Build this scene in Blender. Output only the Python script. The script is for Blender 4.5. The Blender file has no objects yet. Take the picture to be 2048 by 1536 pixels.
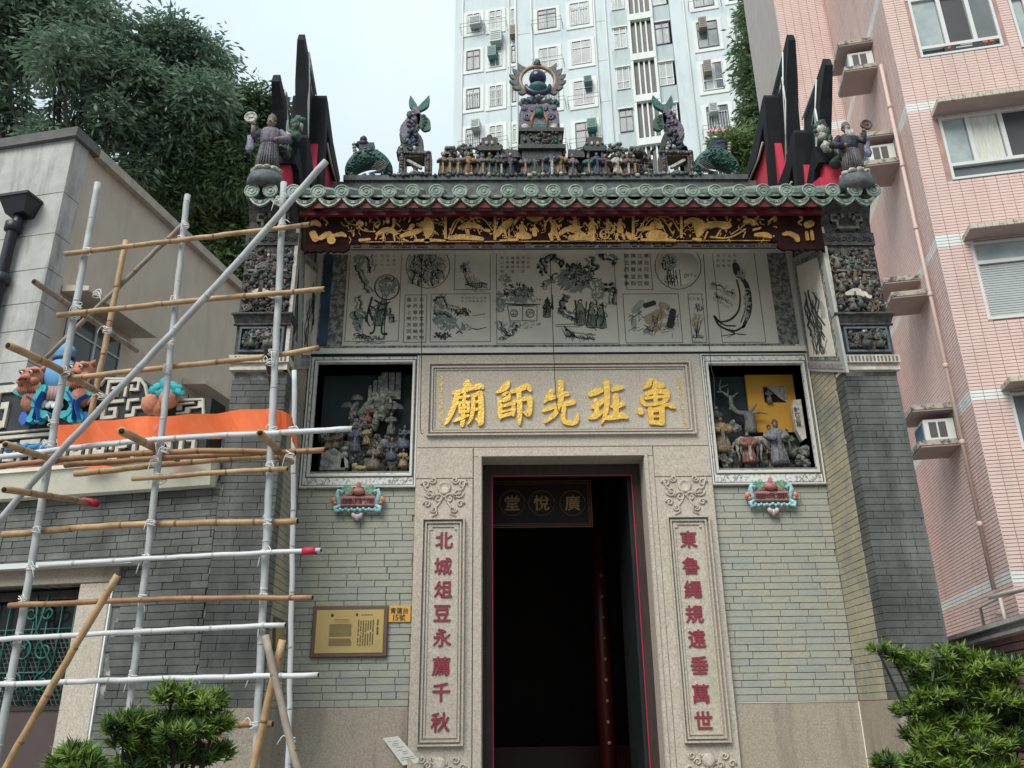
import bpy, math, random
import numpy as np
from mathutils import Vector, Matrix
random.seed(7); np.random.seed(7)
SC = bpy.context.scene
COL = SC.collection
# ------------------------------------------------------------------ camera
FPX = 1697.0
_v = np.array([-56.0, 4318.0, FPX]); _v /= np.linalg.norm(_v)
_w = np.array([-24.0, -667.0, FPX]); _w -= _v*_w.dot(_v); _w /= np.linalg.norm(_w)
_x = np.cross(_v, _w)
if _x[0] < 0: _x = -_x
CM = np.array([_x, _w, _v])
CAM = np.array([0.0, -7.6, 1.65])
cd = bpy.data.cameras.new('camera'); cam = bpy.data.objects.new('camera', cd); COL.objects.link(cam)
cd.sensor_width = 36.0; cd.lens = 36.0*FPX/2048.0; cd.clip_start = 0.05; cd.clip_end = 2000
cam.matrix_world = Matrix(((CM[0,0], CM[0,1], -CM[0,2], CAM[0]), (CM[1,0], CM[1,1], -CM[1,2], CAM[1]),
                           (CM[2,0], CM[2,1], -CM[2,2], CAM[2]), (0,0,0,1)))
SC.camera = cam
# ------------------------------------------------------------------ sky, sun, exposure
W = bpy.data.worlds.new("World"); SC.world = W; W.use_nodes = True
nt = W.node_tree; N = nt.nodes; L = nt.links; N.clear()
wo = N.new('ShaderNodeOutputWorld')
sky = N.new('ShaderNodeTexSky'); sky.sky_type = 'NISHITA'; sky.sun_disc = False
SUN_EL, SUN_AZ = math.radians(46), math.radians(211)      # behind the camera, slightly left
sky.sun_elevation = SUN_EL; sky.sun_rotation = SUN_AZ
bg1 = N.new('ShaderNodeBackground'); bg1.inputs['Strength'].default_value = 0.07
L.new(sky.outputs[0], bg1.inputs['Color'])
tc = N.new('ShaderNodeTexCoord'); sep = N.new('ShaderNodeSeparateXYZ'); L.new(tc.outputs['Generated'], sep.inputs[0])
nz = N.new('ShaderNodeTexNoise'); nz.inputs['Scale'].default_value = 2.2; nz.inputs['Detail'].default_value = 5
nz.inputs['Roughness'].default_value = 0.5
L.new(tc.outputs['Generated'], nz.inputs['Vector'])
cr = N.new('ShaderNodeValToRGB'); cr.color_ramp.elements[0].position = 0.32; cr.color_ramp.elements[1].position = 0.68
cr.color_ramp.elements[0].color = (0.66, 0.80, 0.88, 1); cr.color_ramp.elements[1].color = (0.80, 0.92, 0.97, 1)
L.new(nz.outputs['Fac'], cr.inputs['Fac'])
ma = N.new('ShaderNodeMath'); ma.operation = 'MULTIPLY_ADD'; ma.inputs[1].default_value = 0.54; ma.inputs[2].default_value = 0.20
cl = N.new('ShaderNodeClamp'); L.new(sep.outputs['Z'], cl.inputs['Value'])
L.new(cl.outputs[0], ma.inputs[0])
bg2 = N.new('ShaderNodeBackground'); L.new(cr.outputs[0], bg2.inputs['Color']); L.new(ma.outputs[0], bg2.inputs['Strength'])
mx = N.new('ShaderNodeMixShader'); mx.inputs['Fac'].default_value = 0.88
L.new(bg1.outputs[0], mx.inputs[1]); L.new(bg2.outputs[0], mx.inputs[2]); L.new(mx.outputs[0], wo.inputs['Surface'])
sd = bpy.data.lights.new('sun', 'SUN'); sd.energy = 1.5; sd.angle = math.radians(35); sd.color = (1.0, 0.97, 0.9)
so = bpy.data.objects.new('sun', sd); COL.objects.link(so)
# direction towards the sun
sdir = Vector((math.sin(SUN_AZ)*math.cos(SUN_EL), math.cos(SUN_AZ)*math.cos(SUN_EL), math.sin(SUN_EL)))
so.rotation_euler = sdir.to_track_quat('Z', 'Y').to_euler()
SC.view_settings.view_transform = 'Standard'; SC.view_settings.look = 'None'
SC.view_settings.exposure = 1.12; SC.view_settings.gamma = 1.0; SC.view_settings.use_curve_mapping = False

# ------------------------------------------------------------------ projection helpers (points on real planes)
def ray(px, py): return CM @ np.array([px-1024.0, 768.0-py, FPX])
def onp(px, py, o, n):
    d = ray(px, py); n = np.array(n); t = (np.array(o)-CAM).dot(n)/d.dot(n); return CAM+d*t
def PY(px, py, Y=0.0): return onp(px, py, (0, Y, 0), (0, 1, 0))
def PXx(px, py, X): return onp(px, py, (X, 0, 0), (1, 0, 0))

class Fr:
    def __init__(s, o=(0,0,0), ex=(1,0,0), ey=(0,1,0), ez=(0,0,1)):
        s.o = np.array(o, float); s.R = np.array([ex, ey, ez], float)
    def pts(s, a): return np.asarray(a, float) @ s.R + s.o
    def uv(s, px, py, v=0.0):
        p = onp(px, py, s.o+s.R[1]*v, s.R[1]); q = s.R @ (p-s.o); return q[0], q[2]
    def sub(s, u, v, w): return Fr(s.pts([u, v, w]), *s.R)
WF = Fr()
ROT = math.radians(12.5)
E1 = (math.cos(ROT), -math.sin(ROT), 0); E2 = (math.sin(ROT), math.cos(ROT), 0)
def RF(o): return Fr(o, E1, E2, (0,0,1))

# ------------------------------------------------------------------ materials
_mats = {}
def M(name, col, rough=0.75, var=0.12, scale=3.0, bump=0.0, bscale=25.0, col2=None, c2pos=(0.4, 0.65), streak=None, streak_amt=0.5,
      metal=0.0, rnd=0.0, rndcol=None, spec=0.4, detail=5.0, stretch=None):
    if name in _mats: return _mats[name]
    m = bpy.data.materials.new(name); m.use_nodes = True; _mats[name] = m
    n = m.node_tree.nodes; l = m.node_tree.links
    b = n['Principled BSDF']; b.inputs['Roughness'].default_value = rough; b.inputs['Metallic'].default_value = metal
    b.inputs['Specular IOR Level'].default_value = spec
    g = n.new('ShaderNodeNewGeometry')
    vec = g.outputs['Position']
    if stretch:
        mp = n.new('ShaderNodeMapping'); mp.inputs['Scale'].default_value = stretch; l.new(vec, mp.inputs['Vector']); vec = mp.outputs[0]
    t = n.new('ShaderNodeTexNoise'); t.inputs['Scale'].default_value = scale; t.inputs['Detail'].default_value = detail
    t.inputs['Roughness'].default_value = 0.65
    l.new(vec, t.inputs['Vector'])
    r = n.new('ShaderNodeValToRGB')
    if col2 is None:
        r.color_ramp.elements[0].position = 0.28; r.color_ramp.elements[1].position = 0.72
        c0 = [max(0, c*(1-var)) for c in col]; c1 = [min(1, c*(1+var)) for c in col]
    else:
        r.color_ramp.elements[0].position, r.color_ramp.elements[1].position = c2pos
        c0, c1 = col, col2
    r.color_ramp.elements[0].color = (*c0, 1); r.color_ramp.elements[1].color = (*c1, 1)
    l.new(t.outputs['Fac'], r.inputs['Fac'])
    out = r.outputs['Color']
    def mix(a, bcol, fac, mode='MIX'):
        x = n.new('ShaderNodeMix'); x.data_type = 'RGBA'; x.blend_type = mode
        l.new(a, x.inputs['A'])
        if hasattr(bcol, 'is_output') or not isinstance(bcol, (tuple, list)): l.new(bcol, x.inputs['B'])
        else: x.inputs['B'].default_value = (*bcol, 1)
        if isinstance(fac, float): x.inputs['Factor'].default_value = fac
        else: l.new(fac, x.inputs['Factor'])
        return x.outputs['Result']
    if rnd > 0:
        oi = n.new('ShaderNodeObjectInfo')
        if rndcol is not None:
            rr = n.new('ShaderNodeValToRGB'); rr.color_ramp.elements[0].color = (*rndcol[0], 1); rr.color_ramp.elements[1].color = (*rndcol[-1], 1)
            for i, c in enumerate(rndcol[1:-1]):
                e = rr.color_ramp.elements.new((i+1)/(len(rndcol)-1)); e.color = (*c, 1)
            l.new(oi.outputs['Random'], rr.inputs['Fac']); out = mix(out, rr.outputs['Color'], rnd)
        else:
            mr = n.new('ShaderNodeMapRange'); mr.inputs['To Min'].default_value = 1-rnd; mr.inputs['To Max'].default_value = 1+rnd
            l.new(oi.outputs['Random'], mr.inputs['Value'])
            hs = n.new('ShaderNodeHueSaturation'); l.new(mr.outputs[0], hs.inputs['Value']); l.new(out, hs.inputs['Color']); out = hs.outputs['Color']
    if streak is not None:
        mp = n.new('ShaderNodeMapping'); mp.inputs['Scale'].default_value = (2.2, 2.2, 0.35); l.new(g.outputs['Position'], mp.inputs['Vector'])
        t2 = n.new('ShaderNodeTexNoise'); t2.inputs['Scale'].default_value = 1.6; t2.inputs['Detail'].default_value = 8; t2.inputs['Roughness'].default_value = 0.7
        l.new(mp.outputs[0], t2.inputs['Vector'])
        r2 = n.new('ShaderNodeValToRGB'); r2.color_ramp.elements[0].position = 0.5; r2.color_ramp.elements[1].position = 0.75
        r2.color_ramp.elements[0].color = (0,0,0,1); r2.color_ramp.elements[1].color = (streak_amt,)*3+(1,)
        l.new(t2.outputs['Fac'], r2.inputs['Fac']); out = mix(out, streak, r2.outputs['Color'])
    l.new(out, b.inputs['Base Color'])
    if bump > 0:
        t3 = n.new('ShaderNodeTexNoise'); t3.inputs['Scale'].default_value = bscale; t3.inputs['Detail'].default_value = 4
        l.new(vec, t3.inputs['Vector'])
        bp = n.new('ShaderNodeBump'); bp.inputs['Strength'].default_value = bump; bp.inputs['Distance'].default_value = 0.02
        l.new(t3.outputs['Fac'], bp.inputs['Height']); l.new(bp.outputs[0], b.inputs['Normal'])
    return m
def S(name, col, rough=0.6, **k): return M(name, col, rough, **k)

# ------------------------------------------------------------------ mesh builder
def _usphere(nu=8, nv=5):
    v = [(0,0,1)]; f = []
    for j in range(1, nv):
        th = math.pi*j/nv
        for i in range(nu):
            ph = 2*math.pi*i/nu; v.append((math.sin(th)*math.cos(ph), math.sin(th)*math.sin(ph), math.cos(th)))
    v.append((0,0,-1)); last = len(v)-1
    for i in range(nu): f.append((0, 1+i, 1+(i+1) % nu))
    for j in range(nv-2):
        for i in range(nu):
            a = 1+j*nu+i; b = 1+j*nu+(i+1) % nu; f.append((a, a+nu, b+nu, b))
    for i in range(nu): f.append((last, last-nu+(i+1) % nu, last-nu+i))
    return np.array(v), f
SPH = {k: _usphere(*k) for k in ((8,5), (12,8), (6,4), (16,10))}

def smooth_path(p, n=4):
    p = np.asarray(p, float)
    if len(p) < 3 or n < 2: return p
    q = np.vstack([2*p[0]-p[1], p, 2*p[-1]-p[-2]]); out = []
    for i in range(1, len(q)-2):
        for t in np.linspace(0, 1, n, endpoint=False):
            a, b, c, d = q[i-1], q[i], q[i+1], q[i+2]
            out.append(0.5*((2*b)+(-a+c)*t+(2*a-5*b+4*c-d)*t*t+(-a+3*b-3*c+d)*t**3))
    out.append(p[-1]); return np.array(out)

class MB:
    def __init__(s, fr=None): s.v = []; s.f = []; s.mi = []; s.n = 0; s.fr = fr or WF; s.cur = 0; s.sm = []; s.smooth = False
    def add(s, v, f):
        v = s.fr.pts(np.asarray(v, float).reshape(-1, 3)); s.v.append(v)
        for q in f: s.f.append(tuple(i+s.n for i in q)); s.mi.append(s.cur); s.sm.append(s.smooth)
        s.n += len(v); return s
    def box(s, x0, x1, y0, y1, z0, z1):
        if x0 > x1: x0, x1 = x1, x0
        if y0 > y1: y0, y1 = y1, y0
        if z0 > z1: z0, z1 = z1, z0
        return s.add([(x0,y0,z0),(x1,y0,z0),(x1,y1,z0),(x0,y1,z0),(x0,y0,z1),(x1,y0,z1),(x1,y1,z1),(x0,y1,z1)],
                     [(0,3,2,1),(4,5,6,7),(0,1,5,4),(1,2,6,5),(2,3,7,6),(3,0,4,7)])
    def bevbox(s, x0, x1, y0, y1, z0, z1, b):
        # box whose front (y0) edges are chamfered
        return s.add([(x0,y1,z0),(x1,y1,z0),(x1,y1,z1),(x0,y1,z1),(x0,y0+b,z0),(x1,y0+b,z0),(x1,y0+b,z1),(x0,y0+b,z1),
                      (x0+b,y0,z0+b),(x1-b,y0,z0+b),(x1-b,y0,z1-b),(x0+b,y0,z1-b)],
                     [(0,3,2,1),(0,1,5,4),(1,2,6,5),(2,3,7,6),(3,0,4,7),(4,5,9,8),(5,6,10,9),(6,7,11,10),(7,4,8,11),(8,9,10,11)])
    def quad(s, a, b, c, d): return s.add([a,b,c,d], [(0,1,2,3)])
    def hexa(s, p8): return s.add(p8, [(0,3,2,1),(4,5,6,7),(0,1,5,4),(1,2,6,5),(2,3,7,6),(3,0,4,7)])
    def prism(s, poly, y0, y1, axis='y'):
        n = len(poly)
        A = sum(poly[i][0]*poly[(i+1) % n][1]-poly[(i+1) % n][0]*poly[i][1] for i in range(n))
        if A < 0: poly = poly[::-1]
        if axis == 'y': v = [(a, y0, b) for a, b in poly]+[(a, y1, b) for a, b in poly]
        elif axis == 'x': v = [(y0, a, b) for a, b in poly]+[(y1, a, b) for a, b in poly]
        else: v = [(a, b, y0) for a, b in poly]+[(a, b, y1) for a, b in poly]
        f = [tuple(range(n)), tuple(range(2*n-1, n-1, -1))]
        for i in range(n):
            j = (i+1) % n; f.append((i, n+i, n+j, j))
        if axis != 'y': f = [q[::-1] for q in f]
        return s.add(v, f)
    def frame(s, x0, x1, z0, z1, t, y0, y1, tb=None):
        # rectangular ring: outer rect, band width t (tb: bottom)
        tb = t if tb is None else tb
        s.box(x0, x1, y0, y1, z1-t, z1); s.box(x0, x1, y0, y1, z0, z0+tb)
        s.box(x0, x0+t, y0, y1, z0+tb, z1-t); s.box(x1-t, x1, y0, y1, z0+tb, z1-t); return s
    def tube(s, path, r, n=8, caps=True, smooth=True):
        p = np.asarray(path, float); k = len(p)
        rr = np.full(k, r) if np.isscalar(r) else np.asarray(r, float)
        T = np.gradient(p, axis=0); T /= (np.linalg.norm(T, axis=1)[:, None]+1e-9)
        up = np.array([0,0,1.0]) if abs(T[0][2]) < 0.9 else np.array([1.0,0,0])
        a = np.cross(up, T[0]); a /= np.linalg.norm(a)
        V = []
        for i in range(k):
            a = a-T[i]*a.dot(T[i]); a /= (np.linalg.norm(a)+1e-9); b = np.cross(T[i], a)
            for j in range(n):
                t = 2*math.pi*j/n; V.append(p[i]+rr[i]*(math.cos(t)*a+math.sin(t)*b))
        F = []
        for i in range(k-1):
            for j in range(n):
                q = (j+1) % n; F.append((i*n+j, i*n+q, (i+1)*n+q, (i+1)*n+j))
        o = s.smooth; s.smooth = smooth; 
        if caps: F += [tuple(range(n-1, -1, -1)), tuple(range((k-1)*n, k*n))]
        s.add(V, F); s.smooth = o; return s
    def lathe(s, prof, c=(0,0,0), n=16, axis='z', smooth=True, sx=1, sy=1):
        V = []; k = len(prof)
        for r, h in prof:
            for j in range(n):
                t = 2*math.pi*j/n; x, y = r*math.cos(t)*sx, r*math.sin(t)*sy
                if axis == 'z': V.append((c[0]+x, c[1]+y, c[2]+h))
                else: V.append((c[0]+x, c[1]-h, c[2]+y))     # axis y: h points to the viewer (-y)
        F = []
        for i in range(k-1):
            for j in range(n):
                q = (j+1) % n; F.append((i*n+j, i*n+q, (i+1)*n+q, (i+1)*n+j))
        F += [tuple(range(n-1, -1, -1)), tuple(range((k-1)*n, k*n))]
        o = s.smooth; s.smooth = smooth; s.add(V, F); s.smooth = o; return s
    def blob(s, c, r, noise=0.0, res=(8,5), rot=None, smooth=True):
        v, f = SPH[res]; r = np.array([r]*3 if np.isscalar(r) else r, float); w = v*r
        if noise: w = w*(1+noise*(np.random.rand(len(v), 1)*2-1))
        if rot is not None:
            ca, sa = math.cos(rot), math.sin(rot); x = w[:, 0]*ca-w[:, 2]*sa; z = w[:, 0]*sa+w[:, 2]*ca; w = np.stack([x, w[:, 1], z], 1)
        o = s.smooth; s.smooth = smooth; s.add(w+np.array(c, float), f); s.smooth = o; return s
    def stroke(s, pts, y0, y1=None, sub=4, scale=1.0, off=(0,0), ends=True):
        # brush stroke: points (x, z, width) -> ribbon facing -y at y0; y1 gives it thickness
        p = smooth_path(pts, sub); p = p*np.array([scale, scale, scale])
        p[:, 0] += off[0]; p[:, 1] += off[1]
        T = np.gradient(p[:, :2], axis=0); T /= (np.linalg.norm(T, axis=1)[:, None]+1e-9)
        if ends:
            w0, w1 = p[0,2], p[-1,2]
            pre = [np.r_[p[0,:2]-T[0]*w0*.38, w0*.35], np.r_[p[0,:2]-T[0]*w0*.25, w0*.75]]
            post = [np.r_[p[-1,:2]+T[-1]*w1*.25, w1*.75], np.r_[p[-1,:2]+T[-1]*w1*.38, w1*.35]]
            p = np.vstack([pre, p, post]); T = np.vstack([T[0], T[0], T, T[-1], T[-1]])
        Nn = np.stack([-T[:,1], T[:,0]], 1); k = len(p)
        l_ = p[:, :2]+Nn*p[:, 2:3]/2; r_ = p[:, :2]-Nn*p[:, 2:3]/2
        V = [(a[0], y0, a[1]) for a in l_]+[(a[0], y0, a[1]) for a in r_]
        F = [(i, k+i, k+i+1, i+1) for i in range(k-1)]
        if y1 is not None:
            V += [(a[0], y1, a[1]) for a in l_]+[(a[0], y1, a[1]) for a in r_]
            F += [(2*k+i, i, i+1, 2*k+i+1) for i in range(k-1)]+[(k+i, 3*k+i, 3*k+i+1, k+i+1) for i in range(k-1)]
            F += [(0, 2*k, 3*k, k), (k-1, 2*k-1, 4*k-1, 3*k-1)]
        return s.add(V, F)
    def rough(s, a, k=-1):
        for i in (range(len(s.v)) if k is None else [k]): s.v[i] = s.v[i]+np.random.uniform(-a, a, s.v[i].shape)
        return s
    def build(s, name, mats, parent=None, kind=None, label=None, cat=None, group=None):
        v = np.vstack(s.v) if s.v else np.zeros((0, 3))
        org = np.zeros(3)
        if parent is None and len(v):          # thing: origin at its base
            org = np.array([(v[:,0].min()+v[:,0].max())/2, (v[:,1].min()+v[:,1].max())/2, v[:,2].min()])
        elif parent is not None and parent in WLOC: org = WLOC[parent]
        me = bpy.data.meshes.new(name); me.from_pydata((v-org).tolist(), [], s.f)
        if not isinstance(mats, (list, tuple)): mats = [mats]
        for m in mats: me.materials.append(m)
        if len(mats) > 1: me.polygons.foreach_set('material_index', s.mi)
        me.polygons.foreach_set('use_smooth', s.sm)
        me.update()
        o = bpy.data.objects.new(name, me); COL.objects.link(o)
        if parent is not None: o.parent = parent; WLOC[o] = org
        else: o.location = org; WLOC[o] = org
        tag(o, label, cat, group, kind); return o
WLOC = {}
def tag(o, label=None, cat=None, group=None, kind=None):
    if label: o['label'] = label
    if cat: o['category'] = cat
    if group: o['group'] = group
    if kind: o['kind'] = kind
    return o
def thing(name, loc, label, cat, group=None):
    o = bpy.data.objects.new(name, None); COL.objects.link(o); o.location = loc; o.empty_display_size = 0.1
    WLOC[o] = np.array(loc, float); return tag(o, label, cat, group)
def inst(me, name, loc, parent, rot=None, mats=None):
    # place shared mesh data as a part at a world location
    o = bpy.data.objects.new(name, me); COL.objects.link(o); o.parent = parent
    o.location = Vector(np.array(loc, float)-WLOC[parent])
    if rot is not None: o.rotation_euler = rot
    WLOC[o] = np.array(loc, float); return o

# ------------------------------------------------------------------ glyphs (built-in font)
_gl = {}
def preload(chars, off=0.0, ext=0.0):
    todo = [c for c in dict.fromkeys(chars) if (c, off, ext) not in _gl and c != ' ']; obs = []
    for c in todo:
        cu = bpy.data.curves.new('glyph', 'FONT'); cu.body = c; cu.size = 1.0; cu.offset = off; cu.extrude = ext; cu.resolution_u = 2
        cu.align_x = 'CENTER'
        o = bpy.data.objects.new('glyph', cu); COL.objects.link(o); obs.append((c, o, cu))
    bpy.context.view_layer.update(); dg = bpy.context.evaluated_depsgraph_get()
    for c, o, cu in obs:
        me = bpy.data.meshes.new_from_object(o.evaluated_get(dg))
        v = np.array([x.co[:] for x in me.vertices]).reshape(-1, 3); f = [tuple(p.vertices) for p in me.polygons]
        _gl[(c, off, ext)] = (v, f); bpy.data.meshes.remove(me)
    for c, o, cu in obs: bpy.data.objects.remove(o); bpy.data.curves.remove(cu)
def nib(mb, c, u, y, w, h, t=.03, n=4, ext=.03):
    """brush-like character: copies swept along a slanted nib, each a hair deeper"""
    for i in range(n):
        f = (i/(n-1)-.5)*t*h; glyph(mb, c, u+f, y+.0005*i, w+f*.75, h, 0.0, ext)
def glyph(mb, c, u, y, w, h, off=0.0, ext=0.0, wd=None, jit=0.0):
    """centre character c at (u, w) with height h on a plane facing -y"""
    if c == ' ': return
    if (c, off, ext) not in _gl: preload(c, off, ext)
    v, f = _gl[(c, off, ext)]
    if not len(v): return
    lo, hi = v.min(0), v.max(0); ce = (lo+hi)/2
    cjk = ord(c) > 0x2000
    k = h/(0.92 if cjk else 0.73); kx = k*(wd or 1.0)
    if cjk: ce[1] = (lo[1]+hi[1])/2
    q = np.stack([(v[:,0]-ce[0])*kx+u, np.full(len(v), float(y)), (v[:,1]-ce[1])*k+w], 1)
    if ext: q[:, 1] = y-(v[:,2])*k*1.0
    if jit: q[:, 0] += (q[:, 2]-w)*jit
    mb.add(q, f)
# ================================================================== materials used by the temple
GRAN = M('granite', (0.36,0.32,0.265), 0.8, scale=70, bump=0.25, bscale=160, col2=(0.60,0.54,0.455), c2pos=(0.35,0.66), streak=(0.30,0.26,0.20), streak_amt=0.35)
GRAN2 = M('granite_plinth', (0.27,0.23,0.18), 0.8, scale=70, bump=0.2, bscale=160, col2=(0.44,0.385,0.31), c2pos=(0.35,0.66), streak=(0.17,0.145,0.12), streak_amt=0.9)
BRICK = M('light_grey_brick', (0.325,0.33,0.28), 0.85, var=0.16, scale=7, bump=0.3, bscale=45, rnd=0.5,
          rndcol=[(0.30,0.32,0.295),(0.365,0.365,0.30),(0.33,0.34,0.295),(0.40,0.38,0.295),(0.28,0.305,0.295)], streak=(0.40,0.36,0.25), streak_amt=0.5)
MORT = M('mortar_grey', (0.25,0.25,0.21), 0.95, var=0.2, scale=30, bump=0.3)
DBRICK = M('dark_grey_brick', (0.068,0.074,0.070), 0.85, scale=2.2, bump=0.25, bscale=40, col2=(0.16,0.166,0.155), c2pos=(0.35,0.68), rnd=0.18, streak=(0.23,0.24,0.225), streak_amt=0.45, detail=9)
LMORT = M('lime_mortar', (0.48,0.48,0.46), 0.95, scale=5, col2=(0.15,0.15,0.145), c2pos=(0.36,0.52))
PLAST = M('white_plaster', (0.62,0.60,0.54), 0.9, var=0.08, scale=4, bump=0.08, streak=(0.35,0.33,0.28), streak_amt=0.4)
PAPER = M('mural_ground', (0.70,0.665,0.575), 0.9, var=0.13, scale=2.2, bump=0.03)
INK = S('ink', (0.055,0.056,0.052), 0.95, var=0.5, scale=20)
WASH = S('ink_wash', (0.40,0.40,0.36), 0.95, var=0.25, scale=14)
WASH2 = S('green_wash', (0.27,0.295,0.26), 0.95, var=0.45, scale=14)
TINT = S('ochre_wash', (0.42,0.35,0.24), 0.95, var=0.2, scale=14)
BLUEP = M('blue_border', (0.045,0.10,0.17), 0.9, scale=3, col2=(0.03,0.06,0.08), c2pos=(0.4,0.6))
PATT = M('grey_pattern', (0.11,0.11,0.105), 0.9, scale=22, col2=(0.32,0.315,0.29), c2pos=(0.44,0.56))
PATW = M('fret_print', (0.66,0.66,0.62), 0.85, scale=30, col2=(0.30,0.31,0.31), c2pos=(0.5,0.66), detail=2)
BLACKP = M('black_paint', (0.016,0.018,0.021), 0.7, var=0.25, scale=3, bump=0.08, streak=(0.05,0.055,0.06), streak_amt=0.5, spec=.15)
NICHEB = S('dark_backdrop', (0.030,0.042,0.044), 0.9, var=0.25)  # dark teal of the niche lining itself
GOLD = M('gold_leaf', (0.80,0.50,0.10), 0.38, var=0.14, scale=18, metal=0.45, bump=0.3, bscale=50)
GILT = M('old_gilt', (0.30,0.165,0.032), 0.5, var=0.5, scale=16, metal=0.25, bump=0.4, bscale=60)
REDP = M('red_paint', (0.13,0.010,0.020), 0.6, var=0.2, scale=5)
PINKR = M('crimson_wall', (0.56,0.035,0.075), 0.85, var=0.14, scale=5, bump=0.12, bscale=18, streak=(0.62,0.14,0.17), streak_amt=0.5)
REDCH = S('red_lettering', (0.24,0.035,0.05), 0.7, var=0.2, scale=30)
TILE = M('glazed_tile', (0.06,0.095,0.072), 0.35, scale=26, col2=(0.20,0.26,0.21), c2pos=(0.38,0.62), rnd=0.15, bump=0.2, bscale=70)
TILEL = M('tile_relief', (0.11,0.155,0.125), 0.4, scale=24, col2=(0.30,0.355,0.30), c2pos=(0.38,0.62), rnd=0.12)
TANW = S('tan_soffit', (0.30,0.20,0.14), 0.85, var=0.2)
DSTONE = M('carved_dark', (0.03,0.032,0.031), 0.8, scale=22, col2=(0.10,0.098,0.092), c2pos=(0.38,0.68), bump=0.3, bscale=60)
MSTONE = M('carved_mid', (0.085,0.08,0.07), 0.8, scale=26, col2=(0.22,0.20,0.175), c2pos=(0.38,0.66), bump=0.2)
BSTONE = M('carved_brown', (0.11,0.08,0.06), 0.8, var=0.3, scale=26)
LSTONE = M('carved_light', (0.42,0.385,0.33), 0.85, scale=18, col2=(0.60,0.56,0.49), c2pos=(0.4,0.6), streak=(0.2,0.17,0.14), streak_amt=0.7)
DOORW = M('dark_timber', (0.045,0.034,0.030), 0.7, spec=.2, var=0.25, scale=6, stretch=(6,6,0.8))
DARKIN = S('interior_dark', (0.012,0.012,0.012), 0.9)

XL, XR, XPL, XPR, YF = -1.83, 3.03, -2.30, 3.50, -0.75
ZP = 1.744
temple = thing('temple', (0.6, 0, 0), 'grey brick temple with granite doorway, gold lettered tablet and green tiled eaves', 'temple')
def Z(px, py, Y=0.0): return PY(px, py, Y)[2]
def X(px, py, Y=0.0): return PY(px, py, Y)[0]

# niches (world rectangles on y=0)
def rect(px0, py0, px1, py1, Y=0.0):
    a, b = PY(px0, py0, Y), PY(px1, py1, Y); return a[0], b[0], b[2], a[2]
NL = (-1.735, X(823, 830), Z(720, 948), Z(720, 728))
NR = (X(1425, 830), 2.955, Z(1530, 941), Z(1530, 730))
NLo = (XL+0.01, -0.757, Z(720, 977), Z(720, 711)); NRo = (1.966, XR-0.01, Z(1530, 971), Z(1530, 709))
DX0, DX1, DZ = -0.15, 1.345, 3.895
def split(x0, x1, z0, z1, holes):
    xs = sorted({x0, x1, *[min(max(h[i], x0), x1) for h in holes for i in (0, 1)]})
    zs = sorted({z0, z1, *[min(max(h[i], z0), z1) for h in holes for i in (2, 3)]}); out = []
    for j in range(len(zs)-1):
        for i in range(len(xs)-1):
            cx, cz = (xs[i]+xs[i+1])/2, (zs[j]+zs[j+1])/2
            if not any(h[0] < cx < h[1] and h[2] < cz < h[3] for h in holes): out.append((xs[i], xs[i+1], zs[j], zs[j+1]))
    return out
b = MB()
for r in split(XPL, XPR, 0, 6.5, [NL, NR, (DX0-.02, DX1+.02, 0, DZ+.02)]): b.box(r[0], r[1], 0.014, 0.32, r[2], r[3])
wall = b.build('wall', MORT, temple)
b = MB()
b.box(XR+.014, XPR-.014, YF+.014, 0.014, 0, 6.2); pier_core = b.build('pier_wall', LMORT, temple)
b = MB(); b.box(XPL+.014, XL-.014, YF+.014, 0.014, 0, 6.2); pier_core2 = b.build('pier_wall', LMORT, temple)

# ---- bricks
CH, LS, LH = 0.058, 0.248, 0.122
_bm = {}
def brick_mesh(w, mat, h=CH-0.006, d=0.022):
    k = (round(w, 3), mat.name)
    if k not in _bm:
        m = MB(); m.bevbox(-w/2, w/2, 0, d, -h/2, h/2, 0.003)
        me = bpy.data.meshes.new('brick'); me.from_pydata(np.vstack(m.v).tolist(), [], m.f); me.materials.append(mat); _bm[k] = me
    return _bm[k]
BR_COUNT = {}
def brickwork(u0, u1, w0, w1, fr, mat, parent, owner, cap=300, gap=0.0042, holes=(), header=0.22, seed=1, ch=CH, rest='brickwork'):
    """courses of bricks on a frame plane v=0 facing -v; single objects up to the cap, the rest one joined part"""
    rng = random.Random(seed); rest_mb = MB(fr); items = []
    k = 0; w = w0
    while w < w1-0.012:
        h = min(ch, w1-w); u = u0-rng.uniform(0, LS*0.8)
        while u < u1:
            L_ = (LS if rng.random() > header else LH); a, e = max(u, u0), min(u+L_, u1)
            if e-a > 0.03 and not any(hh[0] < (a+e)/2 < hh[1] and hh[2] < w+h/2 < hh[3] for hh in holes): items.append((a, e, w, h))
            u += L_
        w += ch; k += 1
    ang = math.atan2(fr.R[0][1], fr.R[0][0])
    for (a, e, w, h) in items:
        d = rng.uniform(-0.003, 0.002)
        if BR_COUNT.get(owner, 0) < cap and h > 0.03:
            BR_COUNT[owner] = BR_COUNT.get(owner, 0)+1
            wd = round((e-a-gap)/0.02)*0.02 if (e-a) < LS-0.01 and (e-a) != LH else e-a-gap
            wd = min(wd if wd > 0.02 else 0.02, e-a-0.002)
            inst(brick_mesh(wd, mat, h-gap), 'brick', fr.pts([[(a+e)/2, d, w+h/2]])[0], parent, rot=(rng.uniform(-.004, .004), rng.uniform(-.006, .006), ang))
        else: rest_mb.bevbox(a+gap/2, e-gap/2, d*.6, 0.022, w+gap/2, w+h-gap/2, 0.0016)
    if rest_mb.n: rest_mb.build(rest, mat, parent, kind='stuff')
brickwork(1.97, XR, ZP, NRo[2]-.004, WF, BRICK, wall, 'temple', cap=152, seed=3)
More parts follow.
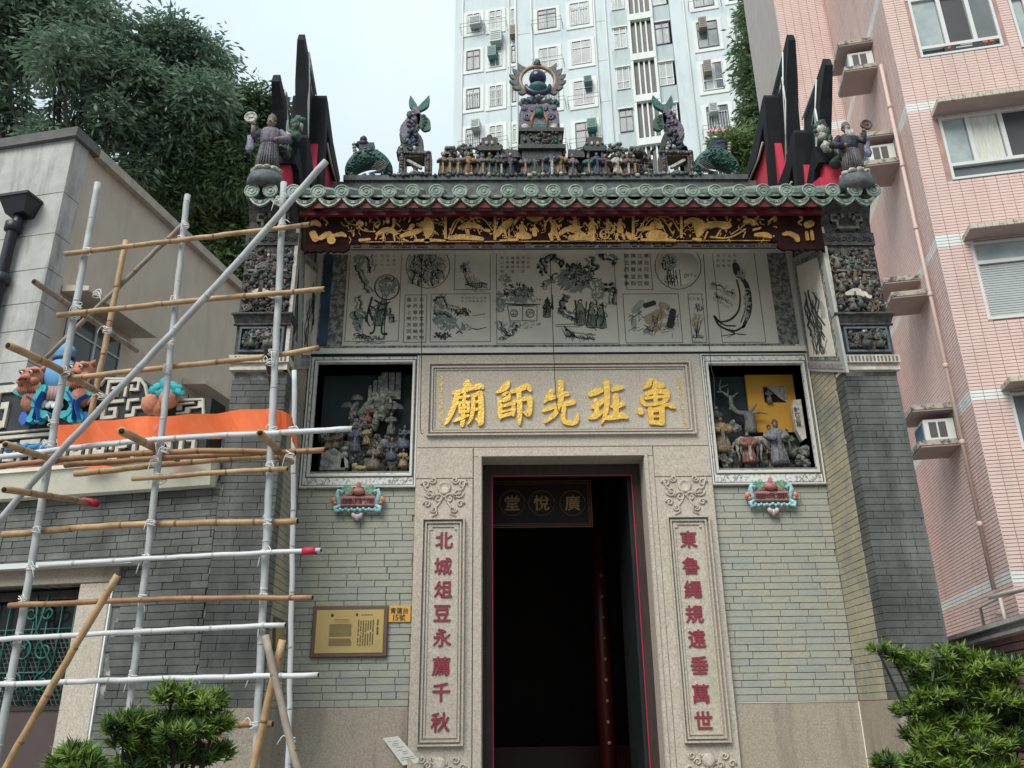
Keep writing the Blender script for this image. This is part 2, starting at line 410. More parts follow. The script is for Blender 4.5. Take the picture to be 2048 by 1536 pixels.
brickwork(XL, -0.76, ZP, NLo[2]-.004, WF, BRICK, wall, 'temple', cap=300, seed=4)
# inner faces of the side walls (facing the door)
FRr = Fr((XR, 0, 0), (0,-1,0), (1,0,0)); FRl = Fr((XL, 0, 0), (0,1,0), (-1,0,0))
BRICKS = M('stained_side_brick', (0.42,0.38,0.27), 0.85, scale=2.0, col2=(0.27,0.27,0.225), c2pos=(0.42,0.62), bump=0.25, bscale=45, streak=(0.38,0.33,0.19), streak_amt=0.6)
brickwork(0.0, 0.56, ZP, 4.86, FRr, BRICKS, pier_core, 'x', cap=0, seed=5)
brickwork(-0.56, 0.0, ZP, 4.86, FRl, BRICKS, pier_core2, 'x', cap=0, seed=6)
brickwork(0.56, 0.75, ZP, 4.70, FRr, DBRICK, pier_core, 'x', cap=0, seed=15)
brickwork(-0.75, -0.56, ZP, 4.70, FRl, DBRICK, pier_core2, 'x', cap=0, seed=16)
brickwork(XR, XPR, ZP, 4.40, Fr((0, YF, 0)), DBRICK, pier_core, 'x', cap=0, seed=7, gap=0.004)
brickwork(XPL, XL, ZP, 4.40, Fr((0, YF, 0)), DBRICK, pier_core2, 'x', cap=0, seed=8, gap=0.004)
FRo = Fr((XPR, 0, 0), (0,1,0), (-1,0,0)); brickwork(-0.75, 2.5, 0, 6.2, FRo, DBRICK, pier_core, 'x', cap=0, seed=9)
# ---- granite plinth blocks
b = MB(); b.bevbox(1.972, XR-.002, -0.012, 0.3, 0, ZP-.002, .006); b.build('plinth_stone', GRAN2, temple)
b = MB(); b.bevbox(XL+.002, -0.762, -0.012, 0.3, 0, ZP-.002, .006); b.build('plinth_stone', GRAN2, temple)
b = MB(); b.box(XR-.012, XPR+.012, YF-.012, -0.016, 0, ZP-.002); b.build('plinth_stone', GRAN2, temple)
b = MB(); b.box(XPL-.012, XL+.012, YF-.012, -0.016, 0, ZP-.002); b.build('plinth_stone', GRAN2, temple)

b = MB(); b.tube([(XR-.014, -.016, 0), (XR-.014, -.016, ZP-.003)], .005, 4); b.tube([(1.98, -.014, ZP-.004), (XR-.01, -.014, ZP-.004)], .004, 4); b.build('mortar_line', PLAST, temple)
# ---- granite doorway
zA, zB, zC = Z(1100, 712), Z(1100, 897), 3.69
JX0, JX1 = X(947, 930), X(1306, 930)
b = MB(); b.bevbox(-0.757, 1.966, -0.045, 0.3, zB+.003, zA, .006)
tab = b.build('name_tablet', GRAN, temple)
# moulded frame of the tablet
a = rect(862, 735, 1386, 868); c = rect(873, 744, 1374, 858)
b = MB(); b.frame(a[0]-.02, a[1]+.02, a[2]-.02, a[3]+.02, .016, -.082, -.045); b.frame(a[0]+.014, a[1]-.014, a[2]+.014, a[3]-.014, .016, -.070, -.045); b.frame(a[0]+.04, a[1]-.04, a[2]+.04, a[3]-.04, .01, -.058, -.045)
b.build('tablet_moulding', GRAN, tab)
G5 = { # brush strokes traced in photograph pixels (x, y, width)
 'miao': [(860,730,7.877), [[(590,245,60),(585,300,130),(600,370,110)],[(375,440,70),(480,415,80),(640,365,85),(790,335,100),(830,360,50)],[(430,450,90),(400,580,90),(340,740,85),(270,890,60),(240,935,20)],
   [(465,512,50),(560,500,55),(620,485,40)],[(545,450,60),(535,560,60),(520,760,65),(510,900,75),(505,955,50)],[(452,600,50),(470,700,50),(475,760,40)],[(455,600,50),(540,585,50),(615,590,50)],[(480,690,40),(600,655,45)],[(480,750,45),(610,720,50)],[(600,590,50),(605,690,50),(600,740,40)],
   [(365,890,30),(450,855,55),(530,820,55),(605,795,40)],[(680,480,60),(680,640,70),(650,830,60),(590,940,15)],[(690,500,50),(740,465,65),(800,440,60)],[(790,440,90),(805,600,90),(800,880,100),(780,945,50)],[(690,590,50),(800,575,50)],[(690,710,50),(800,695,50)],[(725,850,35),(790,930,50)]]],
 'shi': [(860,730,7.877), [[(1240,255,60),(1200,330,110),(1130,390,85),(1035,443,15)],[(1080,520,40),(1100,640,70),(1100,760,80),(1110,850,30)],[(1150,475,50),(1230,445,70),(1220,520,85),(1150,560,60)],[(1095,575,50),(1180,545,50),(1250,525,50)],[(1105,655,55),(1210,625,60),(1310,600,60)],[(1310,590,65),(1315,700,70),(1305,790,55)],[(1110,745,35),(1310,695,35)],[(1110,815,60),(1210,785,60),(1310,755,60)],
   [(1290,420,70),(1400,390,80),(1520,340,110),(1580,400,60)],[(1400,400,85),(1400,540,80)],[(1335,555,50),(1320,640,45)],[(1320,575,55),(1450,545,60),(1560,525,80)],[(1410,530,85),(1415,800,78),(1410,940,25)],[(1570,520,90),(1570,700,85),(1545,790,65),(1480,745,40)]]],
 'xian': [(0,0,1.0), [[(1104,781,10),(1098,793,12),(1088,805,3)],[(1100,798,7),(1118,791,9),(1135,787,11)],[(1087,821,8),(1112,812,10),(1147,804,12)],[(1121,764,13),(1122,790,12),(1121,810,10)],[(1116,815,10),(1108,830,10),(1090,845,4)],[(1128,814,9),(1126,832,10),(1129,843,10),(1145,846,11),(1154,840,8),(1155,826,3)]]],
 'ban': [(1120,730,7.314), [[(435,435,70),(520,395,100),(600,370,80)],[(470,615,60),(560,580,80),(640,515,60)],[(435,770,60),(520,745,90),(610,685,60)],[(520,510,70),(535,620,70),(540,740,80)],[(680,255,100),(690,400,90),(680,600,80),(650,760,60),(608,862,15)],[(765,370,50),(840,335,90),(915,325,60)],[(755,610,50),(840,590,90),(920,570,80)],[(820,445,90),(820,600,90),(810,740,80)],[(640,785,50),(760,765,90),(900,740,100),(975,765,60)]]],
 'lu': [(1120,730,7.314), [[(1220,348,20),(1290,285,90),(1350,235,90),(1420,290,100),(1500,300,90)],[(1185,460,40),(1210,540,70),(1270,590,50)],[(1260,430,60),(1380,385,80),(1560,390,85)],[(1570,395,80),(1560,480,80),(1490,560,60)],[(1250,590,40),(1400,570,50),(1500,548,50)],[(1380,330,80),(1395,450,70),(1400,560,60)],[(1250,485,50),(1400,470,50),(1555,460,50)],[(1178,650,80),(1180,695,90)],[(1290,665,45),(1420,635,45),(1560,585,50),(1630,600,85),(1675,620,45)],[(1320,640,80),(1330,740,80),(1335,850,70)],[(1490,620,80),(1490,740,85),(1490,860,80)],[(1310,690,40),(1490,660,40)],[(1350,758,36),(1480,745,36)],[(1330,840,60),(1480,852,80)]]]}
PXM = 0.00462
def pxstrokes(mb, strokes, o, k, y0, y1=None, sub=4):
    for i, st in enumerate(strokes):
        pts = []
        for (px, py, wd) in st:
            p = PY(o[0]+px/k, o[1]+py/k, y0); pts.append((p[0], p[2], wd/k*PXM))
        mb.stroke(pts, y0-0.0007*i, y1, sub=sub)
for kk, (o, st) in G5.items():
    b = MB(); pxstrokes(b, st, o[:2], o[2], -0.066, -0.044, sub=5); b.build('gold_character', GOLD, tab)
b = MB(); b2_ = MB()
for i, ch in enumerate('光緒甲申十月吉日立石'): glyph(b, ch, X(1357+i*1.3, 752+i*10.7, -.05), -.049, Z(1357, 756+i*10.7, -.05), .045)
b.build('tablet_inscription', GOLD, tab); b = b2_
for i, ch in enumerate('民國戊辰年重修公立'): glyph(b, ch, X(882, 757+i*11.5, -.05), -.049, Z(882, 757+i*11.5, -.05), .045)
b.build('tablet_inscription', GOLD, tab)

# lintel and jambs
b = MB(); b.bevbox(JX0+.003, JX1-.003, -0.05, 0.3, DZ, zB-.003, .005); lint = b.build('door_lintel', GRAN, temple)
for (x0, x1, jo) in ((-0.757, JX0-.003, 0), (JX1+.003, 1.966, 1)):
    b = MB(); b.bevbox(x0, x1, -0.05, 0.3, zC+.004, zB-.003, .005); b.build('pilaster_cap', GRAN, temple)
for (x0, x1) in ((JX0, DX0), (DX1, JX1)):
    b = MB(); b.bevbox(x0+.003, x1, -0.05, 0.3, 0, DZ-.003, .005)
    b.build('door_jamb', GRAN, temple)
b = MB(); b.frame(DX0-.035, DX1+.035, -0.05, DZ+.03, .028, -.064, -.05, tb=.0001); b.build('door_moulding', GRAN, temple)
COUP = ('北城俎豆永薦千秋', '東魯繩規遠垂萬世')
cpx = [[(888,1080),(886,1132),(886,1178),(884,1226),(884,1275),(882,1332),(882,1384),(880,1444)], [(1377,1078),(1382,1131),(1386,1178),(1389,1228),(1394,1277),(1399,1330),(1402,1387),(1407,1440)]]
preload(COUP[0]+COUP[1], 0.0, 0.03)
preload('悅堂廣', 0.0, 0.02)
def scroll(mb, cx, cz, r, y, turns=1.4, hand=1, th=.012, ph=0.0):
    t = np.linspace(0, 1, 14); a = ph+hand*t*turns*2*math.pi; rr = r*(1-.8*t)
    mb.tube(np.stack([cx+rr*np.cos(a), np.full(14, y), cz+rr*np.sin(a)], 1), th, 5)
for side, (x0, x1) in enumerate(((-0.757, JX0-.003), (JX1+.003, 1.966))):
    b = MB(); b.bevbox(x0, x1, -0.05, 0.3, 0, zC-.002, .005); pil = b.build('pilaster', GRAN, temple)
    cx = (x0+x1)/2-(.0 if side else .0); zt, zb = Z(885, 1040), Z(885, 1492)
    b = MB()
    for k, (ins, y0) in enumerate(((0.07, -.092), (0.10, -.075), (0.125, -.062))):
        b.frame(x0+ins, x1-ins, zb+k*.03, zt-k*.03, .014, y0, -.05)
    for sx in (-1, 1):  # stepped corners at the head
        ex = cx+sx*((x1-x0)/2-.13)
        b.box(ex-sx*.035, ex, -.06, -.05, zt-.10, zt-.03); 
    b.build('pilaster_moulding', GRAN, pil)
    for i, ch in enumerate(COUP[side]):
        b = MB(); px, py = cpx[side][i]
        nib(b, ch, X(px, py, -.06), -.056, Z(px, py, -.06), .146, .05, 5); b.build('couplet_character', REDCH, pil)
    b = MB()   # carved lantern motif above the couplet
    zc = Z(890, 985)
    for sx in (-1, 1):
        for (dx, dz, r, h) in ((.05,-.07,.05,1),(.13,-.02,.05,-1),(.17,.06,.04,1),(.10,.10,.035,-1),(.15,-.12,.035,1),(.09,-.17,.03,-1)):
            scroll(b, cx+sx*dx, zc+dz, r, -.055, 1.3, h*sx, .010, 0 if sx > 0 else math.pi)
        b.tube([(cx+sx*.03,-.055,zc-.03),(cx+sx*.10,-.055,zc-.05),(cx+sx*.17,-.055,zc+.02),(cx+sx*.20,-.055,zc+.11)], .010, 5)
        b.tube([(cx+sx*.03,-.055,zc-.10),(cx+sx*.07,-.055,zc-.15),(cx+sx*.06,-.055,zc-.21),(cx+sx*.11,-.055,zc-.235)], .010, 5)
    b.lathe([(.065,0),(.06,.012),(.045,.016),(.04,.010),(.0,.012)], (cx,-.05,zc+.03), 14, 'y')
    b.tube([(cx-.10,-.055,zc-.04),(cx-.04,-.055,zc-.025),(cx,-.055,zc-.06),(cx+.04,-.055,zc-.025),(cx+.10,-.055,zc-.04)], .012, 5)
    b.build('carved_relief', GRAN, pil)
    b = MB(); zc = Z(885, 1528) if not side else Z(1410, 1520)
    b.lathe([(.06,0),(.055,.014),(.03,.018),(.0,.02)], (cx,-.05,zc), 12, 'y')
    for k in range(16):
        t = k*2.4; r = .05+.011*k
        if abs(r*math.cos(t)) < .2 and r*math.sin(t) < .06: scroll(b, cx+r*math.cos(t), zc+r*.7*math.sin(t), .032, -.055, 1.2, 1 if k % 2 else -1, .009, t)
    b.build('carved_relief', GRAN, pil)

# cornice ledge between brickwork and mural
z7, z70 = Z(1100, 707), Z(1100, 700)
b = MB(); b.box(XL, XR, -0.06, .02, z7-.012, z70+.005); b.build('ledge', PLAST, temple)
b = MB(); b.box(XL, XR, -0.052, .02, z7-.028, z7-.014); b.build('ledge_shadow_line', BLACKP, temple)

# ---- niche frames and boxes
for (o, n, y) in ((NLo, NL, -.03), (NRo, NR, -.03)):
    b = MB()
    for r in split(o[0], o[1], o[2], o[3], [n]): b.box(r[0], r[1], y, .01, r[2], r[3])
    fr_ = b.build('niche_frame', PATW, temple); fr_L, fr_R = (fr_, None) if o is NLo else (fr_L, fr_)
    b = MB(); b.frame(n[0]-.022, n[1]+.022, n[2]-.03, n[3]+.022, .018, y-.012, y); b.frame(o[0]+.004, o[1]-.004, o[2]+.004, o[3]-.004, .014, y-.012, y)
    b.build('niche_moulding', PLAST, fr_)
    b = MB(); b.frame(n[0]-.034, n[1]+.034, n[2]-.042, n[3]+.034, .006, y-.004, y); b.frame(o[0]+.02, o[1]-.02, o[2]+.02, o[3]-.02, .006, y-.004, y)
    b.build('niche_line', INK, fr_)
    b = MB()
    rng = random.Random(int(o[0]*100))
    zc = (o[2]+n[2])/2-.012
    for k in range(16):
        u = o[0]+.07+(o[1]-o[0]-.14)*k/15; 
        if abs(u-(o[0]+o[1])/2) > .24: b.stroke([(u-.03, zc-.02, .006), (u, zc+.035*(1 if k % 2 else -1), .006), (u+.025, zc, .006), (u+.005, zc+.012, .005)], y-.003)
    b.build('scroll_print', S('grey_line', (0.2,0.21,0.21), .9), fr_)
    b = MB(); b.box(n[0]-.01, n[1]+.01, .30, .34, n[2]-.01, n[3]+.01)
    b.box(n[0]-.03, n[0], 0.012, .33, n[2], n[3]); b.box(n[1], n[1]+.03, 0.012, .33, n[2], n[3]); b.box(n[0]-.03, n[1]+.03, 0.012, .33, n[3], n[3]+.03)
    b.build('niche_lining', NICHEB, fr_)
    b = MB(); b.box(n[0], n[1], -.02, .30, n[2]-.02, n[2]+.02); b.build('niche_floor', M('niche_floor', (0.2,0.19,0.175), .9, var=.25, scale=20, bump=.4), fr_)

# ---- mural band
zt = Z(1100, 500)
b = MB(); b.box(XL, XR, 0.0, .015, z70+.005, 6.30); mural = b.build('mural_wall', PAPER, temple)
def prect(mb, p, y0, y1): r = rect(*p, Y=y0); mb.box(r[0], r[1], y0, y1, r[2], r[3])
b = MB(); b.box(XL+.02, X(690, 600), -.006, 0, z70+.05, 6.28); b.box(X(1546, 600), XR-.02, -.006, 0, z70+.05, 6.28); b.box(XL+.1, XR-.1, -.008, 0, z70+.012, Z(1100, 690)); b.build('mural_border', PATT, mural)
for p_ in ((643, 661), (1586, 1603)): b = MB(); b.box(X(p_[0], 600), X(p_[1], 600), -.012, 0, z70+.05, 6.28); b.build('mural_blue_strip', BLUEP, mural)
b = MB(); b.box(XL, XR, -.17, 0, Z(1100, 508), 6.42); b.build('eave_beam', PLAST, temple)
for (x0, x1) in ((XL, XL+.06), (XR-.06, XR)): b = MB(); b.box(x0, x1, -.03, 0, z70+.01, 6.2); b.build('mural_edge', PLAST, mural)
PANELS = [(703,470,797,683),(810,590,852,685),(910,470,981,580),(862,588,981,684),(992,470,1239,687),(1246,470,1306,580),(1245,588,1366,686),(1375,588,1414,686),(1420,470,1532,685)]
def ink(mb, pts, y=-.004, amp=0.0, rng=random, w=None, sub=4):
    q = []
    for t in pts:
        px, py, wd = (t[0], t[1], t[2] if len(t) > 2 else w)
        p = PY(px+rng.uniform(-amp, amp), py+rng.uniform(-amp, amp), 0); q.append((p[0], p[2], wd*PXM))
    mb.stroke(q, y, sub=sub)
def craggy0(x0, y0, x1, y1, n, amp, w, rng):
    return [(x0+(x1-x0)*i/n+rng.uniform(-amp, amp), y0+(y1-y0)*i/n+rng.uniform(-amp, amp), w*rng.uniform(.5, 1.5)) for i in range(n+1)]
def craggy(x0, y0, x1, y1, n, amp, w, rng):
    p = craggy0(x0, y0, x1, y1, n+3, amp*1.2, w*.72, rng); dx, dy = x1-x0, y1-y0; L_ = math.hypot(dx, dy)+1e-6
    for k in range(2):
        o = (3+5*k)*rng.choice([1, 1, -1]); q = [(a-dy/L_*o+rng.uniform(-1.5,1.5), c+dx/L_*o+rng.uniform(-1.5,1.5), w*rng.uniform(.5, 1.5)) for a, c, _ in p]; ink(G, q, -.0034-.0001*k)
    for k in range(int(L_/2.2)):
        t_ = rng.random(); a, c = x0+dx*t_, y0+dy*t_; o = rng.uniform(-9, 9); ink(I, [(a, c, 1.4), (a-dy/L_*o+rng.uniform(-2,2), c+dx/L_*o+rng.uniform(-2,2), .7)], -.0042, sub=1)
    return p
def cloudy(mb, cx, cy, rx, ry, n, s, rng, y):
    s *= .62
    for _ in range(int(n*2.3)):
        t = rng.uniform(0, 6.28); r = math.sqrt(rng.random()); px, py = cx+rx*r*math.cos(t), cy+ry*r*math.sin(t)
        a = rng.uniform(0, 3.1); d = s*rng.uniform(.5, 1.4)
        ink(mb, [(px-d*math.cos(a), py-d*math.sin(a), d*.5), (px, py, d*.9), (px+d*math.cos(a), py+d*math.sin(a), d*.4)], y-rng.uniform(0, .0012), sub=1)
def robe(x, y, h, rng, lean=0):
    w = h*.26; ink(G, [(x+lean, y-h*.8, w*.7), (x+lean*.5, y-h*.45, w*1.1), (x, y-h*.05, w*1.3)], -.0032, sub=2)
    for sx in (-1, 1):
        ink(I, [(x+lean+sx*w*.3, y-h*.80, 1.6), (x+sx*w*.62+lean*.5, y-h*.5, 2.2), (x+sx*w*.75, y, 1.8)], -.0044, amp=.8, rng=rng); ink(I, [(x+lean+sx*w*.45, y-h*.72, 1.8), (x+sx*w*.9, y-h*.5, 2.2), (x+sx*w*.25, y-h*.44, 1.6)], -.0047, amp=.8, rng=rng)
    for k in range(5): a = (k-2)*w*.25; ink(I, [(x+lean+a*.5, y-h*.55, 1.2), (x+a, y-h*.3, 1.6), (x+a*1.2, y-2, 1)], -.0045, amp=1, rng=rng, sub=2)
    circ(I, x+lean, y-h*.9, h*.07, 1.6); cloudy(I, x+lean, y-h*.95, h*.06, h*.03, 4, 2.5, rng, -.0046)
    ink(I, [(x-w*.8, y, 1.8), (x, y+1, 2.4), (x+w*.8, y, 1.6)], -.0044)
def circ(mb, cx, cy, r, w, a0=0, a1=360, y=-.004, ry=None):
    ry = ry or r
    ink(mb, [(cx+r*math.cos(math.radians(a)), cy+ry*math.sin(math.radians(a)), w) for a in np.linspace(a0, a1, 25)], y, sub=1)
for i, (x0, y0, x1, y1) in enumerate(PANELS):
    b = MB(); r = rect(x0, y0, x1, y1); b.box(r[0], r[1], -.003, 0, r[2], min(r[3], 6.27)); pn = b.build('mural_panel', PAPER, mural)
    b = MB(); b.frame(r[0], r[1], r[2], min(r[3], 6.28), .005, -.0045, -.003); b.build('panel_outline', INK, pn)
    rng = random.Random(50+i); I, G, T = MB(), MB(), MB()
    if i == 0:
        circ(I, 774, 575, 25, 2.2); circ(I, 774, 576, 23, 1.2); cloudy(G, 774, 574, 18, 17, 40, 6, rng, -.0035); cloudy(I, 778, 560, 12, 5, 14, 3, rng, -.004); robe(757, 650, 62, rng, 12)
        for s in ([(745,595,5),(738,615,5),(734,640,4),(740,652,3)],[(750,600,4),(765,610,5),(780,605,3)],[(758,612,5),(752,640,4),(748,662,4),(742,668,6)],[(772,612,4),(766,640,4),(764,665,4),(772,668,7)],[(771,605,2),(770,640,2),(769,677,2)],[(742,612,4),(756,622,3),(768,618,4)],[(738,620,6),(745,640,6)]): ink(I, s, amp=1, rng=rng)
        for s in (craggy(708,530,735,585,7,2,4,rng), craggy(735,515,742,545,4,2,4,rng), craggy(710,620,722,660,5,3,5,rng), craggy(782,618,788,645,4,3,4,rng), craggy(710,668,740,672,5,2,3,rng), craggy(712,676,770,679,6,1.5,2.5,rng), craggy(715,590,730,640,6,3,3,rng)): ink(I, s)
        cloudy(G, 720, 520, 12, 12, 18, 6, rng, -.0035); cloudy(G, 718, 640, 8, 25, 14, 6, rng, -.0035); cloudy(G, 755, 632, 12, 14, 18, 4, rng, -.0035)
        for k in range(4):
            for j in range(3): glyph(I, '山人老石行水白雲'[(k*3+j) % 8], X(752+k*12, 512+j*9), -.004, Z(752, 512+j*9), .032)
    elif i == 1:
        for c, col in enumerate(('園寺上懸芳回集','示丙寧四銅軸究','石台師曾楊秀物')):
            for j, ch in enumerate(col): glyph(I, ch, X(818+c*12.5, 600+j*12.6), -.0045, Z(818, 600+j*12.6), .045, .01)
    elif i == 2:
        ink(I, craggy(925,530,938,570,5,3,3,rng)); ink(I, craggy(932,570,975,566,6,2,3,rng)); cloudy(I, 928, 535, 6, 14, 16, 3, rng, -.004); cloudy(G, 946, 560, 9, 8, 14, 4, rng, -.0036); ink(I, craggy(940,573,970,575,4,1,2,rng))
    elif i == 3:
        ink(I, craggy(866,600,885,595,3,2,4,rng)); ink(I, craggy(885,592,895,615,4,2,3,rng)); ink(I, craggy(895,615,915,625,4,2,3,rng)); ink(I, craggy(868,625,900,632,5,3,5,rng))
        cloudy(I, 925, 625, 16, 8, 30, 4, rng, -.004); cloudy(G, 890, 642, 26, 7, 34, 7, rng, -.0036); cloudy(G, 878, 615, 10, 18, 14, 6, rng, -.0036); cloudy(I, 885, 672, 18, 6, 22, 5, rng, -.004); cloudy(G, 915, 655, 40, 6, 20, 6, rng, -.0036)
        ink(I, [(940,656,2),(955,659,2.5),(972,655,2)]); ink(I, [(945,632,1.5),(970,628,1.5)]); ink(I, [(912,668,2),(918,663,4),(925,668,2)])
        for k in range(7):
            for j in range(2): glyph(I, '高江水石山月春風'[(k+3*j) % 8], X(925+k*7.5, 596+j*7), -.004, Z(925, 596+j*7), .026)
    elif i == 4:
        for s in (craggy(1078,520,1105,508,5,3,5,rng),craggy(1105,508,1130,528,5,3,6,rng),craggy(1078,524,1095,545,5,3,6,rng),craggy(1130,530,1160,530,5,4,6,rng),craggy(1180,512,1195,540,5,3,6,rng),craggy(1195,506,1230,530,6,4,6,rng),craggy(1128,590,1118,620,6,3,6,rng),craggy(1118,622,1155,640,6,3,5,rng),craggy(1205,580,1230,575,5,3,6,rng),craggy(1230,578,1222,610,5,3,5,rng),craggy(1130,655,1150,672,5,3,4,rng),craggy(1130,672,1190,680,7,1.5,4,rng),craggy(1000,640,1018,675,6,3,3,rng),craggy(1020,672,1036,650,5,3,3,rng),craggy(1080,575,1112,548,5,3,3,rng)): ink(I, s)
        cloudy(G, 1150, 560, 35, 24, 90, 8, rng, -.0036); cloudy(I, 1160, 550, 30, 22, 50, 5, rng, -.004); cloudy(G, 1195, 580, 14, 22, 30, 6, rng, -.0036)
        cloudy(G, 1040, 590, 26, 16, 50, 7, rng, -.0036); cloudy(I, 1035, 582, 30, 14, 34, 5, rng, -.004); cloudy(G, 1000, 605, 9, 20, 26, 6, rng, -.0036); cloudy(G, 1010, 560, 12, 12, 16, 5, rng, -.0036)
        ink(I, [(1010,608,3),(1050,610,5),(1080,609,2)]); ink(I, [(1015,612,2),(1045,612,2),(1045,642,2),(1020,642,2),(1015,612,2)], sub=1); ink(I, [(1045,614,2),(1074,612,2),(1074,642,2),(1045,642,2)], sub=1); circ(I, 1028, 627, 7, 2); circ(I, 1060, 627, 8, 2); cloudy(G, 1045, 600, 40, 4, 26, 4, rng, -.0037); cloudy(I, 1028, 627, 5, 5, 10, 2, rng, -.0043); cloudy(I, 1060, 627, 6, 6, 12, 2, rng, -.0043); cloudy(G, 1045, 650, 38, 8, 20, 4, rng, -.0033)
        ink(T, [(1155,605,9),(1160,620,14),(1162,640,16),(1164,648,12)], -.0031); robe(1160, 650, 52, rng); robe(1184, 655, 50, rng, -2); robe(1204, 656, 48, rng, -3); robe(1094, 634, 36, rng)
        for s in ([(1150,600,4),(1152,625,3),(1154,648,3)],[(1172,605,3),(1170,648,3)],[(1182,605,3),(1176,630,3),(1172,652,3)],[(1192,600,3),(1196,630,2),(1190,652,3)],[(1205,608,3),(1208,640,3),(1200,654,3)],[(1172,640,2),(1193,661,2)],[(1095,595,3),(1092,620,4),(1088,632,3)],[(1105,590,3),(1106,620,3)],[(1000,655,3),(1015,672,2)],[(1110,650,1.5),(1150,648,2)],[(1112,654,1.5),(1160,654,1.5)]): ink(I, s, amp=1, rng=rng)
        cloudy(I, 1095, 612, 9, 14, 22, 4, rng, -.004); cloudy(I, 1195, 612, 18, 12, 20, 3, rng, -.004); cloudy(I, 1005, 678, 8, 4, 8, 3, rng, -.004)
        for k in range(6):
            for j in range(4-(k % 2)): glyph(I, '春山古寺鐘聲遠客舟'[(k*2+j) % 9], X(1004+k*10.5, 516+j*9), -.004, Z(1004, 516+j*9), .034)
    elif i == 5:
        for c, col in enumerate(('跡泣西峽泉','猿佩春並仰','江清冰合密','寒台元雲程')):
            for j, ch in enumerate(col): glyph(I, ch, X(1253+c*13.3, 512+j*13.8), -.0045, Z(1253, 512+j*13.8), .05, .012)
    elif i == 6:
        for q in range(60): a = rng.choice([(1270,630),(1310,640),(1330,625),(1345,640),(1300,660),(1325,655)]); ink(I, [(a[0]+rng.uniform(-14,14), a[1]+rng.uniform(-14,14), 1), (a[0]+rng.uniform(-14,14), a[1]+rng.uniform(-14,14), 1)], -.0056, sub=1)
        for mb, s in ((G,[(1268,622,14),(1284,606,16)]),(G,[(1268,640,12),(1268,660,10)]),(I,[(1290,612,12),(1308,606,12)]),(T,[(1298,640,26),(1322,628,26)]),(T,[(1322,610,16),(1335,615,14)]),(I,[(1346,622,14),(1340,652,16)]),(G,[(1330,650,12),(1345,658,10)]),(T,[(1310,660,14),(1322,650,12)])): ink(mb, s, -.0036-rng.uniform(0,.001), sub=1)
        for k in range(12):
            a, c_ = rng.uniform(1262, 1345), rng.uniform(612, 668); ink(I, [(a, c_, 1.2), (a+rng.uniform(-14, 14), c_+rng.uniform(-12, 12), 1.2)], -.0052, sub=1)
    elif i == 7:
        cloudy(I, 1397, 615, 9, 8, 16, 3, rng, -.004); cloudy(T, 1394, 640, 11, 14, 22, 4, rng, -.0036)
        for k in range(8): ink(I, [(1394+rng.uniform(-2, 2), 672, 1.5), (1394+(k-3.5)*3, 640+rng.uniform(-8, 8), 1)], sub=1)
        ink(I, craggy(1384,675,1406,676,4,1,3,rng))
        for k in range(4): glyph(I, '花石香人'[k], X(1380+k*8, 598), -.004, Z(1380, 598), .03)
    else:
        for s in ([(1470,530,14),(1476,545,20),(1485,555,14)],[(1478,550,8),(1492,570,11),(1498,600,11),(1496,630,10),(1486,655,6)],[(1474,560,4),(1480,590,4),(1478,620,4),(1462,640,5),(1440,644,4),(1428,632,5)],[(1428,632,4),(1440,652,5),(1468,662,5),(1490,652,4)],[(1434,640,3),(1450,650,4),(1470,652,4)],[(1490,590,2.5),(1490,620,2.5),(1482,645,2.5)]): ink(I, s, amp=1, rng=rng)
        for s in (craggy(1425,565,1470,590,7,2,2.5,rng), craggy(1428,590,1465,610,6,2,2,rng)): ink(I, s)
        for k in range(9): a = rng.uniform(1440, 1505); ink(I, [(1470, 668, 2), (a, 668+rng.uniform(-12, 10), 1)], sub=1)
        cloudy(G, 1482, 550, 8, 10, 14, 6, rng, -.0036); cloudy(G, 1494, 610, 6, 36, 26, 5, rng, -.0036)
        for k in range(4):
            for j in range(3): glyph(I, '拜石圖丁巳春月作'[(k*3+j) % 8], X(1436+k*11, 512+j*10), -.004, Z(1436, 512+j*10), .034)
    if T.n: T.build('ochre_wash', TINT, pn)
    if G.n: G.build('grey_wash', WASH2 if i in (0, 3, 4) else WASH, pn)
    if I.n: I.build('ink_drawing', INK, pn)
for (cx, cy, r, sd_) in ((856, 533, 44, 1), (1356, 533, 46, 2)):
    rng = random.Random(sd_); I, G = MB(), MB(); circ(I, cx, cy, r, 1.6)
    if sd_ == 1:
        cloudy(G, cx+2, cy+4, 34, 30, 50, 7, rng, -.0036); cloudy(I, cx-2, cy, 34, 28, 60, 4, rng, -.004)
        for k in range(5): ink(I, craggy(cx-28+k*11, cy-22, cx-30+k*13, cy+36, 6, 3, 4, rng))
        circ(I, cx+20, cy+20, 12, 3, 150, 380)
    else:
        cloudy(G, cx-18, cy-8, 14, 16, 24, 6, rng, -.0036); cloudy(I, cx-20, cy-6, 14, 16, 24, 4, rng, -.004); cloudy(I, cx-14, cy+26, 14, 10, 24, 3, rng, -.004); cloudy(I, cx+22, cy+20, 14, 6, 10, 2.5, rng, -.004)
        for k in range(6): ink(I, [(cx-24+k*5, cy+8, 2), (cx-20+k*5, cy+38, 2)], amp=2, rng=rng, sub=1)
    cp = MB(); c0 = PY(cx, cy, 0); cp.lathe([(r*PXM, 0), (r*PXM, .003)], (c0[0], 0, c0[2]), 32, 'y'); pn = cp.build('mural_roundel', PAPER, mural)
    G.build('grey_wash', WASH, pn); I.build('ink_drawing', INK, pn)

